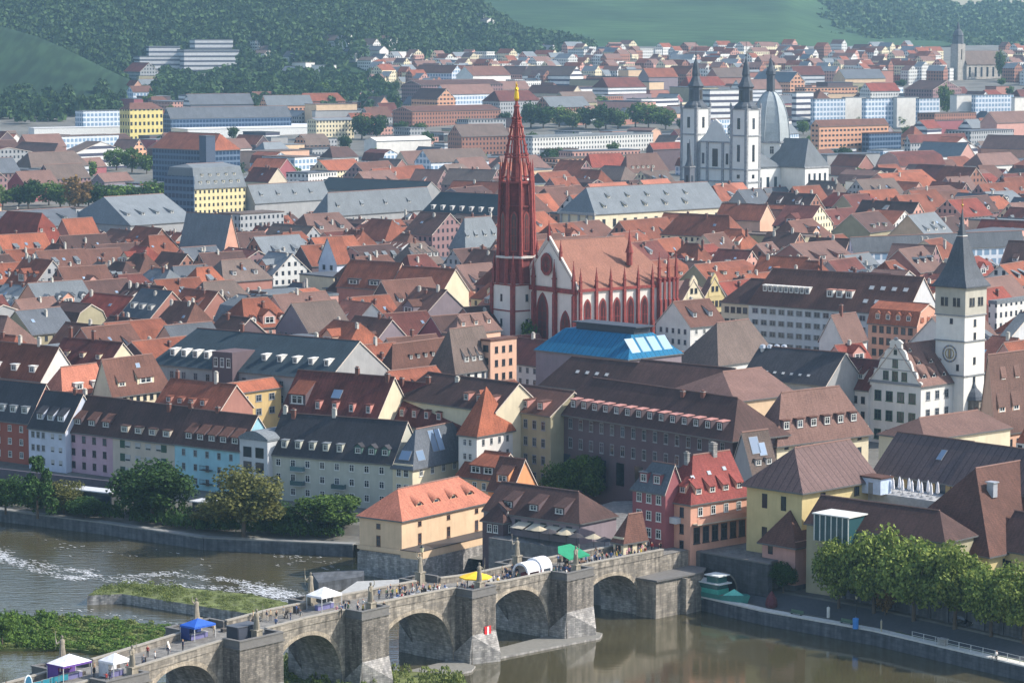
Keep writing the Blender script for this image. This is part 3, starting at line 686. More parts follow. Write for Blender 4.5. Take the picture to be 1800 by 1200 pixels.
m.ell((0, -hy + .1, rh * 1.17), (.7, .3, .5), 1); gb = m.obj('gable', [W_['white'], frmat('grey')], r, (0, 0, H))
for x, z, w, h in ((-.36, .18, 1.5, 2.0), (0, .18, 1.6, 2.2), (.36, .18, 1.5, 2.0), (0, .52, 1.5, 1.9), (0, .82, .9, 1.1)): window(gb, x * hx, -hy - .1, z * rh, w, h, 0, 'green')
m = MB(); m.box(-hx - .1, hx + .1, -hy - .3, -hy, H - .4, H + .05); m.obj('cornice', frmat('grey'), r)
r = hq('town_house', (1527, 684), 1452, None, 12, 50, W_['white'], R_['maroon'], -45, dep=11, win={'front': [(2, 1, 1.9, 1.5, 1.6, 3, 'dark', (.5, 6.5)), (2, 2, 1.1, 1.6, 2.6, 3.4, 'dark', (7.5, .5))]}, dorm=[('front', 3, .3, 'shed', 1.6, 1.3, .25, .8)])
tag(r, 'white house with a maroon roof left of the scrolled gable', 'house')
# the white clock tower
cz = 45.0; B = U(1697, 507, cz); a = math.radians(-44); dx = Vector((math.cos(a), math.sin(a))); nx = Vector((-dx.y, dx.x)); S = 7.9
c = B - dx * S/2 + nx * S/2; zg = 9; e = empty('town_hall_tower', (c.x, c.y, zg), a); hs = S / 2; T = cz - zg
m = MB(); m.prism([(-hs, -hs), (hs, -hs), (hs, hs), (-hs, hs)], 0, T - 6.2, 0)
q = hs + .18; m.prism([(-q, -q), (q, -q), (q, q), (-q, q)], T - 6.2, T, 1)
for z in (T - 6.4, T - 12.2, T - 20): m.prism([(-q-.1, -q-.1), (q+.1, -q-.1), (q+.1, q+.1), (-q-.1, q+.1)], z, z + .3, 2)
m.obj('wall', [wallmat('tower white', (226, 222, 214)), wallmat('tower upper', (180, 176, 164)), frmat('grey')], e)
m = MB(); pr = [(hs + .8, 0), (3.75, 1.5), (2.55, 4.4), (1.85, 7.2), (1.25, 9.6), (.74, 11.2), (.36, 13.7), (.04, 17.4)]
for (r0, z0), (r1, z1) in zip(pr, pr[1:]): m.frustum(0, 0, z0, z1, r0 * 1.414, r1 * 1.414, 0, 4, PI/4, capt=False)
m.box(-hs-.8, hs+.8, -hs-.8, hs+.8, -.35, 0)
rf = m.obj('spire', R_['slate'], e, (0, 0, T + .36))
m = MB(); m.tube((0, 0, 17), (0, 0, 19.5), .07); m.ell((0, 0, 18), (.3, .3, .3)); m.obj('finial', flat('gilt', (170, 140, 60), .3, .6), rf)
m = MB(); m.box(-.85, .85, -.85, .85, 0, 1.7, 0); m.box(-.95, .95, -.95, .95, 1.7, 1.9, 1); m.obj('lantern', [flat('lantern red', (96, 44, 40)), frmat('white')], rf, (0, 0, 9.3))
for x in (-2.1, 1.2): 
    for o_ in (0, 1.1): window(e, x + o_, -q - .02, T - 3.2, .8, 1.9, 0, 'dark'); window(e, q + .02, x + o_, T - 3.2, .8, 1.9, PI/2, 'dark')
for z in (T - 8, T - 11, T - 16.6, T - 21): window(e, hs + .02, 0, z, .9, 1.6, PI/2, 'dark')
window(e, .3, -hs - .02, T - 7.6, .8, 1.2, 0, 'dark'); window(e, 2.2, -hs - .02, T - 18, .7, 1.4, 0, 'dark')
m = MB(); N = 24
for k in range(N):
    t0, t1 = 2*PI*k/N, 2*PI*(k+1)/N
    for ro, ri, mi in ((2.0, 1.6, 0), (1.25, 1.0, 1)):
        m.quad((ri*math.cos(t0), -.06, ri*math.sin(t0)), (ro*math.cos(t0), -.06, ro*math.sin(t0)), (ro*math.cos(t1), -.06, ro*math.sin(t1)), (ri*math.cos(t1), -.06, ri*math.sin(t1)), mi)
m.box(-.45, .45, -.09, -.03, -1.0, 1.1, 0); m.box(-.25, .25, -.12, -.09, -.8, .9, 1)
for k in range(12):
    t0 = 2*PI*k/12; m.box(1.8*math.cos(t0)-.12, 1.8*math.cos(t0)+.12, -.1, -.06, 1.8*math.sin(t0)-.12, 1.8*math.sin(t0)+.12, 1)
m.obj('clock_face', [flat('dial grey', (120, 124, 134)), flat('dial ochre', (170, 150, 100))], e, (0, -hs - .02, T - 15))
m = MB(); m.frustum(0, 0, 0, 5.6, 2.1, 2.1, 0, 8, PI/8); m.lathe([(2.4, 5.6), (2.2, 6.4), (1.5, 7.4), (.7, 8.2), (.1, 9.6)], n=8, mi=1); m.lathe([(.4, -2.2), (2.1, 0)], n=8, mi=0); m.obj('oriel', [stonemat('oriel stone', (150, 140, 128), .6, .4, .2), R_['slate']], e, (hs + .2, -.2, T - 31))
for k in range(3): window(e, hs + 2.2 if k == 1 else hs + 1.75, -.2 + (k-1)*1.3, T - 28.4, .8, 2.8, PI/2 + (k-1)*.7, 'brown')
tag(e, 'tall white town hall tower with a slender concave slate spire and a clock face', 'tower')
# ================================================================ old stone bridge
BB = Vector((.6457, .7636)); BP = Vector((-52, 404.5)); BR = Vector((BB.y, -BB.x)); BA = math.atan2(BB.y, BB.x)
ZP = [(-60, 8.3), (-40, 9.5), (-9, 10.9), (-1.5, 11.26), (14, 12.25), (32, 12.85), (52, 12.65), (66, 12.4), (79, 11.6), (103, 11.4), (121, 10.95), (150, 10.6)]
def zp(t): return interp(ZP, t)
BW = 8.8
def bpt(t, v): q = BP + BB * t - BR * v; return q          # v: metres from the downstream parapet towards upstream
def zdeck(t): return zp(t) - 1.15
def tpx(px, v=0.0, z=11.5):
    lo, hi = -60, 220
    for _ in range(50):
        t = (lo + hi) / 2; q = bpt(t, v)
        if proj(q.x, q.y, z)[0] < px: lo = t
        else: hi = t
    return t
BRG = empty('stone_bridge', (BP.x, BP.y, 0), BA); tag(BRG, 'old stone arch bridge crossing the river on massive piers', 'bridge')
ARCH = [(-34, -14.5, 8.6), (-2.4, 13.6, 9.6), (24, 39.6, 9.9), (47.2, 65.6, 9.5), (73, 90, 9.5), (98.6, 115.4, 8.2), (129.6, 139, 7.6)]
T0, T1 = -60, 150
def zarch(t):
    for a, b, zc in ARCH:
        if a < t < b:
            u = (t - (a + b) / 2) / ((b - a) / 2); return -1.0 if False else 2.6 + (zc - 2.6) * math.sqrt(max(0, 1 - u * u * .94)) - (zc - 2.6) * .245 * (abs(u) ** 6)
    return -1.5
ts = [T0 + (T1 - T0) * k / 300 for k in range(301)]
for a, b, zc in ARCH: ts += [a - 1e-3, a + 1e-3, b - 1e-3, b + 1e-3]
ts = sorted(ts)
m = MB()
for t0, t1 in zip(ts, ts[1:]):
    a0, a1 = zarch(t0), zarch(t1); d0, d1 = zdeck(t0), zdeck(t1)
    m.quad((t0, 0, a0), (t1, 0, a1), (t1, 0, d1 - .1), (t0, 0, d0 - .1), 0)
    m.quad((t1, BW, a1), (t0, BW, a0), (t0, BW, d0 - .1), (t1, BW, d1 - .1), 0)
    m.quad((t0, BW, a0), (t1, BW, a1), (t1, 0, a1), (t0, 0, a0), 1)
m.obj('arch_spandrel', [ST_['bridge'], ST_['dark']], BRG)
RSV = stonemat('arch ring stone', (176, 164, 146), .5, .5, .25, .6, .35)
for a, b, zc in ARCH[1:]:
    m = MB(); n = 26
    for k in range(n):
        t0, t1 = a + (b - a) * k / n, a + (b - a) * (k + 1) / n; e0, e1 = zarch(min(max(t0, a + .01), b - .01)), zarch(min(max(t1, a + .01), b - .01)); c = (a + b) / 2; s0, s1 = 1 + 1.1 / (b - a), 1 + 1.1 / (b - a)
        p = [(t0, e0), (t1, e1), (c + (t1 - c) * s1, e1 + .62), (c + (t0 - c) * s0, e0 + .62)]
        m.add([(x, -.05, z) for x, z in p] + [(x, .05, z) for x, z in p], [(0, 1, 2, 3), (3, 2, 6, 7), (1, 0, 4, 5)])
    m.obj('arch_ring', RSV, BRG)
tt = [T0 + (T1 - T0) * k / 80 for k in range(81)]
m = MB()
for t0, t1 in zip(tt, tt[1:]): m.quad((t0, -.1, zdeck(t0)), (t1, -.1, zdeck(t1)), (t1, BW + .1, zdeck(t1)), (t0, BW + .1, zdeck(t0)))
m.obj('deck', stonemat('cobbled deck', (130, 127, 122), .3, .2, .15, .8, .2), BRG)
PIER = [(-12.2, -4.0), (14.0, 23.1), (40.3, 46.5), (66.3, 72.2), (90.6, 97.8)]
def parapet(v0, v1, spans):
    for s0, s1 in spans:
        m = MB()
        q = [s0 + (s1 - s0) * k / max(2, int((s1 - s0) / 2)) for k in range(max(2, int((s1 - s0) / 2)) + 1)]
        for t0, t1 in zip(q, q[1:]):
            for va, vb, z0, z1, mi in ((v0, v1, -1.3, -.22, 0), (v0 - .1, v1 + .1, -.22, 0, 1)):
                a, b = zp(t0), zp(t1)
                m.add([(t0, va, a+z0), (t1, va, b+z0), (t1, vb, b+z0), (t0, vb, a+z0), (t0, va, a+z1), (t1, va, b+z1), (t1, vb, b+z1), (t0, vb, a+z1)],
                      [(0,1,5,4), (1,2,6,5), (2,3,7,6), (3,0,4,7), (4,5,6,7), (3,2,1,0)], mi)
        m.obj('parapet', [ST_['bridge'], flat('coping stone', (150, 144, 134), .9)], BRG)
gaps = [T0] + [x for p in PIER for x in p] + [122]
parapet(-.12, .3, list(zip(gaps[::2], gaps[1::2])))
gaps[-1] = T1; parapet(BW - .3, BW + .12, list(zip(gaps[::2], gaps[1::2])))
for k, (a, b) in enumerate(PIER):
    z = zp((a + b) / 2)
    for sgn in (-1, 1):
        P = (lambda x, y, zz: (x, y, zz)) if sgn < 0 else (lambda x, y, zz: (x, BW - y, zz))
        m = MB(); y0 = -3.6
        def bx(x0, x1, ya, yb, z0, z1, mi):
            if sgn < 0: m.box(x0, x1, ya, yb, z0, z1, mi)
            else: m.box(x0, x1, BW - yb, BW - ya, z0, z1, mi)
        bx(a, b, y0, .2, -1.5, z - 1.35, 0)
        bx(a - .18, b + .18, y0 - .18, .1, z - 1.35, z - 1.12, 1)
        bx(a, b, y0, y0 + .42, z - 1.12, z - .12, 1); bx(a, a + .42, y0 + .42, -.0, z - 1.12, z - .12, 1); bx(b - .42, b, y0 + .42, -.0, z - 1.12, z - .12, 1)
        bx(a - .1, b + .1, y0 - .1, y0 + .52, z - .12, z + .04, 1); bx(a - .1, a + .52, y0 + .52, -.05, z - .12, z + .04, 1); bx(b - .52, b + .1, y0 + .52, -.05, z - .12, z + .04, 1)
        # pointed cutwater with a sloping cap
        tip = (a + b) / 2 + (1.9 if sgn < 0 else 0); e = .35; zt = 3.2
        base = [(a - e, .1), (a - e, y0 + .2), (tip, y0 - 1.9), (b + e, y0 + .2), (b + e, .1)]
        base = [P(x, y, 0)[:2] for x, y in base]
        if sgn > 0: base.reverse()
        m.prism(base, -1.5, 1.5, 2)
        top = [P(a, y0, zt + 1.6), P(b, y0, zt + 1.6)]
        L_, M_, R_2 = P(a - e, y0 + .2, 1.5), P(tip, y0 - 1.9, 1.5), P(b + e, y0 + .2, 1.5); L0, R0 = P(a - e, .1, 1.5), P(b + e, .1, 1.5)
        for f in ((L_, M_, top[0]), (M_, top[1], top[0]), (M_, R_2, top[1]), (L0, L_, top[0]), (R_2, R0, top[1])):
            m.add(f if sgn < 0 else f[::-1], [(0, 1, 2)], 2)
        m.obj('pier', [stonemat('pier rubble', (136, 130, 122), .6, .3, .4, .6, .5), flat('pier coping', (104, 102, 100), .9), ST_['dark']], BRG)
# skirt slabs at the water line round two piers
for a, b in ((46, 66), (73, 99)):
    m = MB(); m.prism([(a, -.6), (b, -.6), (b - 2, -9.4), (b - 6, -10), (a - 1, -5)][::1] if False else [(a, .5), (a - 1, -4.2), (b - 4, -7.2), (b - 1, -5.4), (b, .5)], -.8, .35, 0, 1); m.obj('footing', [ST_['dark'], flat('footing top', (118, 116, 110), .9)], BRG)
# abutment with stairs down to the quay
m = MB(); m.prism([(114.5, .1), (114.5, -4.2), (126, -5.4), (129.4, -3.6), (129.4, .1)], -1, 6.6, 0, 1); m.prism([(114.2, 0), (114.2, -4.6), (126.1, -5.8), (129.8, -3.8), (129.8, 0)], 6.6, 6.9, 1)
for k in range(14): m.box(121 + k*.62, 121.62 + k*.62, -5.9, -3.7, -1, 6.4 - k*.32, 0)
m.obj('abutment', [ST_['bridge'], flat('pier coping', (104, 102, 100), .9)], BRG)
# navigation mark on the fourth pier
m = MB(); n = 20
for k in range(n):
    t0, t1 = 2*PI*k/n, 2*PI*(k+1)/n
    m.add([(0, 0, 0), (.8*math.cos(t0), 0, .8*math.sin(t0)), (.8*math.cos(t1), 0, .8*math.sin(t1))], [(0, 1, 2)], 0)
m.box(-.2, .2, -.05, -.01, -.72, .72, 1); m.box(-.8, .8, .02, .1, -.8, .8, 0)
o = m.obj('navigation_mark', [flat('sign red', (190, 30, 36), .5), flat('sign white', (225, 225, 222), .5)], None, (*bpt(69.6, -3.6 - .25), 3.2), BA); o.location.z = 5.2
q = bpt(70.0, -3.78); o.location = (q.x, q.y, 5.0); tag(o, 'round red and white navigation mark on the fourth bridge pier', 'sign')
# street level walls beyond the bridge and the bridge head platform
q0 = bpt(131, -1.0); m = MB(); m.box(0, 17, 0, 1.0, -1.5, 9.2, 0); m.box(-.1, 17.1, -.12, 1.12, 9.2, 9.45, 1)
o = m.obj('retaining_wall', [stonemat('shaded masonry', (78, 80, 84), 1.2, .5, .2, .7, .35), flat('pier coping', (104, 102, 100), .9)], None, (q0.x, q0.y, 0), math.radians(-47)); tag(o, 'dark retaining wall carrying the street beyond the bridge end', 'wall')  # wall stone darkened in its colour to stand for the shadow on it
m = MB(); po = [(-2.6, 0), (2.6, 0), (2.6, 3.2)] + [(2.6*math.cos(PI*k/10), 3.2 + 2.4*math.sin(PI*k/10)) for k in range(1, 10)] + [(-2.6, 3.2)]; m.slab([(x, -.06, z) for x, z in po], .05, (0, -1, 0), 0); m.slab([(x*1.12, -.03, z*1.06) for x, z in po], .03, (0, -1, 0), 1); m.obj('archway', [flat('archway shade', (26, 28, 32), .9), ST_['bridge']], o, (6.8, 0, .6))  # flat near-black panel paints the shade inside the arch; the wall is solid
aa = [U(846, 985, 2), U(1060, 1000, 2), bpt(131, -.5), bpt(131, -.5) + Vector((math.cos(math.radians(-47)), math.sin(math.radians(-47)))) * 39]
pl = [bpt(117.6, 9.4), bpt(131, 0), bpt(131, -.2) + Vector((math.cos(math.radians(-47)), math.sin(math.radians(-47)))) * 16.5 + Vector((.7, .7)) * 1.2]
pl += [pl[-1] + Vector((26, 30)), bpt(190, 20), bpt(165, 45), bpt(117.6, 37)]
m = MB(); m.prism([(p.x, p.y) for p in pl], -1, 9.3); o = m.obj('street', stonemat('street paving', (120, 117, 114), .6, .4, .12, .8, .2)); tag(o, kind='structure')
# ---------------------------------------------------------------- statues
def statue_mesh(v):
    m = MB(); m.box(-.75, .75, -.75, .75, 0, .35, 0); m.box(-.6, .6, -.6, .6, .35, 1.9, 0); m.box(-.72, .72, -.72, .72, 1.9, 2.1, 0)
    rg = [(.52, .45, 2.1, 0), (.5, .42, 2.6, .02), (.42, .36, 3.3, .03), (.36, .3, 3.8, .0), (.44, .3, 4.25, -.03), (.42, .28, 4.5, -.03), (.15, .15, 4.68, 0), (.13, .14, 4.76, 0), (.2, .22, 4.95, 0), (.19, .2, 5.1, 0), (.05, .05, 5.22, 0)]
    n = 10; vs = []
    for rx, ry, z, o in rg:
        for k in range(n):
            a = 2*PI*k/n; w = 1 + .1 * math.sin(3 * a + v) * (1 if z < 4 else 0); vs.append((rx*w*math.cos(a) + o, ry*w*math.sin(a), z))
    m.add(vs, [(i*n+k, i*n+(k+1) % n, (i+1)*n+(k+1) % n, (i+1)*n+k) for i in range(len(rg)-1) for k in range(n)], 0)
    if v % 2: m.tube((.4, -.1, 4.35), (.75, -.3, 4.0), .13, .1); m.tube((.75, -.3, 4.0), (.8, -.45, 4.75), .1, .07); m.tube((.8, -.45, 3.2), (.82, -.46, 5.9), .035)
    else: m.tube((-.4, -.1, 4.35), (-.62, -.35, 3.9), .13, .1); m.tube((-.62, -.35, 3.9), (-.2, -.5, 4.0), .1, .08); m.tube((.4, 0, 4.35), (.7, -.15, 4.8), .12, .08); m.tube((.7, -.15, 4.8), (.68, -.1, 5.5), .08, .05)
    return m.mesh('statue', [stonemat('statue sandstone', (178, 168, 150), 3, 3, .1, .95, .5)])
SM = [statue_mesh(0), statue_mesh(1)]
names = ['first', 'second', 'third', 'fourth', 'fifth']
for k, (a, b) in enumerate(PIER):
    for sd, v in (('downstream', -2.6), ('upstream', BW + 1.6)):
        t_ = (a + b) / 2 + (1.8 if k == 0 and v < 0 else 0); q = bpt(t_, v)
        o = place('statue', SM[(k + (v > 0)) % 2], None, (q.x, q.y, zdeck(t_) + (.02)), BA + (0 if v < 0 else PI)); 
        tag(o, 'stone saint statue on the %s side of the %s bridge pier from the left' % (sd, names[k]), 'statue', 'saint statues on the bridge')
# ---------------------------------------------------------------- stalls and furniture on the bridge
WHT = flat('white canvas', (226, 224, 226), .85)
def at_bridge(name, t, v, rz=0): q = bpt(t, v); return empty(name, (q.x, q.y, zdeck(t) + .005), BA + rz)
def gazebo(name, t, v, w, d, h, ph, canvas, label, valance=None, wallm=None, rz=0):
    e = at_bridge(name, t, v, rz)
    m = MB(); hw, hd = w/2, d/2
    m.add([(-hw, -hd, h), (hw, -hd, h), (hw, hd, h), (-hw, hd, h), (0, 0, h+ph)], [(0,1,4), (1,2,4), (2,3,4), (3,0,4)], 0)
    m.add([(-hw, -hd, h-.01), (hw, -hd, h-.01), (hw, hd, h-.01), (-hw, hd, h-.01), (0, 0, h+ph-.04)], [(1,0,4), (2,1,4), (3,2,4), (0,3,4)], 0)
    for (x0, y0), (x1, y1) in (((-hw, -hd), (hw, -hd)), ((hw, -hd), (hw, hd)), ((hw, hd), (-hw, hd)), ((-hw, hd), (-hw, -hd))):
        m.quad((x0, y0, h-.3), (x1, y1, h-.3), (x1, y1, h), (x0, y0, h), 1 if valance else 0)
    m.obj('canopy', [canvas, valance or canvas], e)
    for x in (-hw+.06, hw-.06):
        for y in (-hd+.06, hd-.06):
            p = MB(); p.box(-.05, .05, -.05, .05, 0, h); p.obj('pole', flat('pole white', (200, 200, 200), .4, .2), e, (x, y, 0))
    if wallm: m = MB(); m.box(-hw+.1, hw-.1, hd-.12, hd-.08, .1, h-.3); m.box(-hw+.08, -hw+.12, -hd+1.2, hd-.12, .1, h-.3); m.obj('side_wall', wallm, e)
    m = MB(); m.box(-hw*.8, hw*.8, -.4, .35, .82, .9, 0); m.box(-hw*.78, hw*.78, -.36, .3, 0, .82, 1); m.obj('counter', [flat('table top', (190, 190, 195)), flat('counter cloth', (110, 108, 150), .9)], e)
    tag(e, label, 'market stall', 'stalls on the bridge'); return e
def TV(px, v): return tpx(px, v, 11)
purple = flat('purple canvas', (96, 66, 140), .9)
def tv(px, py, h=0):                     # bridge coordinates of a photo pixel that is h above the deck
    best = None
    for i in range(-600, 1500):
        t = i / 10; z = zdeck(t) + h; p = U(px, py, z); d = p - BP; tt = d.dot(BB)
        if best is None or abs(tt - t) < best[0]: best = (abs(tt - t), t, -d.dot(BR))
    return best[1], best[2]
t_, v_ = tv(122, 1165); e = gazebo('purple_stall', TV(122, 5.9), 5.9, 5.4, 3.6, 2.5, 1.2, WHT, 'white gazebo stall with purple side walls near the lower left end of the bridge', purple, purple)
m = MB()
rr = random.Random(3)
for k in range(9): x = -1.7 + k*.42; m.box(x - .14, x + .14, -.03, 0, .9 + rr.random()*.3, 1.7 + rr.random()*.3, k % 2)
m.obj('banner', [flat('banner red', (190, 60, 90)), flat('banner white', (220, 210, 220))], e, (0, 1.5, 0))
t_, v_ = tv(204, 1180); gazebo('white_stall', TV(202, 1.6), 1.6, 3.4, 3.2, 2.4, 1.0, WHT, 'small white gazebo stall beside the first downstream statue', None, flat('white side cloth', (205, 205, 210)))
t_, v_ = tv(350, 1108); e = gazebo('blue_stall', TV(348, 7.0), 7.0, 4.4, 3.2, 2.2, .9, flat('blue tarpaulin', (28, 84, 176), .7), 'blue tarpaulin stall by the upstream parapet', None, flat('blue side cloth', (30, 50, 110)))
t_, v_ = tv(572, 1060); gazebo('white_gazebo', TV(570, 6.4), 6.4, 4.6, 3.4, 2.4, 1.15, WHT, 'white gazebo stall in the middle of the bridge above the foaming weir', None, None)
# green stall, rounded white tent, yellow parasol, dark cabinet
t_, v_ = tv(1003, 992); e = at_bridge('green_stall', TV(1003, 3.0), 3.0); m = MB(); gm = flat('green canvas', (20, 130, 92), .8)
m.slab([(-2.9, -1.9, 2.2), (2.9, -1.9, 2.2), (2.9, .4, 3.0), (-2.9, .4, 3.0)], .06, (0, -.3, 1)); m.slab([(-2.9, .4, 3.0), (2.9, .4, 3.0), (2.4, 2.0, 3.7), (-1.0, 2.0, 3.7)], .06, (0, -.3, 1)); m.box(-2.9, 2.9, -1.95, -1.9, 1.95, 2.2); m.obj('canopy', gm, e)
for x in (-2.8, 0, 2.8):
    for y in (-1.8, 1.9): p = MB(); p.box(-.05, .05, -.05, .05, 0, 2.2 if y < 0 else 3.3); p.obj('pole', frmat('dark'), e, (x if y < 0 else x * .5 + .8, y, 0))
m = MB(); m.box(-2.6, 2.6, -1.2, -.5, 0, 1.0, 0); m.box(-2.7, 2.7, -1.3, -.4, 1.0, 1.08, 1); m.obj('counter', [flat('counter dark', (60, 52, 56)), flat('counter wood', (130, 96, 70))], e); tag(e, 'green canvas stall near the far end of the bridge', 'market stall', 'stalls on the bridge')
t_, v_ = tv(936, 992); e = at_bridge('rounded_tent', TV(936, 3.2), 3.2); m = MB(); n = 10
for k0 in range(2):
    x0, x1, s = ((-3.2, .2, .88), (.2, 3.0, 1.0))[k0]
    for k in range(n):
        a0, a1 = PI*k/n, PI*(k+1)/n; f = lambda x, a: (x, 1.9*s*math.cos(a), 1.3*s + 1.75*s*math.sin(a))
        m.quad(f(x0, a0), f(x1, a0), f(x1, a1), f(x0, a1))
        if k0 == 1 or True: m.add([(x0, 1.9*s*math.cos(a0), 1.3*s + 1.75*s*math.sin(a0)), (x0, 1.9*s*math.cos(a1), 1.3*s + 1.75*s*math.sin(a1)), (x0, 1.5*s*math.cos(a1), 1.3*s + 1.3*s*math.sin(a1)), (x0, 1.5*s*math.cos(a0), 1.3*s + 1.3*s*math.sin(a0))], [(0, 1, 2, 3)])
    m.quad((x0, 1.9*s, .1), (x1, 1.9*s, .1), (x1, 1.9*s, 1.3*s), (x0, 1.9*s, 1.3*s))
    for x in (x0, x1 - .5): m.quad((x, -1.9*s, .1), (x + .5, -1.9*s, .1), (x + .5, -1.9*s, 1.3*s), (x, -1.9*s, 1.3*s))
m.obj('canopy', WHT, e); m = MB(); m.box(-2.6, 2.4, -.4, .4, 0, .9); m.obj('counter', flat('counter red', (120, 60, 66)), e); tag(e, 'white rounded arch tent left of the green stall', 'tent', 'stalls on the bridge')
def parasol(t, v, r, h, mat, label, name='parasol'):
    e = at_bridge(name, t, v); m = MB(); n = 8
    for k in range(n):
        a0, a1 = 2*PI*k/n, 2*PI*(k+1)/n; m.add([(0, 0, h), (r*math.cos(a0), r*math.sin(a0), h-.85), (r*math.cos(a1), r*math.sin(a1), h-.85)], [(0, 1, 2)]); m.add([(0, 0, h-.04), (r*math.cos(a0), r*math.sin(a0), h-.89), (r*math.cos(a1), r*math.sin(a1), h-.89)], [(0, 2, 1)])
        m.quad((r*math.cos(a0), r*math.sin(a0), h-1.05), (r*math.cos(a1), r*math.sin(a1), h-1.05), (r*math.cos(a1), r*math.sin(a1), h-.85), (r*math.cos(a0), r*math.sin(a0), h-.85))
    m.obj('canopy', mat, e); m = MB(); m.tube((0, 0, 0), (0, 0, h), .04); m.tube((0, 0, 0), (0, 0, .12), .4, .4, 10); m.obj('pole', frmat('grey'), e); tag(e, label, 'parasol'); return e
t_, v_ = tv(836, 1022); parasol(TV(836, 1.6), 1.6, 2.7, 2.9, flat('yellow cloth', (235, 190, 40), .8), 'yellow parasol on the bridge above the fourth pier')
t_, v_ = tv(445, 1118); e = at_bridge('storage_cabinet', 17.6, -.6); m = MB(); m.box(-2.2, 2.2, -1.2, 1.2, .1, 2.7, 0); m.box(-2.3, 2.3, -1.3, 1.3, 2.7, 2.8, 1); m.obj('body', [flat('cabinet blue black', (38, 44, 58), .6), flat('cabinet top', (80, 84, 92))], e)
for x in (-1.1, 1.1): m = MB(); m.box(-.95, .95, -.05, 0, .3, 2.5); m.obj('door', flat('cabinet door', (52, 58, 72), .6), e, (x, -1.2, 0))
tag(e, 'blue black storage cabinet on the second bridge pier', 'cabinet')
e = at_bridge('teal_stall_sign', TV(50, 4.2), 4.2); m = MB(); n = 12
m.slab([(.75*math.cos(2*PI*k/n), 0, 1.5 + 1.35*math.sin(2*PI*k/n)) for k in range(n)], .1, (0, -1, 0), 0); m.slab([(.6*math.cos(2*PI*k/n), -.03, 1.5 + 1.15*math.sin(2*PI*k/n)) for k in range(n)], .02, (0, -1, 0), 1); m.obj('board', [flat('board rim', (210, 220, 225)), flat('board teal', (20, 88, 120))], e)
m = MB(); m.box(-.4, .4, -.3, .3, 0, .15); m.obj('stand', frmat('dark'), e); tag(e, 'oval teal board with pale rim standing near the lower left bridge end', 'board')
for k in range(4):
    e = at_bridge('barrier_banner', TV(66 + 15*k, 5.2), 5.2); m = MB(); m.box(-.9, .9, -.02, .02, .25, 1.15, 0); m.box(-.95, .95, -.03, .03, 1.15, 1.2, 1); m.box(-.95, -.9, -.03, .03, 0, 1.15, 1); m.box(.9, .95, -.03, .03, 0, 1.15, 1); o = m.obj('panel', [flat('teal cloth', (24, 120, 138)), frmat('grey')], e); 
    auto(e, 'teal cloth barrier banner', *proj(e.location.x, e.location.y, e.location.z), 'barrier', 'teal banners by the oval board')
# bar tables along the parapet
def bistro(t, v):
    e = at_bridge('bar_table', t, v); m = MB(); m.tube((0, 0, 1.05), (0, 0, 1.1), .38, .38, 12); m.obj('top', flat('table top', (190, 190, 195)), e); m = MB(); m.tube((0, 0, 0), (0, 0, 1.05), .04); m.tube((0, 0, 0), (0, 0, .04), .28, .28, 10); m.obj('leg', frmat('dark'), e); return e
for k in range(7):
    e = bistro(53 + 2.0*k, 1.0 + .5*(k % 2)); auto(e, 'round bar table', *proj(*e.location), 'table', 'bar tables on the bridge')
# lamp posts
def lamp_meshes():
    m = MB(); m.lathe([(.22, 0), (.2, .5), (.09, .6), (.07, 3.6), (.12, 3.7)], n=8); a = m.mesh('post', [flat('iron', (34, 36, 40), .5, .3)])
    m = MB(); m.frustum(0, 0, 3.7, 4.3, .16, .3, 0, 6); m.frustum(0, 0, 4.3, 4.55, .34, .05, 1, 6); b = m.mesh('lantern', [flat('lamp glass', (215, 205, 170), .3), flat('iron', (34, 36, 40))]); return a, b
LPM = lamp_meshes()
def lamp(x, y, z, label, s=1.0):
    e = empty('street_lamp', (x, y, z)); e.scale = (s, s, s); place('post', LPM[0], e); place('lantern', LPM[1], e); tag(e, label, 'street lamp', 'street lamps'); return e
q = U(742, 1028, 6.0); q = bpt(*tv(742, 1022)); lamp(q.x, q.y, zdeck(tv(742, 1022)[0]), 'iron street lamp on the bridge in front of the mill corner', 1.35)
q = U(1505, 1085, 2.6); lamp(q.x, q.y, g(q.x, q.y), 'iron street lamp on the quay road beside the blue bin', .9)
# ================================================================ in and beside the river
GRS = flat('river grass', (92, 100, 52), .95, noise=.5, ns=.6)
def plan(pts, z): return [tuple(U(px, py, z)) for px, py in pts]
pl = plan([(153, 1046), (215, 1043), (330, 1061), (440, 1078), (505, 1084), (540, 1066), (440, 1044), (340, 1034), (240, 1024), (180, 1030)], 1.8)
def ccw(p): return p if sum(a[0]*b[1]-b[0]*a[1] for a, b in zip(p, p[1:] + p[:1])) > 0 else p[::-1]
m = MB(); m.prism(ccw(pl), -1, 1.8, 0, 1); o = m.obj('river_training_wall', [ST_['dark'], GRS]); tag(o, 'long stone training wall with grass on top in the river', 'wall'); SPIT = pl
pl = plan([(-60, 1140), (100, 1137), (215, 1148), (330, 1112), (315, 1103), (215, 1090), (110, 1082), (-60, 1084)], .5); m = MB(); m.prism(ccw(pl), -1, .45); o = m.obj('river_island', GRS); o['kind'] = 'structure'; ISLE = pl
pl = plan([(470, 1300), (495, 1150), (560, 1158), (620, 1168), (700, 1178), (800, 1184), (840, 1215), (800, 1300)], .5); m = MB(); m.prism(ccw(pl), -1, .5); o = m.obj('river_bank', GRS); o['kind'] = 'structure'; NEAR = pl
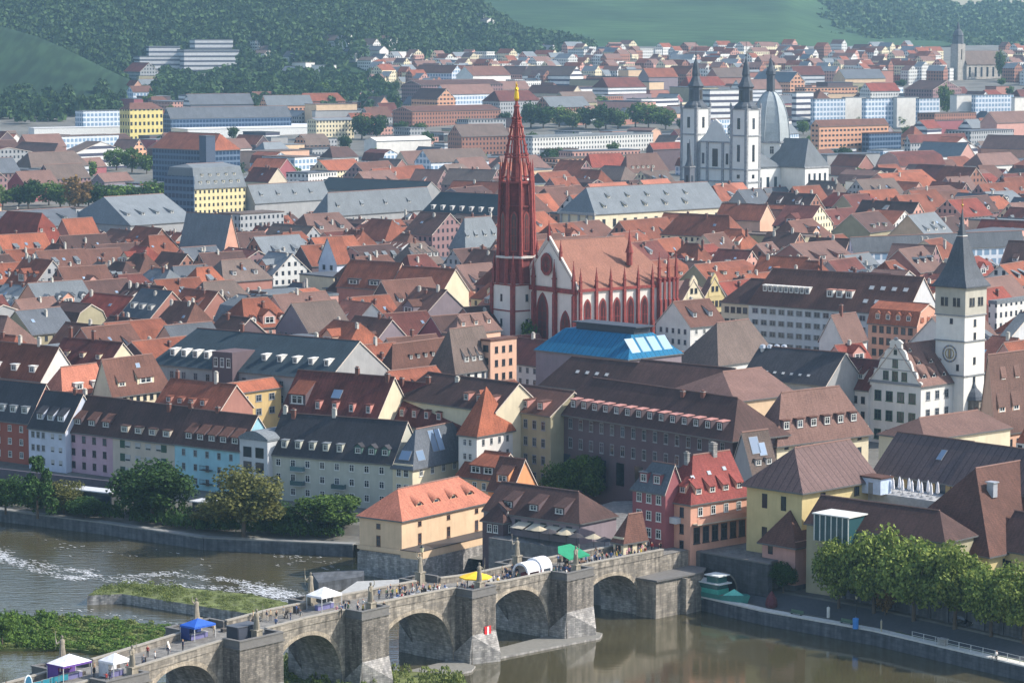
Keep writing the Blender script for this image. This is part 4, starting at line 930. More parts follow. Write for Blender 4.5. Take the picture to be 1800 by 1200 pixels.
pl = plan([(628, 1021), (736, 1016), (800, 1034), (690, 1052), (590, 1046)], 1.6); m = MB(); m.prism(ccw(pl), -1, 1.6, 0, 1); o = m.obj('concrete_landing', [ST_['quay'], flat('concrete', (160, 160, 158), .9)]); tag(o, 'pale concrete landing between the bridge and the mill', 'landing')
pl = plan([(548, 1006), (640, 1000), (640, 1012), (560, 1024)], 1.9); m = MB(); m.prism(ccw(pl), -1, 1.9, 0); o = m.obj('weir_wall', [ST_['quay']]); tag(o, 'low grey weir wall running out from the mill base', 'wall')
# foam
rr = random.Random(11); m = MB()
def flake(p, L, W, a, z):
    n = 7; ph = [2*PI*(k + rr.uniform(-.3, .3))/n for k in range(n)]; ca, sa = math.cos(a), math.sin(a)
    pts = []
    for t in ph:
        s = rr.uniform(.55, 1.1); u, v = L*s*math.cos(t), W*s*math.sin(t); pts.append((p.x + u*ca - v*sa, p.y + u*sa + v*ca, z))
    m.add(pts, [tuple(range(n))])
zf = .02
FL = [([(0, 976), (22, 986), (60, 1000), (112, 1014), (142, 1016), (172, 1010)], 150, 3), ([(0, 972), (10, 982), (60, 987), (95, 999), (150, 1003), (170, 1011)], 110, 4), ([(185, 1017), (250, 1011), (300, 1008), (350, 1014), (400, 1018), (450, 1026), (535, 1046)], 170, 4),
      ([(215, 1022), (260, 1026), (340, 1031), (420, 1038), (500, 1052)], 160, 5), ([(430, 1032), (480, 1040), (535, 1056)], 260, 9), ([(0, 968), (8, 980), (20, 990)], 60, 5), ([(40, 950), (300, 975), (600, 1000)], 26, 14), ([(100, 1070), (330, 1100)], 14, 6), ([(470, 975), (600, 985)], 16, 8)]
for pts, n, sp in FL:
    for k in range(n):
        u = rr.random() * (len(pts) - 1); i = int(u); f = u - i
        px = pts[i][0] + (pts[i+1][0] - pts[i][0]) * f + rr.gauss(0, 5); py = pts[i][1] + (pts[i+1][1] - pts[i][1]) * f + rr.gauss(0, sp * .55)
        for _q in range(2): zf += .00002; flake(U(px + rr.gauss(0, 5), py + rr.gauss(0, 1.6), 0), abs(rr.gauss(.35, .3)) + .12, rr.uniform(.05, .14), math.radians(-36 + rr.gauss(0, 12)), zf)
o = m.obj('river_foam', flat('foam', (205, 208, 212), .9), uv=False); tag(o, kind='stuff')
# quay walls
for nm, x0, x1, lab in (('quay_wall', -330, -31, 'dark quay wall along the far bank left of the mill'), ('quay_wall', 16, 140, 'dark quay wall with a pale coping along the right bank')):
    xs = [x0] + [p[0] for p in BANK if x0 < p[0] < x1] + [x1]; e = empty(nm, (xs[0], ybank(xs[0]), 0)); ox, oy = xs[0], ybank(xs[0]); m = MB(); c = MB()
    for a, b in zip(xs, xs[1:]):
        A, B_ = Vector((a, ybank(a))), Vector((b, ybank(b))); nn = Vector((-(B_-A).y, (B_-A).x)).normalized(); A -= Vector((ox, oy)); B_ -= Vector((ox, oy))
        def seg(mb, d0, d1, z0, z1):
            P = [A + nn*d0, B_ + nn*d0, B_ + nn*d1, A + nn*d1]; mb.prism([(p.x, p.y) for p in P], z0, z1)
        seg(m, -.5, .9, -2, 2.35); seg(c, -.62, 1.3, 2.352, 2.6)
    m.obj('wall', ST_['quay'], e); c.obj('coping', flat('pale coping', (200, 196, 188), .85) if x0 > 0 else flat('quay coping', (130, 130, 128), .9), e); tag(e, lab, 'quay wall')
# back walls: behind the plane trees, and along the left promenade
p0, p1 = U(1425, 1050, 3), U(1860, 1150, 3); d = (p1 - p0); m = MB(); m.box(0, d.length, 0, .8, 0, 6.5); 
for k in range(14): m.box(k*d.length/14, k*d.length/14 + .6, -.25, 0, 0, 6.3)
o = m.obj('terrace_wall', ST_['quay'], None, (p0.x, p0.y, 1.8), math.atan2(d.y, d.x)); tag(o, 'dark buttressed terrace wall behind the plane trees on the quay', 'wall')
p0, p1 = U(-60, 838, 4.5), U(200, 868, 4.5); d = p1 - p0; m = MB(); m.box(0, d.length, 0, .6, 0, 3.2); o = m.obj('promenade_wall', flat('dark hoarding', (84, 78, 88), .9), None, (p0.x, p0.y, 4), math.atan2(d.y, d.x)); tag(o, 'dark wall at street level below the red brown and mauve houses', 'wall')
def shelter(p0, p1, zz, label):
    A, B_ = U(*p0, zz), U(*p1, zz); d = B_ - A; e = empty('river_kiosk', (A.x, A.y, zz - 2.9), math.atan2(d.y, d.x)); L = d.length
    m = MB(); m.box(-.4, L + .4, -.6, 3.6, 2.75, 3.0); m.obj('roof', flat('pale sheet roof', (190, 192, 196), .6), e); m = MB(); m.box(0, L, 0, 3, -1, 2.75); m.obj('wall', flat('kiosk dark wall', (62, 66, 70)), e)
    m = MB(); m.box(.5, L - .5, -.06, 0, .9, 2.2); m.obj('counter_opening', GL(), e); tag(e, label, 'kiosk')
shelter((104, 856), (196, 866), 7.4, 'long flat roofed kiosk with a pale roof behind the riverside trees'); shelter((338, 880), (416, 889), 7.4, 'dark flat roofed kiosk under the middle riverside trees')
# quay road, verge, car, boat, cyclist and small quay things
m = MB(); xs = [16 + 4*k for k in range(32)]; v = []
for X in xs: v += [(X, ybank(X) + 4, g(X, ybank(X) + 4) + .02), (X, ybank(X) + 11.5, g(X, ybank(X) + 11.5) + .02)]
m.add(v, [(2*i, 2*i+2, 2*i+3, 2*i+1) for i in range(len(xs)-1)]); o = m.obj('quay_road', flat('asphalt', (72, 74, 78), .9)); tag(o, kind='structure')
m = MB(); v = []
for X in xs: v += [(X, ybank(X) + 1.5, g(X, ybank(X) + 1.5) + .02), (X, ybank(X) + 4, g(X, ybank(X) + 4) + .016)]
m.add(v, [(2*i, 2*i+2, 2*i+3, 2*i+1) for i in range(12, 26)]); o = m.obj('grass_verge', flat('verge grass', (70, 80, 48), .95, noise=.4)); tag(o, kind='structure')
def car_obj(x, y, z, rz, body, label, L=4.3, h=1.45, van=False):
    e = empty('parked_car', (x, y, z), rz); m = MB(); hl = L/2; W = .88
    side = [(-hl, .3), (hl, .3), (hl, .75), (hl - .25, .86), (hl - 1.1, .92), (hl - 1.75, h), (-hl + .9, h), (-hl + .15, .95), (-hl, .8)] if not van else [(-hl, .3), (hl, .3), (hl, .9), (hl - .5, 1.15), (hl - 1.1, h), (-hl + .05, h), (-hl, h - .15)]
    n = len(side); vv = [(a, -W * (.82 if b > 1.1 else 1), b) for a, b in side] + [(a, W * (.82 if b > 1.1 else 1), b) for a, b in side]
    m.add(vv, [tuple(range(n)), tuple(reversed(range(n, 2*n)))] + [((k+1) % n, k, n+k, n+(k+1) % n) for k in range(n)]); m.obj('body', body, e)
    m = MB(); zz = h - .12
    if not van:
        for s in (-1, 1): m.add([(hl - 1.25, s*.89, .96), (-hl + .45, s*.89, .98), (-hl + .95, s*.75, zz), (hl - 1.8, s*.75, zz)], [(0, 1, 2, 3) if s > 0 else (3, 2, 1, 0)])
        m.quad((hl - 1.15, -.74, .95), (hl - 1.15, .74, .95), (hl - 1.72, .68, zz), (hl - 1.72, -.68, zz))
    else:
        for s in (-1, 1): m.add([(hl - .7, s*.895, 1.15), (-hl + 2.6, s*.895, 1.15), (-hl + 2.6, s*.76, zz), (hl - 1.15, s*.76, zz)], [(0, 1, 2, 3) if s > 0 else (3, 2, 1, 0)])
        m.quad((hl - .48, -.8, 1.2), (hl - .48, .8, 1.2), (hl - 1.02, .7, zz), (hl - 1.02, -.7, zz))
    m.obj('glazing', GL(), e)
    for a in (-hl + .8, hl - .85):
        for s in (-1, 1): p = MB(); p.tube((0, -.1, 0), (0, .1, 0), .32, .32, 12); w = p.obj('wheel', flat('tyre', (28, 28, 30)), e, (a, s * .86, .32))
    for s in (-1, 1): p = MB(); p.box(0, .04, -.18, .18, 0, .14); p.obj('headlight', flat('lamp white', (220, 220, 215), .3), e, (hl - .01, s * .6, .62))
    tag(e, label, 'van' if van else 'car'); return e
q = U(1697, 1113, 2.8); car_obj(q.x, q.y, g(q.x, q.y) + .02, math.radians(-52), flat('paint black', (20, 21, 24), .2), 'black car parked on the quay road under the trees')
for px, py, colr, lab, van in ((1150, 948, (190, 186, 182), 'white van with the red rear parked at the bridge end', True), (1196, 944, (205, 203, 200), 'white van parked furthest right at the bridge head', True), (1232, 938, (120, 124, 130), 'grey car parked at the bridge head beside the coral house', False), (1118, 950, (150, 60, 62), 'red car parked at the bridge head beside the pavilion', False)):
    q = U(px, py, 9.4); car_obj(q.x, q.y, 9.32, math.radians(-30), flat('paint %d' % px, colr, .3), lab, 4.8 if van else 4.3, 2.1 if van else 1.45, van)
# excursion boat moored at the quay
q = U(1268, 1046, 2.6); e = empty('moored_boat', (q.x - 1, q.y - 1.2, 2.6 - .4), math.radians(-46))
hull = [(-7, 0, .0), (-6.5, -1.7, 0), (3, -1.9, 0), (6.5, -1.0, 0), (8, 0, 0), (6.5, 1.0, 0), (3, 1.9, 0), (-6.5, 1.7, 0)]
m = MB(); m.prism([(x*.92, y*.85) for x, y, z in hull], -.2, .3); n = 8; m.add([(x*.92, y*.85, .3) for x, y, z in hull] + [(x, y, 1.3 + (.4 if x > 5 else 0)) for x, y, z in hull], [(k, (k+1) % n, n+(k+1) % n, n+k) for k in range(n)]); m.add([(x*.97, y*.93, 1.1) for x, y, z in hull], [tuple(range(n))], 1); m.obj('hull', [flat('hull teal', (60, 130, 122), .5), flat('boat deck', (120, 110, 96))], e)
m = MB(); m.box(-4.6, 1.6, -1.5, 1.5, 1.1, 2.0, 0); m.box(-4.5, 1.5, -1.4, 1.4, 2.0, 2.9, 1); m.box(-5, 2.2, -1.7, 1.7, 2.9, 3.1, 2); m.box(-1.2, 1.4, -1.2, 1.2, 3.1, 4.3, 1); m.box(-1.5, 1.9, -1.5, 1.5, 4.3, 4.5, 2); m.obj('cabin', [flat('cabin teal', (70, 168, 150), .5), glassmat('boat glass', (70, 120, 118), .1, .3), flat('cabin white', (215, 218, 216), .5)], e)
m = MB(); m.add([(2.6, -1.2, 1.2), (6.4, -.6, 1.3), (6.4, .6, 1.3), (2.6, 1.2, 1.2), (4.2, 0, 2.4)], [(0, 1, 4), (1, 2, 4), (2, 3, 4), (3, 0, 4)]); m.obj('tarpaulin', flat('tarp mint', (110, 196, 176), .7), e); m = MB(); m.tube((-5.8, 0, 1.1), (-5.8, 0, 4.2), .05); m.tube((-5.8, 0, 4.1), (-3.4, 0, 4.5), .1); m.obj('mast', frmat('white'), e)
tag(e, 'teal and white excursion boat lying at the quay beside the bridge', 'boat')
def quay_thing(name, px, py, fn, label, cat):
    q = U(px, py, 2.55); e = empty(name, (q.x, q.y, g(q.x, q.y)), math.radians(-48)); fn(e); tag(e, label, cat)
def bin_(col, h, w):
    def f(e): m = MB(); m.lathe([(w*.9, 0), (w, .1), (w, h*.85), (w*1.08, h*.86), (w*1.02, h), (.05, h + .12)], n=10); m.obj('body', flat('bin %s' % (col,), col, .5), e); m = MB(); m.tube((0, 0, h + .1), (0, 0, h + .3), .1, .06); m.obj('cap', frmat('grey'), e)
    return f
quay_thing('blue_bin', 1504, 1103, bin_((60, 130, 200), 1.8, .5), 'bright blue upright container on the quay edge', 'container')
quay_thing('white_pillar', 1456, 1084, bin_((215, 212, 205), 1.8, .28), 'slim white pillar on the quay verge', 'pillar')
quay_thing('bollard', 1549, 1110, bin_((175, 165, 140), 2.0, .14), 'thin pale post on the quay verge', 'post')
quay_thing('stone_block', 1657, 1134, lambda e: (MB().box(-.7, .7, -.5, .5, 0, 1.2).box(-.8, .8, -.6, .6, 1.2, 1.35)).obj('block', ST_['ashlar'], e), 'grey stone block at the lower end of the quay verge', 'block')
def bench(e):
    m = MB(); m.box(-1.4, 1.4, -.25, .25, .42, .5); m.obj('seat', flat('bench green', (86, 110, 90)), e); m = MB(); m.box(-1.4, 1.4, .22, .28, .55, .95); m.obj('backrest', flat('bench green', (86, 110, 90)), e)
    for x in (-1.1, 1.1): m = MB(); m.box(-.06, .06, -.22, .24, 0, .42); m.obj('leg', frmat('dark'), e, (x, 0, 0))
quay_thing('park_bench', 1400, 1080, bench, 'green bench on the quay verge near the boat', 'bench')
quay_thing('park_bench', 1488, 1096, bench, 'pale green bench beside the blue container', 'bench')
def cone_shrub(e):
    m = MB(); m.lathe([(.9, 0), (1.1, .6), (.9, 1.6), (.45, 2.4), (.05, 2.9)], n=10); m.obj('cover', flat('maroon cover', (92, 46, 52), .9, noise=.3, ns=3), e)
quay_thing('covered_statue', 1356, 1066, cone_shrub, 'maroon covered cone shaped object at the quay edge', 'cover')
# railing at the lower end of the quay
xs = [66 + 1.6*k for k in range(14)]; e = empty('quay_railing', (66, ybank(66), 2.6)); m = MB()
for X in xs: m.box(X - 66 - .04, X - 66 + .04, ybank(X) - ybank(66) + .3, ybank(X) - ybank(66) + .38, 0, 1.1)
for X, Y in zip(xs, xs[1:]):
    for z in (.5, 1.1): m.tube((X - 66, ybank(X) - ybank(66) + .34, z), (Y - 66, ybank(Y) - ybank(66) + .34, z), .035, n=4)
m.obj('rail', frmat('white'), e); tag(e, 'white railing along the lower end of the quay', 'railing')

for k, (t, v) in enumerate(((-8, 6.2), (-6, 2.6), (-2, 7.4), (1, 3.0), (21, 7.0), (23, 6.6), (29, 7.6), (37, 7.3), (48, 7.0), (50, .9), (68, -1.6), (70, -.4), (84, 1.2), (88, 6.8), (98, 2.0), (104, 7.6))):
    e = at_bridge('crate', t, v, .3 * k); m = MB(); w_, h_ = .35 + .12 * (k % 3), .5 + .2 * (k % 4); m.box(-w_, w_, -.32, .32, 0, h_, 0)
    for z in (0.02, h_ * .5): m.box(-w_ - .02, w_ + .02, -.34, .34, z, z + .1, 1)
    m.obj('box', [flat('crate %d' % (k % 4), ((92, 84, 76), (50, 56, 76), (150, 146, 140), (70, 62, 60))[k % 4]), frmat('dark')], e); auto(e, ('brown', 'dark blue', 'pale grey', 'dark brown')[k % 4] + ' crate on the bridge', *proj(e.location.x, e.location.y, e.location.z), 'crate', 'crates and boxes by the stalls')
for k, (t, v) in enumerate(((-3.2, 4.0), (9, 6.5), (33, 5.6), (45, 4.2), (62, 2.9), (80, 4.0), (100, 4.2), (110, 5.0))):
    e = at_bridge('sandwich_board', t, v, .5 * k); m = MB(); m.slab([(-.35, -.3, 0), (.35, -.3, 0), (.35, 0, 1.1), (-.35, 0, 1.1)], .04, (0, -1, .3)); m.slab([(.35, .3, 0), (-.35, .3, 0), (-.35, 0, 1.1), (.35, 0, 1.1)], .04, (0, 1, .3)); m.obj('board', flat('board %d' % (k % 2), ((70, 60, 54), (214, 210, 200))[k % 2]), e); auto(e, ('dark', 'white')[k % 2] + ' sandwich board on the bridge', *proj(e.location.x, e.location.y, e.location.z), 'board', 'sandwich boards')
# ================================================================ red and white gothic chapel
CHW = wallmat('chapel white', (222, 214, 204), 0, .12); RS = ST_['red']; RG = glassmat('chapel glass', (70, 34, 36), .3, .1)
r = hq('gothic_chapel', (1015, 508), 917, 1186, 21, 0, CHW, roofmat('roof chapel', (150, 105, 88), 'tile', var=.02, patch=.14), -54, ridge='y', hr=8, z=32, rhm=12.6, ov=.3, win={})
tag(r, 'white gothic chapel with red sandstone buttresses and a large plain pinkish roof', 'chapel')
CH = r; hx, hy, H, rh = r['_hx'], r['_hy'], r['_H'], r['_rh']
def lancet(w, h, n=6):
    pts = [(-w/2, 0), (w/2, 0), (w/2, h - w)]
    for k in range(1, n): a = (PI/2.6) * k / n; pts.append((w/2 - w*.5*(1 - math.cos(a))*1.62, h - w + w * math.sin(a) * 1.08))
    pts.append((0, h)); return pts + [(-x, z) for x, z in reversed(pts[2:-1])]
def lancet_obj(parent, x, y, z, w, h, rz, name='lancet_window'):
    m = MB(); po = lancet(w, h); pi = [(a*.72, .35 + b*.93) for a, b in po]
    m.slab([(a, -.16, b) for a, b in po], .2, (0, -1, 0), 0); m.add([(a, -.17, b) for a, b in pi], [tuple(range(len(pi)))], 1)
    m.box(-.09, .09, -.26, -.17, .4, h*.8, 0)
    for k in range(1, 4): m.box(-w*.34, w*.34, -.24, -.17, h*.2*k, h*.2*k + .12, 0)
    return m.obj(name, [RS, RG], parent, (x, y, z), rz)
def pinn(parent, x, y, z, s=1.0, h=6.0, name='pinnacle'):
    m = MB(); m.box(-.42*s, .42*s, -.42*s, .42*s, 0, h*.4); m.box(-.55*s, .55*s, -.55*s, .55*s, h*.4, h*.44); m.frustum(0, 0, h*.44, h, .55*s, .04, 0, 4)
    for k in range(1, 4): q = .5*s*(1 - k/4); m.box(-q, q, -q, q, h*(.44 + .14*k), h*(.44 + .14*k) + .15)
    m.ell((0, 0, h), (.14*s, .14*s, .22*s), 0, 6, 4)
    return m.obj(name, RS, parent, (x, y, z))
D = 2*hy; nb = 6
def ypos(px): # local y on the right side for a pixel column
    best = None
    for k in range(400):
        y = -hy + D*k/399; w_ = Matrix.Rotation(r.rotation_euler.z, 3, 'Z') @ Vector((hx, y, 0)); p = proj(r.location.x + w_.x, r.location.y + w_.y, 25)
        if best is None or abs(p[0] - px) < best[0]: best = (abs(p[0] - px), y)
    return best[1]
bpx = [1018, 1047, 1072, 1096, 1120, 1145]
for k, px in enumerate(bpx):
    y = ypos(px) if k else -hy + .8
    m = MB(); m.box(-.2, 1.1, -.45, .45, 0, H * .55); m.box(-.2, .8, -.4, .4, H * .55, H * .95); m.add([(.8, -.4, H*.95), (.8, .4, H*.95), (-.2, .4, H*1.04), (-.2, -.4, H*1.04), (-.2, -.4, H*.95), (-.2, .4, H*.95)], [(0, 1, 2, 3), (0, 3, 4), (1, 5, 2)]); m.obj('buttress', RS, r, (hx, y, 0)); pinn(r, hx + .4, y, H * .97, .8, 6.2)
ys = [ypos(p) for p in bpx]
for a, b in zip(ys, ys[1:]): lancet_obj(r, hx + .02, (a + b)/2, H - 16.5, 2.5, 13.6, PI/2)
for k, px in enumerate((1156, 1164, 1172, 1180, 1188)):                      # closely set buttresses of the choir
    y = ypos(px) if px < 1186 else hy; m = MB(); m.box(-.2, 1.7, -.38, .38, 0, H * .8); m.box(-.2, 1.3, -.36, .36, H * .8, H * 1.06, 0); m.box(-.3, 1.5, -.45, .45, H*1.06, H*1.06 + .4); m.obj('buttress', RS, r, (hx, y, 0))
    if k % 2 == 0: pinn(r, hx + .6, y, H * 1.06, .8, 7.5)
    if k < 4: m = MB(); m.box(0, .9, -.45, .45, H * .2, H * 1.02); m.obj('choir_pier', CHW, r, (hx, y + 1.0, 0))
m = MB(); m.box(-hx - .5, hx + .5, -hy - .5, hy + .5, 0, 3.0); m.box(hx - .2, hx + .55, -hy, hy + .5, H - .9, H - .1); m.obj('plinth', RS, r)
# west gable, towards the viewer's left
m = MB(); g0 = [(-hx, 0), (hx, 0), (0, rh + .9)]
m.slab([(x, -hy - .12, H + z) for x, z in g0], .5, (0, -1, 0), 0)
for s in (-1, 1): m.slab([(s*hx*1.03, -hy - .3, H - .3), (s*hx*1.03, -hy - .3, H + .5), (0, -hy - .3, H + rh + 1.7), (0, -hy - .3, H + rh + .8)][::1 if s < 0 else -1][::-1] if False else [(s*hx*1.03, -hy - .3, H - .3), (0, -hy - .3, H + rh + .8), (0, -hy - .3, H + rh + 1.7), (s*hx*1.03, -hy - .3, H + .6)][::-s], .6, (0, -1, 0), 1)
m.box(-hx - .2, hx + .2, -hy - .45, -hy, H - 1.6, H - .3, 2); m.obj('gable', [CHW, flat('gable coping', (205, 195, 185), .9), RS], r)
n = 18; m = MB(); pts = [(2.5*math.sin(2*PI*k/n)*(1.12 if k % 3 == 0 else 1), 3.2*math.cos(2*PI*k/n)) for k in range(n)]
m.slab([(x, -.1, z) for x, z in pts][::-1], .25, (0, -1, 0), 0); m.add([(x*.72, -.12, z*.72) for x, z in pts][::-1], [tuple(range(n))], 1)
for k in range(6): a = PI*k/6; m.tube((-1.8*math.cos(a), -.16, -2.3*math.sin(a)), (1.8*math.cos(a), -.16, 2.3*math.sin(a)), .1, n=4)
m.obj('rose_window', [RS, RG], r, (-.6, -hy - .62, H + rh*.48))
lancet_obj(r, -3.0, -hy - .02, H - 15.2, 5.4, 13.2, 0); lancet_obj(r, 7.6, -hy - .02, H - 17.5, 4.6, 11.2, 0); lancet_obj(r, -hx + 2.6, -hy - .02, 1, 3.2, 12.6, 0, 'portal')
for x in (-6.4, 3.4, hx - .7): m = MB(); m.box(-.5, .5, -1.2, .1, 0, H * .9); m.add([(-.5, -1.2, H*.9), (.5, -1.2, H*.9), (.5, .1, H*.97), (-.5, .1, H*.97), (-.5, .1, H*.9), (.5, .1, H*.9)], [(0, 1, 2, 3), (0, 3, 4), (1, 5, 2)]); m.obj('buttress', RS, r, (x, -hy, 0)); pinn(r, x, -hy - .8, H * .93, 1, 9)
for s, z in ((.0, 1.03), (.42, .62), (-.42, .62)): pinn(r, s*hx, -hy - .1, H + rh*z - .4, .8, 5.5)
m = MB(); m.lathe([(.9, 0), (.85, 3.4), (1.2, 3.5), (.5, 6), (.08, 10)], n=8); m.obj('ridge_turret', RS, r, (hx * .62, hy * .28, H + rh * .42))
# chapel tower
A = U(908, 497, 32); zg = 10; e = empty('chapel_tower', (A.x, A.y + 1, zg), r.rotation_euler.z); tag(e, 'slender red openwork chapel spire on a white base, topped by a gilded figure', 'tower')
s = 4.9; T1_ = 22.0
m = MB(); m.prism([(-s, -s), (s, -s), (s, s), (-s, s)], 0, T1_, 0)
for z in (7, 14.2, T1_ - .5): m.prism([(-s-.12, -s-.12), (s+.12, -s-.12), (s+.12, s+.12), (-s-.12, s+.12)], z, z + .4, 1)
for x in (-s, s):
    for y in (-s, s): m.box(x-.55, x+.55, y-.55, y+.55, 0, T1_, 1)
m.obj('base', [CHW, RS], e)
for z in (4, 11, 18): window(e, -.5, -s - .02, z, .9, 2.0, 0, 'dark'); 
for z in (11, 18): window(e, s + .02, 0, z, .9, 2.0, PI/2, 'dark')
m = MB(); m.frustum(0, 0, T1_, 29.2, 5.5, 5.3, 0, 8, PI/8); m.frustum(0, 0, 29.2, 29.8, 6.0, 6.0, 1, 8, PI/8, capb=True); m.frustum(0, 0, 29.8, 50, 4.7, 3.9, 0, 8, PI/8)
for z, q in ((36, 5.0), (43.5, 4.75), (50, 4.6)): m.frustum(0, 0, z, z + .5, q, q, 0, 8, PI/8, capb=True)
m.obj('belfry', [stonemat('red sandstone dark', (120, 50, 48), .8, .4, .15, .8, .3), flat('white cornice', (205, 198, 190), .9)], e)
for k in range(8):
    a = PI/8 + 2*PI*k/8; c, d = math.cos(a), math.sin(a)
    m = MB(); m.tube((5.4*c, 5.4*d, T1_), (5.25*c, 5.25*d, 29.3), .7, .65, 6); m.tube((5.3*c, 5.3*d, 29.3), (4.7*c, 4.7*d, 51), .62, .5, 6); m.frustum(4.7*c, 4.7*d, 51, 57, .55, .03, 0, 4)
    m.tube((4.6*c, 4.6*d, 50.5), (.5*c, .5*d, 71), .32, .2, 5)
    for j in range(1, 8): f = j/8; rr_ = 4.6 + (.5 - 4.6)*f + .25; m.ell((rr_*c, rr_*d, 50.5 + 20.5*f), (.3, .3, .36), 0, 6, 4)
    m.obj('rib', RS, e)
    a2 = 2*PI*k/8; lo = lancet_obj(e, 4.62*math.cos(a2), 4.62*math.sin(a2), 31, 2.0, 11.4, a2 + PI/2, 'bell_opening'); 
m = MB()
for z, q, h in ((50.5, 4.5, 1.3), (57.5, 3.15, .8), (62.5, 2.15, .7), (67, 1.3, .6)):
    for k in range(8):
        a0, a1 = PI/8 + 2*PI*k/8, PI/8 + 2*PI*(k+1)/8; m.tube((q*math.cos(a0), q*math.sin(a0), z), (q*math.cos(a1), q*math.sin(a1), z), .25, n=5); m.tube((q*math.cos(a0), q*math.sin(a0), z + h), (q*math.cos(a1), q*math.sin(a1), z + h), .16, n=5)
m.frustum(0, 0, 50, 70, 1.7, .35, 0, 8, 0); m.lathe([(.6, 70), (.7, 71.5), (1.0, 71.7), (.5, 72.2), (.35, 73.5)], n=8); m.obj('spire', RS, e)
for k in range(4):
    a = PI/4 + PI/2*k; q = s * 1.3; pinn(e, q*math.cos(a), q*math.sin(a), T1_ - 1, 1.2, 9.5)
m = MB(); GD_ = flat('gilding', (225, 180, 40), .3, .5, noise=.05)
m.lathe([(.5, 0), (.75, .6), (.62, 2.0), (.45, 2.8), (.62, 3.3), (.5, 3.7), (.2, 3.9), (.28, 4.3), (.26, 4.6), (.05, 4.8)], n=10)
m.tube((.5, 0, 3.4), (.9, -.3, 2.9), .18, .12); m.tube((.9, -.3, 2.9), (.6, -.6, 3.5), .14, .2)
for k in range(10): a = 2*PI*k/10; m.tube((.25*math.cos(a), 0, 4.6 + .25*math.sin(a)), (.75*math.cos(a), 0, 4.6 + .75*math.sin(a)), .04, n=4)
m.obj('gilded_figure', GD_, e, (0, 0, 73.3))
# ================================================================ white twin towered church in the distance
d0 = 1425; WB = wallmat('baroque white', (214, 214, 210), 0, .12); SL = R_['slate']; BS = stonemat('baroque bands', (150, 152, 156), 1.2, .6, .08, .9, .2)
c0 = Vector((Xat(1312, 300, d0), d0)); an = math.radians(-45); dx = Vector((math.cos(an), math.sin(an))); ny = Vector((-dx.y, dx.x)); zg = g(c0.x, c0.y) - 1
e = empty('twin_tower_church', (c0.x, c0.y, zg), an); tag(e, 'white baroque church with two slate spires and a ribbed dome in the distance', 'church')
ZT = Zat(1312, 192, d0) - zg; SP = Zat(1312, 74, d0) - zg
S = 10.6; FW = 44
for k, x0 in enumerate((-S, -FW)):
    m = MB(); m.prism([(x0, 0), (x0+S, 0), (x0+S, S), (x0, S)], 0, ZT, 0)
    for z in (ZT*.3, ZT*.42, ZT*.74, ZT - .5): m.prism([(x0-.35, -.35), (x0+S+.35, -.35), (x0+S+.35, S+.35), (x0-.35, S+.35)], z, z + .7, 1)
    for xx in (x0, x0 + S - 1.2):
        m.box(xx - .1, xx + 1.3, -.25, 1, 0, ZT, 1); m.box(x0 + S - 1, x0 + S + .25, (0 if xx == x0 else S - 1.2), (1.2 if xx == x0 else S), 0, ZT, 1)
    t = m.obj('tower', [WB, BS], e); cx, cy = x0 + S/2, S/2
    for z, h in ((ZT*.2, 5), (ZT*.36, 2), (ZT*.58, 8.5), (ZT*.86, 5.5)): window(t, cx, -.02, z, 1.9, h, 0, 'hole'); window(t, x0 + S + .02, cy, z, 1.9, h, PI/2, 'hole')
    m = MB(); hh = SP - ZT
    m.lathe([(S*.6, 0), (S*.58, 1.2), (S*.36, hh*.1), (S*.34, hh*.3), (S*.42, hh*.33), (S*.28, hh*.4), (S*.17, hh*.48), (S*.2, hh*.52), (S*.13, hh*.66), (.5, hh*.74), (.18, hh*.78), (.12, hh)], cx, cy, 8, 0, PI/8); m.ell((cx, cy, hh*.8), (.6, .6, .6)); sp = m.obj('spire', SL, t, (0, 0, ZT))
    for a in range(4): q = (S*.36, 0) ; window(sp, cx + S*.335*math.sin(a*PI/2), cy - S*.335*math.cos(a*PI/2), hh*.2, 1.5, hh*.15, a*PI/2, 'hole')
    for sx in (0, 1):
        for sy in (0, 1): m = MB(); m.lathe([(.6, 0), (.5, 1.4), (.7, 1.5), (.12, 3.2)], n=6); m.obj('urn', BS, t, (x0 + sx*S, sy*S, ZT))
FH = ZT * .68
m = MB(); m.prism([(-FW + S, 1.5), (-S, 1.5), (-S, 8), (-FW + S, 8)], 0, FH, 0); gx = (FW - 2*S)/2; gc = -FW/2
m.slab([(gc - gx, 1.4, FH), (gc + gx, 1.4, FH), (gc + gx*.55, 1.4, FH + 4), (gc + gx*.3, 1.4, FH + 9), (gc, 1.4, FH + 11.5), (gc - gx*.3, 1.4, FH + 9), (gc - gx*.55, 1.4, FH + 4)], 1.2, (0, -1, 0), 0)
for z in (ZT*.3, ZT*.42, FH - .4): m.box(gc - gx, gc + gx, .9, 1.5, z, z + .7, 1)
for x in (gc - gx + .8, gc - gx*.45, gc + gx*.45, gc + gx - .8): m.box(x - .7, x + .7, 1.0, 1.5, 0, FH, 1)
f = m.obj('facade', [WB, BS], e)
for z, h, w in ((ZT*.16, 8, 3.2), (ZT*.53, 9, 3.6)): window(f, gc, 1.35, z, w, h, 0, 'hole')
for x in (gc - gx*.7, gc + gx*.7): window(f, x, 1.35, ZT*.52, 1.6, 5.5, 0, 'hole'); window(f, x, 1.35, ZT*.15, 1.6, 4.5, 0, 'hole')
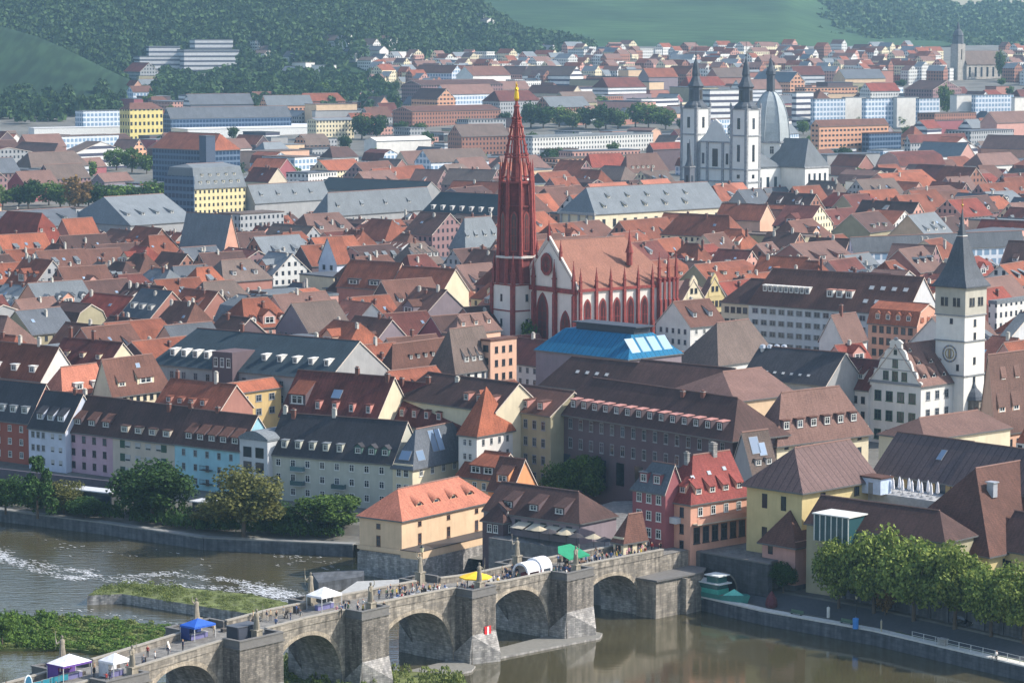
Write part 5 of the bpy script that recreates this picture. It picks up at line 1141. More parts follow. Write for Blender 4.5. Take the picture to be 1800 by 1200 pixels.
def gabled(x0, x1, y0, y1, z0, rise, ridge_y, nm):
    m = MB(); m.prism([(x0, y0), (x1, y0), (x1, y1), (x0, y1)], 0, z0, 0); m.prism([(x0-.4, y0-.4), (x1+.4, y0-.4), (x1+.4, y1+.4), (x0-.4, y1+.4)], z0 - .8, z0, 1); b = m.obj(nm, [WB, BS], e)
    m = MB()
    if ridge_y: xm = (x0+x1)/2; i = (x1-x0)*.28; vs = [(x0-.6, y0, z0), (x1+.6, y0, z0), (x1+.6, y1, z0), (x0-.6, y1, z0), (xm, y0 + i, z0+rise), (xm, y1 - i, z0+rise)]; fs = [(1, 2, 5, 4), (3, 0, 4, 5), (0, 1, 4), (2, 3, 5)]
    else: ym = (y0+y1)/2; i = (y1-y0)*.3; vs = [(x0, y0-.6, z0), (x1, y0-.6, z0), (x1, y1+.6, z0), (x0, y1+.6, z0), (x0+i, ym, z0+rise), (x1-i, ym, z0+rise)]; fs = [(0, 1, 5, 4), (2, 3, 4, 5), (3, 0, 4), (1, 2, 5)]
    solid_down(m, vs, fs, .4, 0); m.obj('roof', R_['lightgrey'], b); return b
NZ = ZT * .44
b = gabled(-FW + 6, -6, 8, 34, NZ, 11, True, 'nave')
for k in range(4): window(b, -5.98, 12 + 6*k, NZ*.62, 2.2, 7, PI/2, 'hole')
b = gabled(-FW - 1, 10, 34, 53, NZ, 14, False, 'transept')
for k in range(4): window(b, 10.02, 37.5 + 4.2*k, NZ*.72, 1.7, 6, PI/2, 'hole'); window(b, 10.02, 37.5 + 4.2*k, NZ*.3, 1.7, 2.4, PI/2, 'hole')
b = gabled(-FW + 7, -7, 53, 70, NZ, 11, True, 'choir')
cx, cy = -FW/2 + 1, 43.5; zd = ZT * .56; dt = Zat(1375, 160, d0 + 30) - zg; R0 = 10.6
m = MB(); m.frustum(cx, cy, NZ, zd + 5, R0, R0, 0, 8, PI/8); m.frustum(cx, cy, zd + 5, zd + 6, R0 + .7, R0 + .7, 1, 8, PI/8, capb=True); b = m.obj('drum', [WB, BS], e)
for k in range(8): a = 2*PI*k/8; window(b, cx + R0*.925*math.cos(a), cy + R0*.925*math.sin(a), zd + 1.4, 2.4, 4.4, a + PI/2, 'white')
m = MB(); hd = dt - zd - 6; pf = [(R0*.98*math.cos(t), hd*math.sin(t)) for t in [PI/2*.92*k/8 for k in range(9)]]; m.lathe(pf, cx, cy, 8, 0, PI/8)
for k in range(8):
    a = PI/8 + 2*PI*k/8
    for (r0, z0), (r1, z1) in zip(pf, pf[1:]): m.tube((cx + r0*math.cos(a), cy + r0*math.sin(a), z0), (cx + r1*math.cos(a), cy + r1*math.sin(a), z1), .35, n=5, mi=1)
dm = m.obj('dome', [roofmat('roof dome', (176, 184, 186), 'slate', patch=.12), flat('dome rib', (130, 138, 144))], e, (0, 0, zd + 6))
lt = Zat(1362, 92, d0 + 30) - zg - dt
m = MB(); m.lathe([(2.3, -1.5), (2.2, lt*.4), (2.8, lt*.42), (2.6, lt*.5), (1.3, lt*.62), (.9, lt*.7), (.3, lt*.82), (.1, lt)], cx, cy, 8, 0, PI/8); m.obj('lantern', SL, e, (0, 0, dt))
# ================================================================ far stone church on the right
p, z = PG(1683, 140, 0); e = empty('hilltop_church', (p.x, p.y, z), math.radians(38)); k = p.y / FPX; STN = stonemat('pale tuff', (170, 164, 156), 2, 1, .1, .9, .2)
m = MB(); w = 9*k; th = 62*k; m.prism([(-w, -w), (w, -w), (w, w), (-w, w)], -2, th, 0); t = m.obj('tower', STN, e); window(t, w + .02, 0, th*.7, 3*k, 18*k, PI/2, 'hole'); window(t, 0, -w - .02, th*.7, 3*k, 18*k, 0, 'hole')
m = MB(); m.lathe([(w*1.15, th), (w*1.0, th + 14*k), (w*1.1, th + 15*k), (w*.75, th + 22*k), (w*.3, th + 26*k), (w*.28, th + 30*k), (w*.06, th + 38*k)], n=8); m.obj('cupola', R_['slate'], t)
m = MB(); L = 96*k; m.prism([(w, -13*k), (w + L, -13*k), (w + L, 15*k), (w, 15*k)], -2, 26*k, 0); m.obj('nave', STN, e)
m = MB(); vs = [(w, -14*k, 26*k), (w + L + 1, -14*k, 26*k), (w + L + 1, 16*k, 26*k), (w, 16*k, 26*k), (w, k, 50*k), (w + L + 1, k, 50*k)]; solid_down(m, vs, [(0, 1, 5, 4), (2, 3, 4, 5)], .5, 0); m.add(vs, [(0, 4, 3), (1, 2, 5)], 0); m.obj('roof', R_['taupe'], e)
for j in range(6): window(e, w + 8*k + j*15*k, -13*k - .02, 13*k, 5*k, 17*k, 0, 'hole')
tag(e, 'pale stone church with a domed tower on the rise at the far right', 'church')

d1 = 1330.0; e = empty('turret_church', (Xat(1212, 300, d1), d1, g(Xat(1212, 300, d1), d1) - 1), math.radians(-45)); z0 = e.location.z; k = d1 / FPX
m = MB(); w = 6.5*k; zt = Zat(1212, 292, d1) - z0; m.prism([(-w, -w), (w, -w), (w, w), (-w, w)], 0, zt, 0); m.prism([(-w-.3, -w-.3), (w+.3, -w-.3), (w+.3, w+.3), (-w-.3, w+.3)], zt - .6, zt, 1); t = m.obj('tower', [wallmat('turret wall', (96, 100, 108)), frmat('grey')], e)
zs = Zat(1212, 245, d1) - z0; m = MB(); m.lathe([(w*1.35, zt), (w*.9, zt + 2), (w*.5, zt + (zs-zt)*.45), (.1, zs)], n=8, rot=PI/8); m.obj('spire', R_['slate'], t); window(t, 0, -w - .02, zt*.8, 1.4, 3, 0, 'hole'); window(t, w + .02, 0, zt*.8, 1.4, 3, PI/2, 'hole')
tag(e, 'dark slender turret just in front of the left one of the two white towers', 'tower')
# ================================================================ recognisable buildings of the town centre
W2 = {k: winwall('windowed ' + k, c, *a) for k, c, a in (('white', (205, 204, 200), ()), ('cream', (214, 202, 172), ()), ('grey', (160, 162, 164), ()), ('brown', (150, 108, 92), ()), ('pink', (196, 150, 136), ()), ('blueglass', (90, 108, 130), (2.6, 3.2, .8, .62, (38, 58, 84))), ('paleglass', (206, 212, 220), (3.2, 3.4, .7, .62, (124, 148, 172))),
     ('yellow', (212, 198, 152), ()), ('bands', (206, 208, 210), (3, 3.4, .9, .42, (104, 110, 120), True)), ('hospital', (196, 196, 198), (3, 4.4, .9, .42, (92, 96, 108), True)), ('whitebands', (214, 214, 212), (3, 4.2, .9, .45, (80, 80, 96), True)), ('peach', (208, 158, 128), (3.4, 3.2, .62, .42)), ('mauve', (140, 112, 112), ()))}
def mk(lab, cat, name, cor, xl, xr, h, rise, wall, roof, ang=-42, **k):
    r = hq(name, cor, xl, xr, h, rise, wall, roof, ang, **k); tag(r, lab, cat); return r
wh = lambda c, rws, w=1.1, h=1.6, dn=1.8, st=3.1, sty='dark', mg=.9: (c, rws, w, h, dn, st, sty, mg)
# --- dark long block and its neighbours
r = mk('long dark purple brown block with a row of flat dormers above the small tree', 'block', 'office_block', (1288, 768), 970, None, 15, 62, W_['darkbrown'], R_['darkbrown'], -51, z=24.5, dep=14, hl=5, hr=6, ov=.9, win={'front': [(16, 2, 1.2, 2.2, 2.4, 4.0, 'grey', 1.2), (9, 1, 2.4, 4.6, 11.2, 4, 'hole', 2)]},
       dorm=[('front', 14, .1, 'flat', 1.7, 1.7, .08, .95, W_['darkbrown'], flat('copper pink', (188, 134, 124), .6))], chim=[(.62, .42, 1.0), (.72, .45, 1.0)])
mk('broad sunlit pinkish roof behind the long dark block', 'building', 'office_block', (1292, 705), 1168, 1400, 15, 44, W_['tan'], R_['pinkbrown'], -48, ridge='y', hl=7, z=26)
mk('low pinkish roof with one small window at the left end of the brown roofs', 'building', 'town_house', (1143, 672), 1085, 1180, 14, 24, W_['tan'], R_['pinkbrown'], -46, ridge='y', sky=[('front', .6, .4, 1.2, 1.0)], hl=4)
mk('pinkish hipped roof with six dormers and cream eaves below the scrolled gable house', 'building', 'office_block', (1366, 768), 1322, 1527, 15, 76, W_['cream'], R_['pinkbrown'], -50, z=23.5, ridge='y', hl=4.5, hr=5, ov=.8, dorm=[('right', 6, .12, 'flat', 2.0, 1.9, .04, .92, W_['darkbrown'], R_['brown'])], win={'right': wh(7, 2), 'front': wh(3, 2)})
mk('small slate house with blue skylights between the dark block and the red roof', 'house', 'old_house', (1322, 828), 1286, 1366, 9, 66, W_['grey'], R_['taupe'], -50, z=18.5, ridge='y', sky=[('right', .35, .62, 2.4, 3.4), ('right', .6, .5, 2.0, 2.6)], dorm=[('right', 2, .1, 'flat', 1.7, 1.3)])
mk('olive grey house with three window rows left of the long dark block', 'house', 'town_house', (968, 730), 866, None, 14, 42, W_['olive'], R_['brown'], -48, z=23.8, dep=13, win={'front': wh(6, 4, 1.2, 1.9, 2.4, 3.6, 'grey')}, dorm=[('front', 3, .14, 'flat', 1.8, 1.6, .1, .9, flat('copper pink', (188, 134, 124), .6), R_['brown'])])
mk('long dark brown roof running behind the orange pyramid roof', 'house', 'town_house', (872, 722), 696, None, 14, 48, W_['cream'], R_['darkbrown'], -46, z=24.5, dep=13, hl=3, dorm=[('front', 3, .2, 'flat', 1.5, 1.5, .6, .98, flat('copper pink', (188, 134, 124), .6), R_['brown'])])
G3 = 'maroon roofed houses behind the grey apartment block'
r = mk('wide maroon roof with white dormer gables behind the grey apartment block', 'house', 'town_house', (660, 742), 492, None, 13, 80, W_['cream'], R_['maroon'], -32, z=20.5, dep=14, win={'front': wh(8, 1, 1.1, 1.6, 1.6)}, dorm=[('front', 1, .22, 'shed', 4.4, 2.4, .04, .24, W_['darkbrown'], R_['rust']), ('front', 4, .16, 'flat', 1.2, 1.8, .28, .98, flat('dormer pinkish', (190, 130, 120), .8))], sky=[('front', .5, .52, 2.4, 2.2, glassmat('skylight glass', (120, 140, 165), .15, .25))], chim=[(.62, .5, 1.4), (.95, .45, 1.6)])
r['group'] = G3
r = mk('maroon roof with many small dormers left of the orange pyramid roof', 'house', 'town_house', (806, 755), 660, None, 13, 74, W_['cream'], R_['maroon'], -36, z=19.6, dep=14, dorm=[('front', 5, .16, 'flat', 1.2, 1.7, .06, .8, flat('dormer pinkish', (190, 130, 120), .8))], chim=[(.1, .45, 1.5), (.4, .5, 1.4), (.75, .5, 1.8, WCH())]); r['group'] = G3
r = mk('dark teal slate roof with white dormers and a light grey gable end', 'building', 'civic_building', (578, 666), 266, 684, 14, 66, W_['grey'], R_['teal'], -36, hl=5, win={'right': [wh(3, 3, 1.6, 1.5, 2.0, 3, 'dark', 2)], 'front': wh(14, 3, 1.3, 2.0, 2.4, 3.4, 'grey')}, dorm=[('front', 5, .22, 'flat', 1.5, 1.6, .05, .38, W_['white'], W_['white']), ('front', 5, .3, 'flat', 1.3, 1.4, .55, .98, W_['white'], W_['white'])], chim=[(.35, .5, 2.0), (.75, .55, 1.6, WCH())])
gb = MB(); hx, hy, H = r['_hx'], r['_hy'], r['_H']; gb.box(-3.2, 3.2, -hy - 2.2, -hy + 6, 0, H + 4.5); gb.obj('bay', W_['darkbrown'], r, (-3, 0, 0))
for x in (-5, -3, -1): window(r, x, -hy - 2.22, H + 2, 1.2, 2.2, 0, 'white')
mk('half timbered white house with a brown roof above the maroon roofs', 'house', 'town_house', (688, 650), 664, 792, 12, 44, W_['white'], R_['brown'], -38, ridge='y', hl=3, win={'right': wh(9, 2, .9, 1.7)}, dorm=[('right', 4, .3, 'flat', 1.2, 1.1, .3, .8, W_['darkbrown'])])
mk('taupe roofed white house with four shed dormers left of the tall peach building', 'house', 'town_house', (800, 652), 752, 872, 12, 72, W_['white'], R_['taupe'], -38, ridge='y', hl=3, win={'right': wh(5, 3)}, dorm=[('right', 4, .16, 'shed', 1.6, 1.6, .25, .95)])
mk('tall peach building left of the chapel base', 'building', 'town_house', (862, 600), 846, 908, 18, 0, W_['peach'], R_['brown'], -42, win={'right': wh(3, 5, 1.1, 1.6, 2.2, 3.3), 'front': wh(2, 5)})
mk('house with a peach hipped roof and three dark windows beside the chapel tower', 'house', 'town_house', (800, 585), 778, 880, 13, 30, W_['peach'], R_['pinkbrown'], -40, ridge='y', hl=4, hr=3, dorm=[('right', 3, .3, 'shed', 1.6, 1.4)])
mk('salmon roofed gabled house behind the mauve river house', 'house', 'town_house', (110, 693), 72, 188, 11, 46, W_['pink'], R_['salmon'], -38, ridge='y', hl=3, win={'right': wh(5, 2)}, dorm=[('right', 2, .08, 'flat', 2.6, 1.5, .2, .98, W_['white'], W_['white'])])
mk('brown roofed white house with a broad dormer beside the salmon roof', 'house', 'town_house', (196, 692), 164, 300, 11, 58, W_['cream'], R_['brown'], -38, ridge='y', hr=3, win={'right': wh(8, 2)}, dorm=[('right', 1, .16, 'shed', 5.5, 1.7, .4, .8), ('right', 1, .16, 'shed', 2.6, 1.3, .1, .3)], sky=[('right', .55, .7, 1.4, 1.2)])
mk('rust roofed house with white verges at the left edge above the river row', 'house', 'town_house', (72, 668), -40, None, 11, 58, W_['white'], R_['rust'], -38, dep=12, dorm=[('front', 3, .18, 'flat', 2.0, 1.5, .1, .95, W_['white'], W_['white'])], chim=[(.4, .5, 1.8, WCH()), (.7, .5, 1.8, WCH())])
mk('maroon roofed house with white dormers between the rust roof and the brown roof', 'house', 'town_house', (185, 648), 84, None, 12, 46, W_['cream'], R_['maroon'], -38, dep=12, dorm=[('front', 3, .3, 'flat', 1.4, 1.2)], chim=[(.1, .5, 2.6, BRICK()), (.5, .5, 2.2)])
mk('ochre walled house behind the sky blue river house', 'house', 'town_house', (414, 690), 384, 494, 12, 14, W_['ochre'], R_['orange'], -38, ridge='y', win={'right': [wh(3, 2, 2.0, 1.6, 2, 3.2, 'grey', (1, 1))]})
mk('rust brown roof with round dormers behind the green shuttered house', 'house', 'town_house', (386, 722), 272, None, 9, 46, W_['brick'], R_['rust'], -38, dep=11, dorm=[('front', 4, .1, 'flat', 1.5, 1.3, .1, .8)], chim=[(.1, .5, 1.8), (.7, .5, 2.4, WCH())])
# --- blue roof and brown roofs round it
r = mk('wide building with a bright blue metal roof below the chapel', 'building', 'department_store', (1104, 631), 942, 1198, 16, 42, W_['purplegrey'], R_['blue'], -45, z=26, hl=7, hr=7, flat_top=.4, sky=[('right', .2 + .2*k, .5, 3.0, 4.2, glassmat('roof light', (150, 180, 205), .15, .2)) for k in range(4)])
m = MB(); m.box(-10, 9, -2.8, 2.8, 0, 1.6); m.box(-11, 10, -3.2, 3.2, 1.6, 1.9); m.obj('plant_room', [flat('plant dark', (52, 58, 70))], r, (2, 0, r['_H'] + r['_rh']))
mk('dark brown roof with small white skylights and cream wall below the blue roof', 'house', 'town_house', (1092, 690), 950, None, 12, 52, W_['cream'], R_['darkbrown'], -42, dep=13, hl=4, win={'front': wh(7, 2, 1.3, 2.0, 2)}, sky=[('front', .35 + .12*k, .5, 1.0, .9, flat('skylight white', (200, 196, 190))) for k in range(4)])
mk('long maroon brown roof right of the blue roof base', 'house', 'town_house', (1262, 690), 1098, None, 14, 42, W_['cream'], R_['darkbrown'], -42, dep=12, z=25.2)
mk('plain brown pyramid shaped roof right of the blue roof', 'house', 'market_hall', (1262, 640), 1187, 1366, 12, 70, W_['white'], R_['taupe'], -42, ridge='y', hl=8, hr=3)
r = mk('dark metal roofed block with rooftop vents in front of the scrolled gable house', 'building', 'department_store', (1452, 676), 1304, None, 14, 56, W_['grey'], R_['charcoal'], -40, dep=15, sky=[('front', .15 + .1*k, .2, .8, .7, flat('skylight white', (200, 196, 190))) for k in range(7)])
for k in range(4): m = MB(); m.lathe([(.5, -1), (.5, 2.2), (.8, 2.3), (.6, 3.0), (.1, 3.2)], n=8); m.obj('vent', flat('vent metal', (175, 180, 188), .4, .3), r, (-r['_hx'] + 1.2 + 1.3*k, -1 + k, r['_H'] + r['_rh']*.6))
r = mk('long brown roofed block with a row of white dormers and grey window bands', 'block', 'office_block', (1594, 552), 1316, None, 15, 64, W_['lightgrey'], R_['brown'], -39, dep=17, hl=2.5, win={'front': wh(17, 5, 2.1, 1.5, 2.0, 3.2, 'grey', .8)}, dorm=[('front', 9, .34, 'flat', 1.3, 1.7, .05, .36, W_['white'], W_['white']), ('front', 3, .3, 'flat', 2.0, 2.0, .46, .64, W_['white'], W_['brick'])], sky=[('front', .72 + .07*k, .62, 1.5, 1.3, flat('skylight white', (200, 196, 190))) for k in range(4)] + [('front', .72 + .07*k, .25, 1.5, 1.3, flat('skylight white', (200, 196, 190))) for k in range(4)])
mk('beige corner house with a dark hipped roof at the end of the long brown block', 'house', 'town_house', (1320, 533), 1268, None, 15, 42, W_['beige'], R_['darkbrown'], -39, dep=15, hl=5, win={'front': wh(4, 4, 1.5, 1.7, 2.2, 3.4)})
for k, (cx, xl, xr, cy, w) in enumerate(((1200, 1186, 1238, 526, W_['cream']), (1238, 1228, 1274, 522, W_['yellow']))):
    r = mk('%s baroque gabled house right of the chapel choir' % ('cream' if k == 0 else 'yellow'), 'house', 'gabled_house', (cx, cy), xl, xr, 15, 34, w, R_['pinkbrown'], -50, win={'right': wh(4, 4, 1.1, 1.8, 2.2, 3.4)}, dep=None)
    hx, hy, H = r['_hx'], r['_hy'], r['_H']; m = MB(); pts = [(-.6, 0), (.6, 0), (.58, .35), (.36, .5), (.34, .8), (.14, 1.0), (0, 1.12), (-.14, 1.0), (-.34, .8), (-.36, .5), (-.58, .35)]
    m.slab([(hx + .1, p * hy, H + q * 6) for p, q in pts], .5, (1, 0, 0), 0); gb = m.obj('gable', w, r)
    for p in (-.2, .2): window(gb, hx + .12, p*hy, H + 2.2, 1.0, 1.5, PI/2, 'dark')
mk('orange mansard house left of the white clock tower', 'house', 'tenement', (1612, 572), 1526, 1652, 14, 38, W_['coral'], R_['orange'], -42, ms=(.75, .65), win={'front': wh(6, 3, 1.4, 1.8), 'right': wh(3, 3, 1.3, 1.8)}, dorm=[('right', 3, .2, 'shed', 1.3, 1.5), ('front', 4, .2, 'gable', 1.6, 1.6)])
mk('white house with a brown gable in front of the long brown block', 'house', 'gabled_house', (1482, 600), 1440, 1524, 11, 44, W_['white'], R_['pinkbrown'], -42, ridge='y', win={'right': wh(2, 2, 1.6, 1.4)}, chim=[(.5, .4, 2.4)])
mk('pinkish roofed house with two wide dormers right of the white clock tower', 'house', 'town_house', (1748, 742), 1722, 1850, 12, 118, W_['peach'], R_['pinkbrown'], -46, ridge='y', win={'right': wh(6, 2, 1.6, 1.6)}, dorm=[('right', 2, .12, 'shed', 2.6, 2.0, .02, .5), ('right', 3, .6, 'shed', 1.6, 1.3, .1, .8)])
mk('rust roof right of the white clock tower', 'house', 'town_house', (1790, 645), 1738, 1860, 13, 40, W_['pink'], R_['rust'], -44, ridge='y')
mk('grey roofed house with a curved gable right of the clock tower', 'house', 'town_house', (1770, 600), 1752, 1850, 14, 50, W_['lightgrey'], R_['lightgrey'], -42, win={'front': wh(2, 3)})
mk('white flat roofed building right of the clock tower top', 'building', 'flat_roofed_building', (1752, 535), 1738, 1880, 16, 0, W2['white'], R_['lightgrey'], -42, parapet=1.0)
# --- grey hall, church front, teal roofs and modern grey block
r = mk('long light grey roofed hall with cream facade behind the chapel', 'hall', 'monastery_wing', (1046, 376), 984, 1274, 16, 44, W_['cream'], R_['lightgrey'], -48, ridge='y', hl=5, win={'right': wh(12, 2, 1.8, 3.2, 4, 5.5, 'dark', 2)}, dorm=[('right', 5, .18, 'shed', 1.6, 1.2, .02, .8), ('right', 5, .55, 'shed', 1.4, 1.0, .1, .85)])
hx, hy, H = r['_hx'], r['_hy'], r['_H']; m = MB()
for x in (-.9, -.45, .1, .55, .95): m.box(x*hx - .5, x*hx + .5, -hy - .4, -hy, 0, H - .6)
m.box(-hx - .5, hx + .5, -hy - .9, -hy, H - .8, H + .3); m.obj('pilasters', W_['grey'], r)
mk('dark teal mansard roof with a row of white dormers left of the chapel spire', 'building', 'civic_building', (892, 380), 742, None, 14, 36, W_['slategrey'], R_['teal'], -40, dep=15, hl=4, dorm=[('front', 8, .12, 'flat', 1.5, 1.8, .05, .95, W_['white'], W_['white'])])
G4 = 'grey metal roofed modern wings'
for lab, cor, xl, xr, h, rise, rf, kw in (
    ('long light grey roof with small square windows left of the yellow building', (230, 396), 112, 346, 11, 46, 'lightgrey', dict(ridge='y', hl=4)),
    ('light grey faceted roof right of the yellow building', (448, 356), 424, 580, 13, 30, 'lightgrey', dict(ridge='y')),
    ('sloping light grey roof left of the teal mansard', (576, 378), 548, 764, 12, 38, 'lightgrey', dict(ridge='y', hl=5)),
    ('dark slate roof above the light grey faceted roof', (740, 340), 560, None, 13, 20, 'teal', dict(dep=15)),
    ('flat grey roof at the left edge below the tree row', (12, 402), -60, 158, 11, 26, 'slate', dict(ridge='y')),
    ('light grey rounded roof with an orange end', (394, 436), 316, 420, 13, 58, 'lightgrey', dict()),
    ('light grey hipped roof below the teal mansard', (818, 434), 790, 888, 12, 50, 'lightgrey', dict(ridge='y', hl=4, hr=4))):
    r = mk(lab, 'building', 'modern_wing', cor, xl, xr, h, rise, W_['coral'] if 'orange' in lab else W_['grey'], R_[rf], -40, **kw); r['group'] = G4
    if kw.get('ridge') == 'y':
        for k in range(4): 
            f = .12 + .22*k; dormer(r, 'right', r['_hx'] - r['_hx']*.3, -r['_hy'] + 2*r['_hy']*f, r['_H'] + r['_rh']*.3 + .1, PI/2, 'shed', 1.8, 1.2, r['_rh']/r['_hx'], W_['grey'], R_[rf])
mk('yellow building with a grey dormered mansard roof and a blue glass end', 'building', 'office_block', (342, 330), 290, 431, 21, 40, W2['yellow'], R_['lightgrey'], -44, ms=(.78, .85), ridge='y', hl=4, hr=4, dorm=[('right', 6, .12, 'flat', 1.5, 1.6, .05, .95), ('right', 5, .52, 'flat', 1.3, 1.3, .1, .9)]); r = bpy.data.objects['office_block.%03d' % max([int(o.name[-3:]) for o in bpy.data.objects if o.name.startswith('office_block.')])]; m = MB(); m.box(-r['_hx'], r['_hx'], -r['_hy'] - .5, -r['_hy'] - .02, 0, r['_H'] + 5); m.obj('glazed_front', W2['blueglass'], r)
mk('blue glazed office block with an orange hipped roof on the left', 'building', 'office_block', (372, 264), 268, 422, 22, 28, W2['blueglass'], R_['orange'], -44, hl=2, hr=5)
mk('dark blue stair tower of the glazed office block', 'tower', 'stair_tower', (362, 240), 350, 378, 30, 0, flat('tower blue', (60, 74, 96)), R_['slate'], -44)
mk('yellow block with a brown hipped roof near the railway', 'building', 'apartment_block', (228, 192), 210, 286, 22, 10, winwall('windowed strong yellow', (212, 196, 130), 3.4, 5, .5, .5), R_['brown'], -52, hl=4, hr=4, ridge='y')
mk('pale glazed low hall left of the yellow block', 'hall', 'flat_roofed_building', (146, 196), 132, 212, 14, 0, W2['paleglass'], R_['lightgrey'], -52)
mk('long dark grey roofed hall right of the yellow block', 'hall', 'railway_hall', (300, 208), 285, 512, 13, 18, W2['blueglass'], R_['slate'], -56, ridge='y', dep=None)
mk('cream hall with a large glazed end near the railway', 'hall', 'railway_hall', (556, 212), 540, 622, 14, 4, W2['cream'], R_['lightgrey'], -54, ridge='y')
mk('long white platform roof in front of the railway halls', 'roof', 'railway_canopy', (330, 228), 250, 625, 7, 0, flat('canopy edge', (215, 215, 212)), flat('canopy top', (205, 205, 205)), -60)
mk('long pale railway canopy at the left', 'canopy', 'railway_canopy', (60, 226), 50, 215, 8, 0, flat('canopy edge', (215, 215, 212)), flat('canopy top', (205, 205, 205)), -60)
mk('white sheet roofed hall left of the chapel spire', 'hall', 'flat_roofed_building', (662, 248), 640, 758, 12, 6, W_['white'], W_['white'], -50, ridge='y')
mk('large brown brick factory with glazed bays', 'factory', 'factory', (740, 150), 706, 884, 20, 8, W2['mauve'], R_['darkbrown'], -50, ridge='y')
mk('grey roofed factory wing below the brick factory', 'factory', 'factory', (725, 196), 690, 880, 12, 8, W2['brown'], R_['brown'], -50, ridge='y')
mk('long white building with two window rows right of the chapel spire', 'building', 'flat_roofed_building', (936, 243), 902, 1148, 14, 0, W2['white'], R_['lightgrey'], -46, parapet=1.2)
mk('white office slab behind the twin towers', 'building', 'office_block', (1248, 160), 1230, 1312, 30, 0, W2['whitebands'], R_['lightgrey'], -54, parapet=1)
mk('white office block right of the ribbed dome', 'building', 'office_block', (1400, 164), 1392, 1430, 26, 0, W2['whitebands'], R_['lightgrey'], -50, parapet=1)
G5 = 'row of white and pale blue glazed office blocks'
for xl, cx, xr, cy, w in ((1425, 1432, 1486, 175, 'paleglass'), (1480, 1486, 1522, 172, 'plain'), (1515, 1522, 1577, 174, 'paleglass'), (1570, 1577, 1615, 172, 'plain'), (1610, 1616, 1652, 174, 'paleglass'), (1670, 1682, 1714, 168, 'plain'), (1708, 1715, 1782, 168, 'paleglass'), (1778, 1784, 1850, 172, 'plain')):
    r = hq('office_block', (cx, cy), xl, xr, 22, 0, W2['paleglass'] if w == 'paleglass' else W_['white'], R_['lightgrey'], -56); auto(r, 'pale blue glazed office block' if w == 'paleglass' else 'plain white office block', (xl + xr)/2, cy, 'building', G5)
mk('peach apartment block with window rows and a brown roof right of the dome', 'building', 'apartment_block', (1440, 222), 1425, 1562, 20, 10, W2['peach'], R_['brown'], -52, ridge='y')
mk('dark glazed hall beside the peach apartment block', 'hall', 'flat_roofed_building', (1528, 236), 1515, 1584, 14, 0, W2['blueglass'], R_['darkbrown'], -50, parapet=.8)
mk('low brick walled hall with a maroon roof on the right', 'hall', 'warehouse', (1600, 250), 1590, 1700, 12, 12, W2['grey'], R_['maroon'], -50, ridge='y')
mk('dark stepped roof hall below the far stone church', 'hall', 'warehouse', (1640, 158), 1590, 1690, 14, 16, W2['mauve'], R_['darkbrown'], -46)
mk('pinkish hipped house with dormers between chapel spire and twin towers', 'house', 'tenement', (1102, 302), 1086, 1176, 13, 30, W_['cream'], R_['pinkbrown'], -46, ridge='y', hl=3, hr=6, dorm=[('right', 5, .15, 'flat', 1.6, 1.4, .1, .7)])
mk('brown block with a red roof left of the twin towers', 'building', 'warehouse', (1148, 262), 1136, 1200, 14, 10, W_['darkbrown'], R_['red'], -46, ridge='y')
mk('blue grey modern hall with a long glazed wall left of the clock tower', 'hall', 'modern_wing', (1500, 440), 1490, 1800, 14, 22, W2['paleglass'], R_['slate'], -62, ridge='y')
mk('pinkish roof with dark window slots in front of the modern hall', 'house', 'town_house', (1428, 462), 1350, 1506, 12, 30, W_['brick'], R_['pinkbrown'], -46, ridge='y', dorm=[('right', 2, .12, 'shed', 4.0, 1.4)])
mk('large red mansard house at the left edge', 'house', 'tenement', (62, 428), -20, 112, 12, 52, W_['brick'], R_['red'], -42, ms=(.55, .6), hl=3, hr=4, dorm=[('right', 2, .6, 'flat', 1.5, 1.5)])
mk('small plain orange roofed block leaning on the large red mansard', 'house', 'tenement', (122, 412), 98, 174, 11, 26, W_['brick'], R_['orange'], -42, ridge='y')
mk('pale grey gabled house in the middle of the red roofs', 'house', 'gabled_house', (592, 462), 560, 616, 12, 44, W_['paleblue'], R_['rust'], -44, ridge='y', win={'front': wh(2, 3, 1.3, 1.6)})
mk('large orange brown roof with dark panels left of the chapel', 'house', 'tenement', (682, 508), 592, None, 12, 46, W_['brick'], R_['rust'], -36, dep=14, dorm=[('front', 2, .08, 'flat', 4.5, 1.6, .1, .9, W_['darkbrown'], R_['charcoal'])])
mk('wide plain orange brown roof left of the chapel tower', 'house', 'tenement', (776, 515), 684, None, 12, 42, W_['cream'], R_['rust'], -36, dep=14)
mk('pale yellow walled house with an orange roof in the left half', 'house', 'town_house', (538, 516), 510, 566, 14, 6, wallmat('wall strong yellow', (235, 205, 130)), R_['orange'], -40, ridge='y')
mk('bright orange hipped roof above the teal slate roof', 'house', 'town_house', (318, 570), 296, 372, 11, 24, W_['cream'], R_['salmon'], -38, ridge='y', hl=3, hr=3)
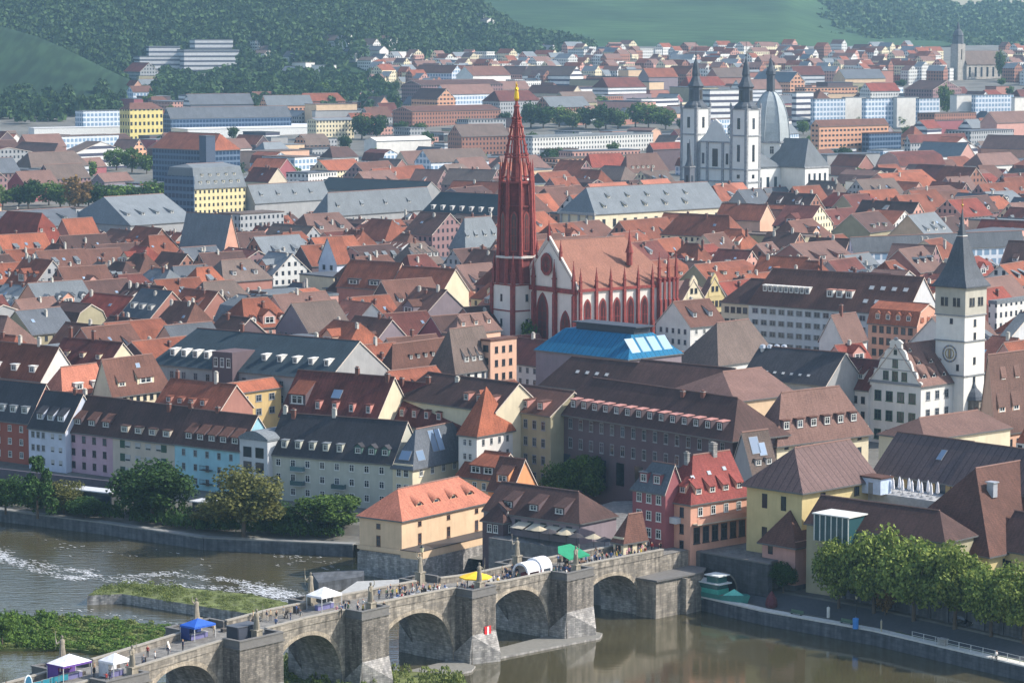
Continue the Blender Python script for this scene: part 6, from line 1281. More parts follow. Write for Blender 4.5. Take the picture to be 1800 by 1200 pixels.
# ================================================================ hills behind the town
import numpy as np
def hillsheet(name, px0, px1, base, crest, d0, d1, mat, bump=0.0, n=14, seed=1):
    """base, crest: photo rows by pixel column; d0, d1: distances of the foot and of the crest"""
    rr = random.Random(seed); cols = [px0 + (px1 - px0) * i / 60 for i in range(61)]; P = []
    for px in cols:
        D0, D1 = interp(d0, px), interp(d1, px); z0, z1 = Zat(px, interp(base, px), D0), Zat(px, interp(crest, px), D1); row = []
        for j in range(n + 3):
            t = j / n
            if t <= 1: y = D0 + (D1 - D0) * t; z = z0 + (z1 - z0) * (t ** .92) + bump * math.sin(px * .021 + seed) * math.sin(t * PI) * 4
            else: y = D1 + (j - n) * 260; z = z1 - (j - n) ** 2 * 9
            row.append((Xat(px, 66, y), y, z))
        P.append(row)
    m = MB(); k = n + 3; m.add([p for r_ in P for p in r_], [(i*k+j, (i+1)*k+j, (i+1)*k+j+1, i*k+j+1) for i in range(60) for j in range(k-1)])
    o = m.obj(name, mat, uv=False, smooth=True); tag(o, kind='structure')
    return lambda px, t: (lambda D0, D1: (Xat(px, 66, D0 + (D1-D0)*t), D0 + (D1-D0)*t, (lambda z0, z1: z0 + (z1-z0)*(t**.92))(Zat(px, interp(base, px), D0), Zat(px, interp(crest, px), D1))))(interp(d0, px), interp(d1, px))
def hillmat(name, a, b, scale, rows=None):
    t = NT(name); uv = t.new('ShaderNodeTexCoord'); n = t.noise(scale, (uv, 'Object'), 5); r = t.ramp(n, 'Fac', [(.38, lin(a)), (.62, lin(b))]); x = r; o = 'Color'
    if rows:
        n2 = t.noise(1, (uv, 'Object'), 2, mapscale=rows); x = t.mul(r, 'Color', t.ramp(n2, 'Fac', [(.4, .74), (.6, 1.2)]), 'Color'); o = 2
    t.link(x, o, t.b, 'Base Color'); t.b.inputs['Roughness'].default_value = .95; t.b.inputs['Specular IOR Level'].default_value = .1; return t.m
meadow = hillsheet('meadow_hill', -700, 300, [(-700, 178), (300, 178)], [(-700, -40), (0, 46), (70, 66), (110, 84), (200, 128), (270, 161), (300, 176)], [(-700, 2200), (300, 2350)], [(-700, 2600), (0, 2550), (300, 2400)], hillmat('meadow', (33, 51, 36), (43, 63, 42), .012, (.2, .02, .05)))
forest_h = hillsheet('wooded_hill', -900, 1090, [(-900, 172), (300, 170), (480, 150), (640, 138), (700, 118), (800, 108), (1090, 104)], [(-900, -110), (780, -70), (830, -16), (870, 30), (910, 58), (960, 76), (1010, 92), (1090, 103)], [(-900, 2500), (640, 2600), (800, 2950), (1090, 3150)], [(-900, 3300), (780, 3400), (1090, 3300)], hillmat('wood floor', (30, 50, 30), (44, 66, 36), .02))
vine = hillsheet('vineyard_hill', 760, 1690, [(760, 112), (1000, 110), (1400, 106), (1560, 98), (1640, 84), (1690, 78)], [(760, -70), (1380, -34), (1440, 0), (1500, 24), (1560, 46), (1620, 64), (1665, 75), (1690, 78)], [(760, 3150), (1690, 3250)], [(760, 4300), (1500, 4100), (1690, 3400)], hillmat('vineyard', (46, 70, 46), (61, 88, 56), .006, (.02, .16, .03)))
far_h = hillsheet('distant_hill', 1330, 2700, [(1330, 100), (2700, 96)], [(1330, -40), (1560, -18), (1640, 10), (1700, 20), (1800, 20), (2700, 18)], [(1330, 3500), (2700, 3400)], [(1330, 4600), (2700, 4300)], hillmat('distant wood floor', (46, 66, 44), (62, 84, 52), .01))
# woods: leaf clumps over the hillsides
def clump(nl, size, rad, hgt, seed):
    r = np.random.RandomState(seed); d = r.normal(size=(nl, 3)); d /= np.linalg.norm(d, axis=1)[:, None]; d[:, 2] = np.abs(d[:, 2]) * 1.1 - .15
    c = d * np.array([rad, rad, hgt]) * (.72 + .33 * r.rand(nl, 1)); return quads(c, d, size, r)
def quads(c, nrm, size, r, jit=.8):
    n = len(c); nn = nrm + r.normal(size=(n, 3)) * jit; nn /= np.linalg.norm(nn, axis=1)[:, None]
    a = np.cross(nn, r.normal(size=(n, 3))); a /= np.linalg.norm(a, axis=1)[:, None]; b = np.cross(nn, a)
    s = size * (.6 + .8 * r.rand(n, 1)); a = a * s * .5; b = b * s * .5 * .8
    return np.stack([c - a - b, c + a - b * .8, c + a * .9 + b, c - a * .8 + b * .9], axis=1)
def qmesh(name, q, mat):
    v = q.reshape(-1, 3); n = len(v); me = bpy.data.meshes.new(name); me.vertices.add(n); me.vertices.foreach_set('co', v.astype(np.float32).ravel())
    me.loops.add(n); me.loops.foreach_set('vertex_index', np.arange(n, dtype=np.int32)); k = n // 4
    me.polygons.add(k); me.polygons.foreach_set('loop_start', np.arange(0, n, 4, dtype=np.int32)); me.update(calc_edges=True); me.materials.append(mat); return me
LF = {'dark': leafmat('leaf dark', (28, 52, 24), (66, 96, 42)), 'mid': leafmat('leaf mid', (44, 70, 28), (98, 124, 52)), 'light': leafmat('leaf light', (66, 90, 36), (140, 152, 74)), 'olive': leafmat('leaf olive', (62, 68, 36), (116, 116, 62)),
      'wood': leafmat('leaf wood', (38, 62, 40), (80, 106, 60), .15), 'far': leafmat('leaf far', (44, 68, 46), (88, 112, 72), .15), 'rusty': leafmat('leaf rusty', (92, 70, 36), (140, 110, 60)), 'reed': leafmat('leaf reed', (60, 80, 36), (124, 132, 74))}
def wood(name, surf, n, px0, px1, tmax, size, mat, seed, rad=6.5, ok=None):
    r = np.random.RandomState(seed); protos = [clump(90, size / rad, 1, 1.25, s) for s in range(5)]; out = []
    for _ in range(n):
        px = r.uniform(px0, px1); t = r.rand() ** .8 * tmax
        if ok and not ok(px, t): continue
        x, y, z = surf(px, t); s = rad * (.7 + .7 * r.rand()); out.append(protos[r.randint(5)] * np.array([s, s, s * (.9 + .5 * r.rand())]) + np.array([x, y, z + s * .5]))
    o = place(name, qmesh(name, np.concatenate(out), mat)); tag(o, kind='stuff')
HILLH = ((455, .12), (465, .16), (508, .1), (535, .17), (525, .05), (580, .2), (600, .18), (622, .16), (612, .1), (645, .15), (655, .1), (672, .17), (640, .06), (690, .06), (660, .03), (440, .2), (835, .5), (845, .46), (850, .42), (880, .34), (900, .24), (925, .22), (940, .18), (915, .14), (890, .16), (960, .16), (985, .1), (955, .08), (220, .3), (560, .03), (505, .02))
wood('wooded_slope_forest', forest_h, 4300, -250, 1040, .72, 2.5, LF['wood'], 3, 8.2, lambda px, t: not (226 < px < 420 and .035 < t < .17) and not (430 < px < 700 and t < .04) and not any(abs(px - a) < 15 and b - .045 < t < b + .02 for a, b in HILLH))
wood('distant_forest', far_h, 1700, 1440, 2100, 1.0, 3.0, LF['far'], 5, 8, lambda px, t: px > 1450 + 180 * (1 - t) or True)
wood('valley_woodland', lambda px, t: (lambda p: (p[0].x, p[0].y, p[1]))(PG(px, 172 + 62 * t, 0)), 420, -120, 700, 1, 2.6, LF['wood'], 9, 5.5, lambda px, t: (px < 215 and t < .75) or (px > 300 and px < 700 and t < .12) or (px > 420 and px < 700 and t < .5))
wood('foothill_woodland', lambda px, t: (lambda p: (p[0].x, p[0].y, p[1]))(PG(px, 138 + 40 * t, 0)), 300, 130, 690, 1, 2.4, LF['wood'], 19, 5, lambda px, t: px > 270 + 0 * t or t < .5)
# ================================================================ trees
def tree_protos(seed, nl, size, form):
    r = np.random.RandomState(seed); cs = []; ns = []
    nc = 26 if form != 'cone' else 30
    for k in range(nc):
        if form == 'cone': h = r.rand() ** 1.2; rad = .5 * (1 - h * .85) ; a = r.rand() * 2 * PI; q = np.array([math.cos(a) * rad * r.rand() ** .4, math.sin(a) * rad * r.rand() ** .4, .18 + .8 * h]); cr = .17 * (1.1 - h * .6)
        else:
            d = r.normal(size=3); d /= np.linalg.norm(d); f = r.rand() ** .33
            q = np.array([d[0] * .4 * f, d[1] * .4 * f, .60 + d[2] * .33 * f]); cr = .13 + .09 * r.rand()
            if q[2] < .28: q[2] = .28 + r.rand() * .1
        m_ = nl // nc; dd = r.normal(size=(m_, 3)); dd /= np.linalg.norm(dd, axis=1)[:, None]
        cs.append(q + dd * cr * (.45 + .6 * r.rand(m_, 1)) * np.array([1, 1, .85])); ns.append(dd * .8 + np.array([0, 0, .5]))
    return quads(np.concatenate(cs), np.concatenate(ns), size, r, .7)
BARK = flat('bark', (92, 80, 68), .95, noise=.3)
def trunk_mesh(seed):
    r = random.Random(seed); m = MB(); m.tube((0, 0, -.03), (.01, 0, .34), .035, .024, 8)
    for k in range(6): a = 2*PI*k/6 + r.random(); m.tube((.01, 0, .26 + .03*k/2), (.24*math.cos(a), .24*math.sin(a), .55 + .15*r.random()), .016, .005, 5)
    m.tube((.01, 0, .33), (0, 0, .85), .02, .004, 6); return m.mesh('trunk', [BARK], uv=False)
TP = {}
for nm, nl, size, form, mat in (('broad', 9000, .032, 'round', 'dark'), ('plane', 9000, .036, 'round', 'light'), ('olive', 9000, .031, 'round', 'olive'), ('fresh', 8000, .036, 'round', 'mid'), ('cone', 5000, .04, 'cone', 'dark'), ('town', 1500, .07, 'round', 'mid'), ('towndark', 1500, .07, 'round', 'dark'), ('rusty', 1500, .07, 'round', 'rusty')):
    TP[nm] = [(qmesh('crown', tree_protos(hash_ + i, nl, size, form), LF[mat]), trunk_mesh(i)) for i, hash_ in enumerate((17, 41))]
def tree(proto, px, row, top, wpx, label=None, base=None, group=None, name='tree', h=None, k=[0]):
    k[0] += 1; p, z = PG(px, row, 0); hh = (row - top) / (FPX / p.y); w = wpx / (FPX / p.y)
    cr, tr = TP[proto][k[0] % 2]; e = empty(name, (p.x, p.y, z), k[0] * 2.1); s = (w * 1.06, w * 1.06, hh * 1.02)
    place('crown', cr, e, (0, 0, 0), 0, s); place('trunk', tr, e, (0, 0, 0), 0, (min(w, hh), min(w, hh), hh))
    if label: tag(e, label, 'tree', group)
    else: auto(e, base, px, row, 'tree', group)
    return e
tree('cone', 66, 908, 803, 78, 'dark pointed tree on the river bank in front of the pale blue house'); tree('broad', 268, 918, 806, 150, 'large dark rounded tree in front of the green shuttered house'); tree('olive', 428, 944, 820, 158, 'large olive tinted tree in front of the stair house by the river')
tree('fresh', 578, 938, 862, 118, 'bright green rounded tree left of the mill'); tree('broad', 505, 935, 885, 80, 'small dark tree between the olive tinted tree and the bright green one')
tree('olive', 112, 902, 842, 90, 'low olive bushy tree right of the dark pointed riverside tree'); tree('broad', 10, 902, 836, 80, 'dark bushy tree at the left edge of the far river bank'); tree('broad', 150, 912, 872, 70, 'low dark bush beside the long pale kiosk'); tree('olive', 370, 930, 880, 80, 'low olive bush beside the dark kiosk')
tree('fresh', 1030, 890, 790, 74, 'taller half of the dark leafy pair in front of the long dark block'); tree('fresh', 985, 892, 812, 72, 'lower half of the dark leafy pair in front of the long dark block')
GP = 'plane trees along the quay road'
for px, row, top, w, lab in ((1474, 1076, 940, 92, 'leftmost bright plane tree beside the pink tower house'), (1536, 1084, 926, 112, 'tall bright plane tree behind the blue container'), (1606, 1094, 940, 122, 'bright plane tree below the tall dark hipped roof, left of the black car'), (1678, 1106, 952, 124, 'bright plane tree directly above the black car'), (1742, 1118, 985, 108, 'plane tree right of the black car'), (1800, 1130, 992, 110, 'plane tree at the right edge of the quay')):
    tree('plane', px, row, top, w, lab, group=GP)
tree('broad', 1377, 1040, 984, 56, 'small round dark tree in front of the pink tower house'); tree('rusty', 1556, 1086, 1022, 44, 'rusty brown drooping shrub under the plane trees')
tree('fresh', 4, 1130, 1082, 46, 'light green tree crown at the left edge beyond the purple stall'); tree('fresh', 789, 664, 632, 34, 'small bright tree beside the half timbered house'); tree('town', 930, 632, 562, 42, 'dark tree at the foot of the chapel portal')
def band(proto, pts, base, group, seed):
    rr = random.Random(seed)
    for px, row, hpx, w in pts: tree(proto if rr.random() < .7 else 'towndark', px, row, row - hpx, w, None, base, group)
rr = random.Random(4)
band('town', [(8 + 24*k + rr.randint(-6, 6), 366 + rr.randint(-4, 6), rr.randint(36, 60), rr.randint(38, 56)) for k in range(12)], 'green park tree', 'park trees left of the grey wings', 1)
tree('rusty', 138, 372, 310, 58, 'rusty tinted tree in the park row on the left')
band('town', [(928 + 27*k + rr.randint(-6, 6), 226 + rr.randint(-3, 3), rr.randint(30, 46), rr.randint(34, 52)) for k in range(10)], 'green avenue tree', 'trees behind the long white building', 2)
band('town', [(1432 + 24*k + rr.randint(-5, 5), 222 + rr.randint(-4, 4), rr.randint(20, 36), rr.randint(28, 40)) for k in range(8)], 'green tree by the offices', 'trees in front of the glazed offices', 3)
band('town', [(636, 246, 46, 44), (662, 246, 44, 40), (205, 300, 40, 46), (232, 304, 44, 44), (258, 306, 36, 40), (1665, 206, 56, 36), (1700, 214, 26, 34), (630, 322, 26, 40), (655, 322, 22, 36), (1010, 200, 34, 26), (1050, 198, 30, 40), (1140, 196, 24, 30), (20, 306, 30, 50), (735, 236, 20, 30), (820, 232, 24, 34), (1755, 210, 26, 30), (1560, 130, 24, 20), (1760, 140, 50, 24), (410, 160, 26, 50), (560, 175, 30, 40), (455, 205, 20, 40), (520, 190, 24, 40), (600, 205, 24, 36)], 'green town tree', 'trees among the distant buildings', 6)
# reeds and shrubs: nobody could count them
def inpoly(x, y, p):
    c = False
    for (x0, y0), (x1, y1) in zip(p, p[1:] + p[:1]):
        if (y0 > y) != (y1 > y) and x < (x1 - x0) * (y - y0) / (y1 - y0) + x0: c = not c
    return c
def shrubs(name, poly, z, n, size, rad, mat, seed, hfun):
    r = np.random.RandomState(seed); P = np.array(poly); lo, hi = P.min(0), P.max(0); out = []; protos = [clump(90, size * .6, 1, 1, s + 20) for s in range(4)]
    while len(out) < n:
        x, y = r.uniform(lo[0], hi[0]), r.uniform(lo[1], hi[1])
        if inpoly(x, y, poly): h = hfun(proj(x, y, z)[0]) * (.5 + .8 * r.rand()); s = rad * (.6 + .7 * r.rand()); out.append(protos[r.randint(4)] * np.array([s, s, h]) + np.array([x, y, z + .1]))
    o = place(name, qmesh(name, np.concatenate(out), mat)); tag(o, kind='stuff')
shrubs('island_undergrowth', ISLE, .4, 430, .42, 1.1, LF['mid'], 2, lambda px: 1.3 if px < 95 else (.75 if px < 230 else .45)); shrubs('island_reeds', ISLE, .4, 160, .4, .9, LF['reed'], 8, lambda px: .8)
shrubs('training_wall_undergrowth', SPIT, 1.7, 260, .3, .7, LF['reed'], 4, lambda px: .9 if px < 330 else .45); shrubs('near_bank_undergrowth', NEAR, .4, 240, .4, .9, LF['reed'], 6, lambda px: 1.6)
shrubs('promenade_undergrowth', [(x, ybank(x) + 3.5) for x in range(-130, -31, 8)] + [(x, ybank(x) + 19) for x in range(-34, -131, -8)], 3.4, 420, .4, 1.3, LF['dark'], 14, lambda px: 2.2)
# ================================================================ the rest of the town: houses on a jittered street grid
CLEAR = [(868, 1205, 598, 775), (1640, 1745, 742, 640), (1195, 1455, 318, 1420), (980, 1280, 408, 1000), (335, 435, 366, 1200), (900, 1150, 260, 1500), (265, 425, 300, 1300), (1270, 1600, 604, 800), (1490, 1800, 455, 950), (1420, 1565, 262, 1600), (1425, 1850, 194, 1900), (1228, 1312, 188, 2000), (700, 885, 208, 2000), (205, 290, 224, 2000), (280, 515, 222, 2000), (130, 215, 220, 2000), (0, 290, 362, 1300), (925, 1200, 224, 1900), (1430, 1600, 222, 1800), (540, 625, 232, 1800), (250, 626, 232, 1700), (636, 760, 258, 1600), (112, 350, 396, 1150), (424, 765, 372, 1200), (742, 892, 396, 1100), (790, 890, 436, 950), (1186, 1275, 585, 760), (555, 620, 500, 900), (940, 1200, 640, 665), (1600, 1800, 150, 2300), (200, 275, 302, 1500), (620, 690, 246, 1800), (50, 215, 232, 1800), (-150, 208, 224, 2700), (290, 700, 160, 2900)]
CLEAR = [(a, b, r_, d if d < 1150 else max(d, PG((a + b) / 2, r_, 0)[0].y + 25)) for a, b, r_, d in CLEAR]
def hits(cx, cy, rz, hx, hy, pad=1.2):
    ca, sa = math.cos(rz), math.sin(rz); mine = [(cx + u*ca - v*sa, cy + u*sa + v*ca) for u in (-hx, 0, hx) for v in (-hy, 0, hy)]
    for fx, fy, fr, fhx, fhy, mx in FOOT:
        if abs(fx - cx) + abs(fy - cy) > mx * 1.5 + 45: continue
        if (fx-cx)**2 + (fy-cy)**2 > (mx * .75 + max(hx, hy) * 1.45)**2: continue
        c2, s2 = math.cos(fr), math.sin(fr)
        for x, y in mine:
            u, v = (x-fx)*c2 + (y-fy)*s2, -(x-fx)*s2 + (y-fy)*c2
            if abs(u) < fhx + pad and abs(v) < fhy + pad: return True
        for u in (-fhx, -fhx/2, 0, fhx/2, fhx):
            for v in (-fhy, 0, fhy):
                x, y = fx + u*c2 - v*s2 - cx, fy + u*s2 + v*c2 - cy; p, q = x*ca + y*sa, -x*sa + y*ca
                if abs(p) < hx + pad and abs(q) < hy + pad: return True
    return False
PALL = [('rust', 30), ('brown', 20), ('maroon', 15), ('orange', 15), ('darkbrown', 13), ('red', 6), ('salmon', 4), ('slate', 5), ('lightgrey', 5), ('taupe', 5), ('pinkbrown', 4)]
PALR = [('rust', 24), ('red', 16), ('pinkbrown', 14), ('orange', 14), ('brown', 12), ('maroon', 10), ('salmon', 8), ('darkbrown', 6), ('slate', 3), ('lightgrey', 2)]
PALF = [('pinkbrown', 20), ('brown', 16), ('taupe', 16), ('darkbrown', 12), ('rust', 10), ('maroon', 8), ('red', 6), ('lightgrey', 8), ('slate', 8), ('salmon', 4)]
CN = {'rust': 'rust red', 'brown': 'brown', 'maroon': 'maroon', 'orange': 'orange', 'darkbrown': 'dark brown', 'red': 'red', 'salmon': 'salmon', 'slate': 'slate grey', 'lightgrey': 'light grey', 'taupe': 'taupe', 'pinkbrown': 'pinkish'}
WALLP = ['cream', 'white', 'tan', 'beige', 'pink', 'peach', 'grey', 'brick', 'brick', 'purplegrey', 'purplegrey', 'olive', 'darkbrown', 'coral', 'maroon']
def pick(rr, pal):
    s = rr.random() * sum(w for _, w in pal)
    for k, w in pal:
        s -= w
        if s <= 0: return k
    return pal[0][0]
rr = random.Random(21); NF = [0, 0, 0]
def filler(cx, cy, rz, L, D, zone, low=False):
    px, py = proj(cx, cy, g(cx, cy) + 8)
    if not (-40 < px < 1840) or py < 96 or py > 700: return
    h = rr.uniform(7.5, 11.5) if zone == 0 else rr.uniform(9, 14)
    if low: h = rr.uniform(4, 7)
    flat_r = rr.random() < (.06, .2, .45)[zone]
    rh = 0 if flat_r else rr.uniform(.38, .52) * min(L, D)
    if rr.random() < .58: ridge = 'y'; L, D = min(L, D), max(L, D)
    else: ridge = 'x'
    if rh: rh = rr.uniform(.4, .55) * (D if ridge == 'x' else L)
    rh = min(rh, 7.5)
    zg = g(cx, cy); top = proj(cx, cy, zg + h + rh)[1]; hw = max(L, D) * .55 * FPX / cy
    for a, b, row, d in CLEAR:
        if px + hw > a and px - hw < b and top < row and cy < d - 5: return
    if hits(cx, cy, rz, L/2, D/2): return
    right = px > 1190; rc = pick(rr, PALF if zone == 2 or (zone == 1 and rr.random() < .4) else PALR if right else PALL); wn = rr.choice(WALLP)
    ca, sa = math.cos(rz), math.sin(rz); A = Vector((cx - L/2*ca + D/2*sa, cy - L/2*sa - D/2*ca)); B = A + Vector((ca, sa)) * L
    kw = dict(ridge=ridge)
    if rh:
        u = rr.random()
        if u < .3: kw['hl'] = kw['hr'] = rr.uniform(2.5, 4.5)
        elif u < .34: kw['hr'] = rr.uniform(2, 4)
        elif u < .44: kw['ms'] = (rr.uniform(.62, .75), rr.uniform(.6, .72))
    near = cy < 900
    wall = W_[wn] if (near or rr.random() < .35) else W2[rr.choice(['white', 'cream', 'grey', 'brown', 'pink', 'mauve', 'brown', 'mauve'] if zone < 2 else ['white', 'grey', 'pink', 'peach', 'brown', 'bands', 'whitebands', 'paleglass'])]
    if near: kw['win'] = {'front': (max(2, int(L/2.7)), 2, 1.0, 1.4, 1.6, 2.9, rr.choice(['white', 'dark', 'grey']), .8), 'right': (max(2, int(D/2.9)), 2, 1.0, 1.4, 1.6, 2.9, rr.choice(['white', 'dark']), .8)}
    if rh and cy < 1500:
        dm = []; mainr = 'right' if ridge == 'y' else 'front'
        if rr.random() < .75: dm.append((mainr, rr.randint(1, 4 if cy < 1100 else 2), rr.uniform(.1, .35), rr.choice(['flat', 'shed', 'gable', 'shed']), rr.uniform(1.3, 2.2), rr.uniform(1.1, 1.6), .06, .94, rr.choice([W_['white'], W_['white'], W_[wn], W_['lightgrey'], W_['darkbrown']]), rr.choice([R_[rc], R_[rc], R_['lightgrey']])))
        if rr.random() < .22 and cy < 1200: dm.append((mainr, 1, .06, 'gable', rr.uniform(3.6, 5), rr.uniform(2, 2.8), .2, .8, W_[wn], R_[rc]))
        kw['dorm'] = dm
        kw['chim'] = [(rr.uniform(.1, .9), .5 + rr.uniform(-.1, .1), rr.uniform(.8, 1.8), BRICK() if rr.random() < .45 else WCH()) for _ in range(rr.randint(1, 3))]
        if rr.random() < .55: kw['sky'] = [(mainr, rr.uniform(.2, .8), .5, rr.uniform(.8, 1.3), rr.uniform(.8, 1.4))]
    name = ('flat_roofed_building' if flat_r else {0: 'town_house', 1: 'tenement', 2: 'apartment_block'}[zone] if kw.get('hl') is None else ('hipped_house' if zone < 2 else 'apartment_block'))
    if not flat_r and kw.get('ridge') == 'y' and not kw.get('hl'): name = 'gabled_house' if zone < 2 else 'warehouse'
    if flat_r: kw['parapet'] = .7 if rr.random() < .5 else 0
    if flat_r: rc = rr.choice(['lightgrey', 'slate', 'taupe'])
    o = house(name, A, B, D, zg - 1.5, zg + h, rh, wall, R_[rc], **kw)
    NF[zone] += 1
    if rr.random() < .4:
        ah = h * rr.uniform(.45, .75) + 1.5; s_ = rr.choice([-1, 1]); m = MB(); m.box(s_*L/2 - 2.6, s_*L/2 + 2.6, -D/2 - rr.uniform(1.2, 2.6), D/2 + rr.uniform(1, 4), 0, ah, 0); m.box(s_*L/2 - 2.8, s_*L/2 + 2.8, -D/2 - 2.7, D/2 + 4.2, ah, ah + .3, 1); m.obj('annex', [W_[rr.choice(WALLP)], R_[rr.choice(['lightgrey', 'taupe', rc, 'slate'])]], o)
    form = '%s%s flat block' % ('low ' if low else '', CN[rc]) if flat_r else ('%s hipped roof house' if kw.get('hl') else '%s mansard house' if kw.get('ms') else '%s gabled house' if ridge == 'y' else '%s roofed house') % CN[rc]
    auto(o, form, px, py, 'building' if flat_r else 'house', ('houses of the old town', 'houses of the inner town', 'buildings of the outer town')[zone], ok=cy)
def grid(d0, d1, cu, cv, zone, lr, dr, ang0, xpad=.205, low=False):
    v = d0
    cells = []
    a = math.radians(ang0); e1 = Vector((math.cos(a), math.sin(a))); e2 = Vector((-e1.y, e1.x)); R = int(d1 * 1.2 / min(cu, cv)) + 2
    for j in range(-R, R):
        for i in range(-R, R):
            p = Vector((0, (d0 + d1)/2)) + e1 * (i * cu + (j % 2) * cu * .37) + e2 * (j * cv)
            if d0 <= p.y < d1 and abs(p.x) < p.y * xpad and p.y - ybank(p.x) > 64: cells.append(p)
    cells.sort(key=lambda p: p.y)
    for p in cells:
        q = p + Vector((rr.uniform(-2, 2), rr.uniform(-2.5, 2.5))); rz = a + math.radians(9 * math.sin(q.x * .011 + q.y * .006) + rr.uniform(-4, 4)); L, D = rr.uniform(*lr), rr.uniform(*dr)
        if rr.random() < .22: L, D = D, L
        filler(q.x, q.y, rz, L, D, zone, low)
grid(590, 1060, 21, 23, 0, (13, 21), (12, 16), -40)
grid(1060, 1560, 30, 29, 1, (17, 31), (12, 17), -43)
grid(600, 1400, 17, 15, 0, (9, 13), (8, 10), -40, low=True)
grid(1560, 2500, 58, 48, 2, (26, 54), (13, 19), -50)
grid(1400, 2450, 33, 31, 2, (14, 26), (10, 14), -44, low=True)
if VERB: print('FILL', NF)
rt = random.Random(12); nt_ = 0
while nt_ < 120:
    px, row = rt.uniform(0, 1800), rt.uniform(150, 330); p, z = PG(px, row, 0)
    if p.y < 1250 or hits(p.x, p.y, 0, 3, 3, 0): continue
    tree(rt.choice(['town', 'towndark', 'town']), px, row, row - rt.uniform(7, 12) * FPX / p.y, rt.uniform(7, 12) * FPX / p.y, None, 'green town tree', 'trees among the distant buildings'); nt_ += 1
# hillside houses, hospital, and the far edge of the town
def hill_house(surf, px, t, w, h, rh, wall, roof, name, label=None, ang=-40, base=None, dep=None, **kw):
    x, y, z = surf(px, t); a = math.radians(ang); d = Vector((math.cos(a), math.sin(a))); A = Vector((x, y)) - d * w/2; o = house(name, A, A + d * w, dep or w * .7, z - 4, z + h, rh, wall, roof, **kw)
    if label: tag(o, label, 'building')
    else: auto(o, base, *proj(x, y, z + h), 'house', 'houses on the wooded slope')
rs = random.Random(8)
for px, t in HILLH:
    hill_house(forest_h, px, t, rs.uniform(13, 22), rs.uniform(6, 10), rs.choice([0, 3, 4, 5]), W2['white'] if rs.random() < .4 else W_['white'], R_[rs.choice(['taupe', 'lightgrey', 'pinkbrown', 'white' if False else 'slate'])], 'hillside_house', base='white hillside house')
for px, w, hh, lab in ((285, 44, 14, 'white terraced hospital block on the wooded hill, left wing'), (372, 54, 17, 'white terraced hospital block on the wooded hill, right wing')):
    hill_house(forest_h, px, .115, w, hh, 0, W2['hospital'], R_['lightgrey'], 'hospital', lab, 24, dep=22, parapet=1)
    hill_house(forest_h, px + 4, .16, w * .7, hh + 2, 0, W2['hospital'], R_['lightgrey'], 'hospital', lab.replace('wing', 'upper terrace'), 24, dep=16, parapet=1)
# far edge of the town: one mass of roofs
r2 = random.Random(5); m = MB(); cnt = 0
while cnt < 620:
    px = r2.uniform(660, 2000); row = r2.uniform(96, 150) if px > 1000 else r2.uniform(112, 160)
    p, z = PG(px, row, 0)
    if p.y > 3350 or p.y < 2350 or (1655 < px < 1765 and row < 150): continue
    cnt += 1; L, D, h = r2.uniform(9, 24), r2.uniform(8, 12), r2.uniform(5, 13); a = math.radians(r2.choice([-45, 45]) + r2.uniform(-12, 12)); ca, sa = math.cos(a), math.sin(a); f = lambda u, v, w: (p.x + u*ca - v*sa, p.y + u*sa + v*ca, z + w)
    wm_ = r2.choice([0, 0, 1, 2, 2, 5]); rm_ = r2.choice([3, 3, 4, 6])
    c8 = [f(-L/2, -D/2, -3), f(L/2, -D/2, -3), f(L/2, D/2, -3), f(-L/2, D/2, -3), f(-L/2, -D/2, h), f(L/2, -D/2, h), f(L/2, D/2, h), f(-L/2, D/2, h)]
    m.add(c8, [(0, 1, 5, 4), (1, 2, 6, 5), (2, 3, 7, 6), (3, 0, 4, 7)], wm_)
    if r2.random() < .3: m.add(c8, [(4, 5, 6, 7)], 6)
    else: q = [f(-L/2, 0, h + 4.5), f(L/2, 0, h + 4.5)]; m.add(c8[4:] + q, [(0, 1, 5, 4), (2, 3, 4, 5)], rm_); m.add(c8[4:] + q, [(1, 2, 5), (3, 0, 4)], wm_)
o = m.obj('distant_town', [W2['white'], W2['pink'], W2['cream'], R_['pinkbrown'], R_['rust'], W2['brown'], R_['lightgrey']]); tag(o, kind='stuff')

# the town goes on a little way past both edges of the frame: one mass, none of it in the photograph
m = MB(); r3 = random.Random(77)
for k in range(900):
    d = r3.uniform(560, 2450); px = r3.choice([r3.uniform(1850, 2150), r3.uniform(-330, -60)]); x = (px - 900) / FPX * d
    if d - ybank(x) < 66: continue
    z = g(x, d); L, D, h = r3.uniform(12, 20), r3.uniform(10, 13), r3.uniform(7, 12); a = math.radians(-42 + r3.uniform(-8, 8)); ca, sa = math.cos(a), math.sin(a)
    if hits(x, d, a, L/2, D/2, .5): continue
    FOOT.append((x, d, a, L/2, D/2, L)); f = lambda u, v, w: (x + u*ca - v*sa, d + u*sa + v*ca, z + w); wm_, rm_ = r3.randint(0, 3), r3.randint(4, 6)
    c8 = [f(-L/2, -D/2, -2), f(L/2, -D/2, -2), f(L/2, D/2, -2), f(-L/2, D/2, -2), f(-L/2, -D/2, h), f(L/2, -D/2, h), f(L/2, D/2, h), f(-L/2, D/2, h)]; q = [f(-L/2, 0, h + D*.45), f(L/2, 0, h + D*.45)]
    m.add(c8, [(0, 1, 5, 4), (1, 2, 6, 5), (2, 3, 7, 6), (3, 0, 4, 7)], wm_); m.add(c8[4:] + q, [(0, 1, 5, 4), (2, 3, 4, 5)], rm_); m.add(c8[4:] + q, [(1, 2, 5), (3, 0, 4)], wm_)
o = m.obj('outlying_town', [W2['white'], W2['pink'], W2['cream'], W2['grey'], R_['rust'], R_['brown'], R_['orange']]); tag(o, kind='stuff')
SKYS, SUNS, HAZE, EXPO = 0.15, 4.0, 0.00008, 0.7
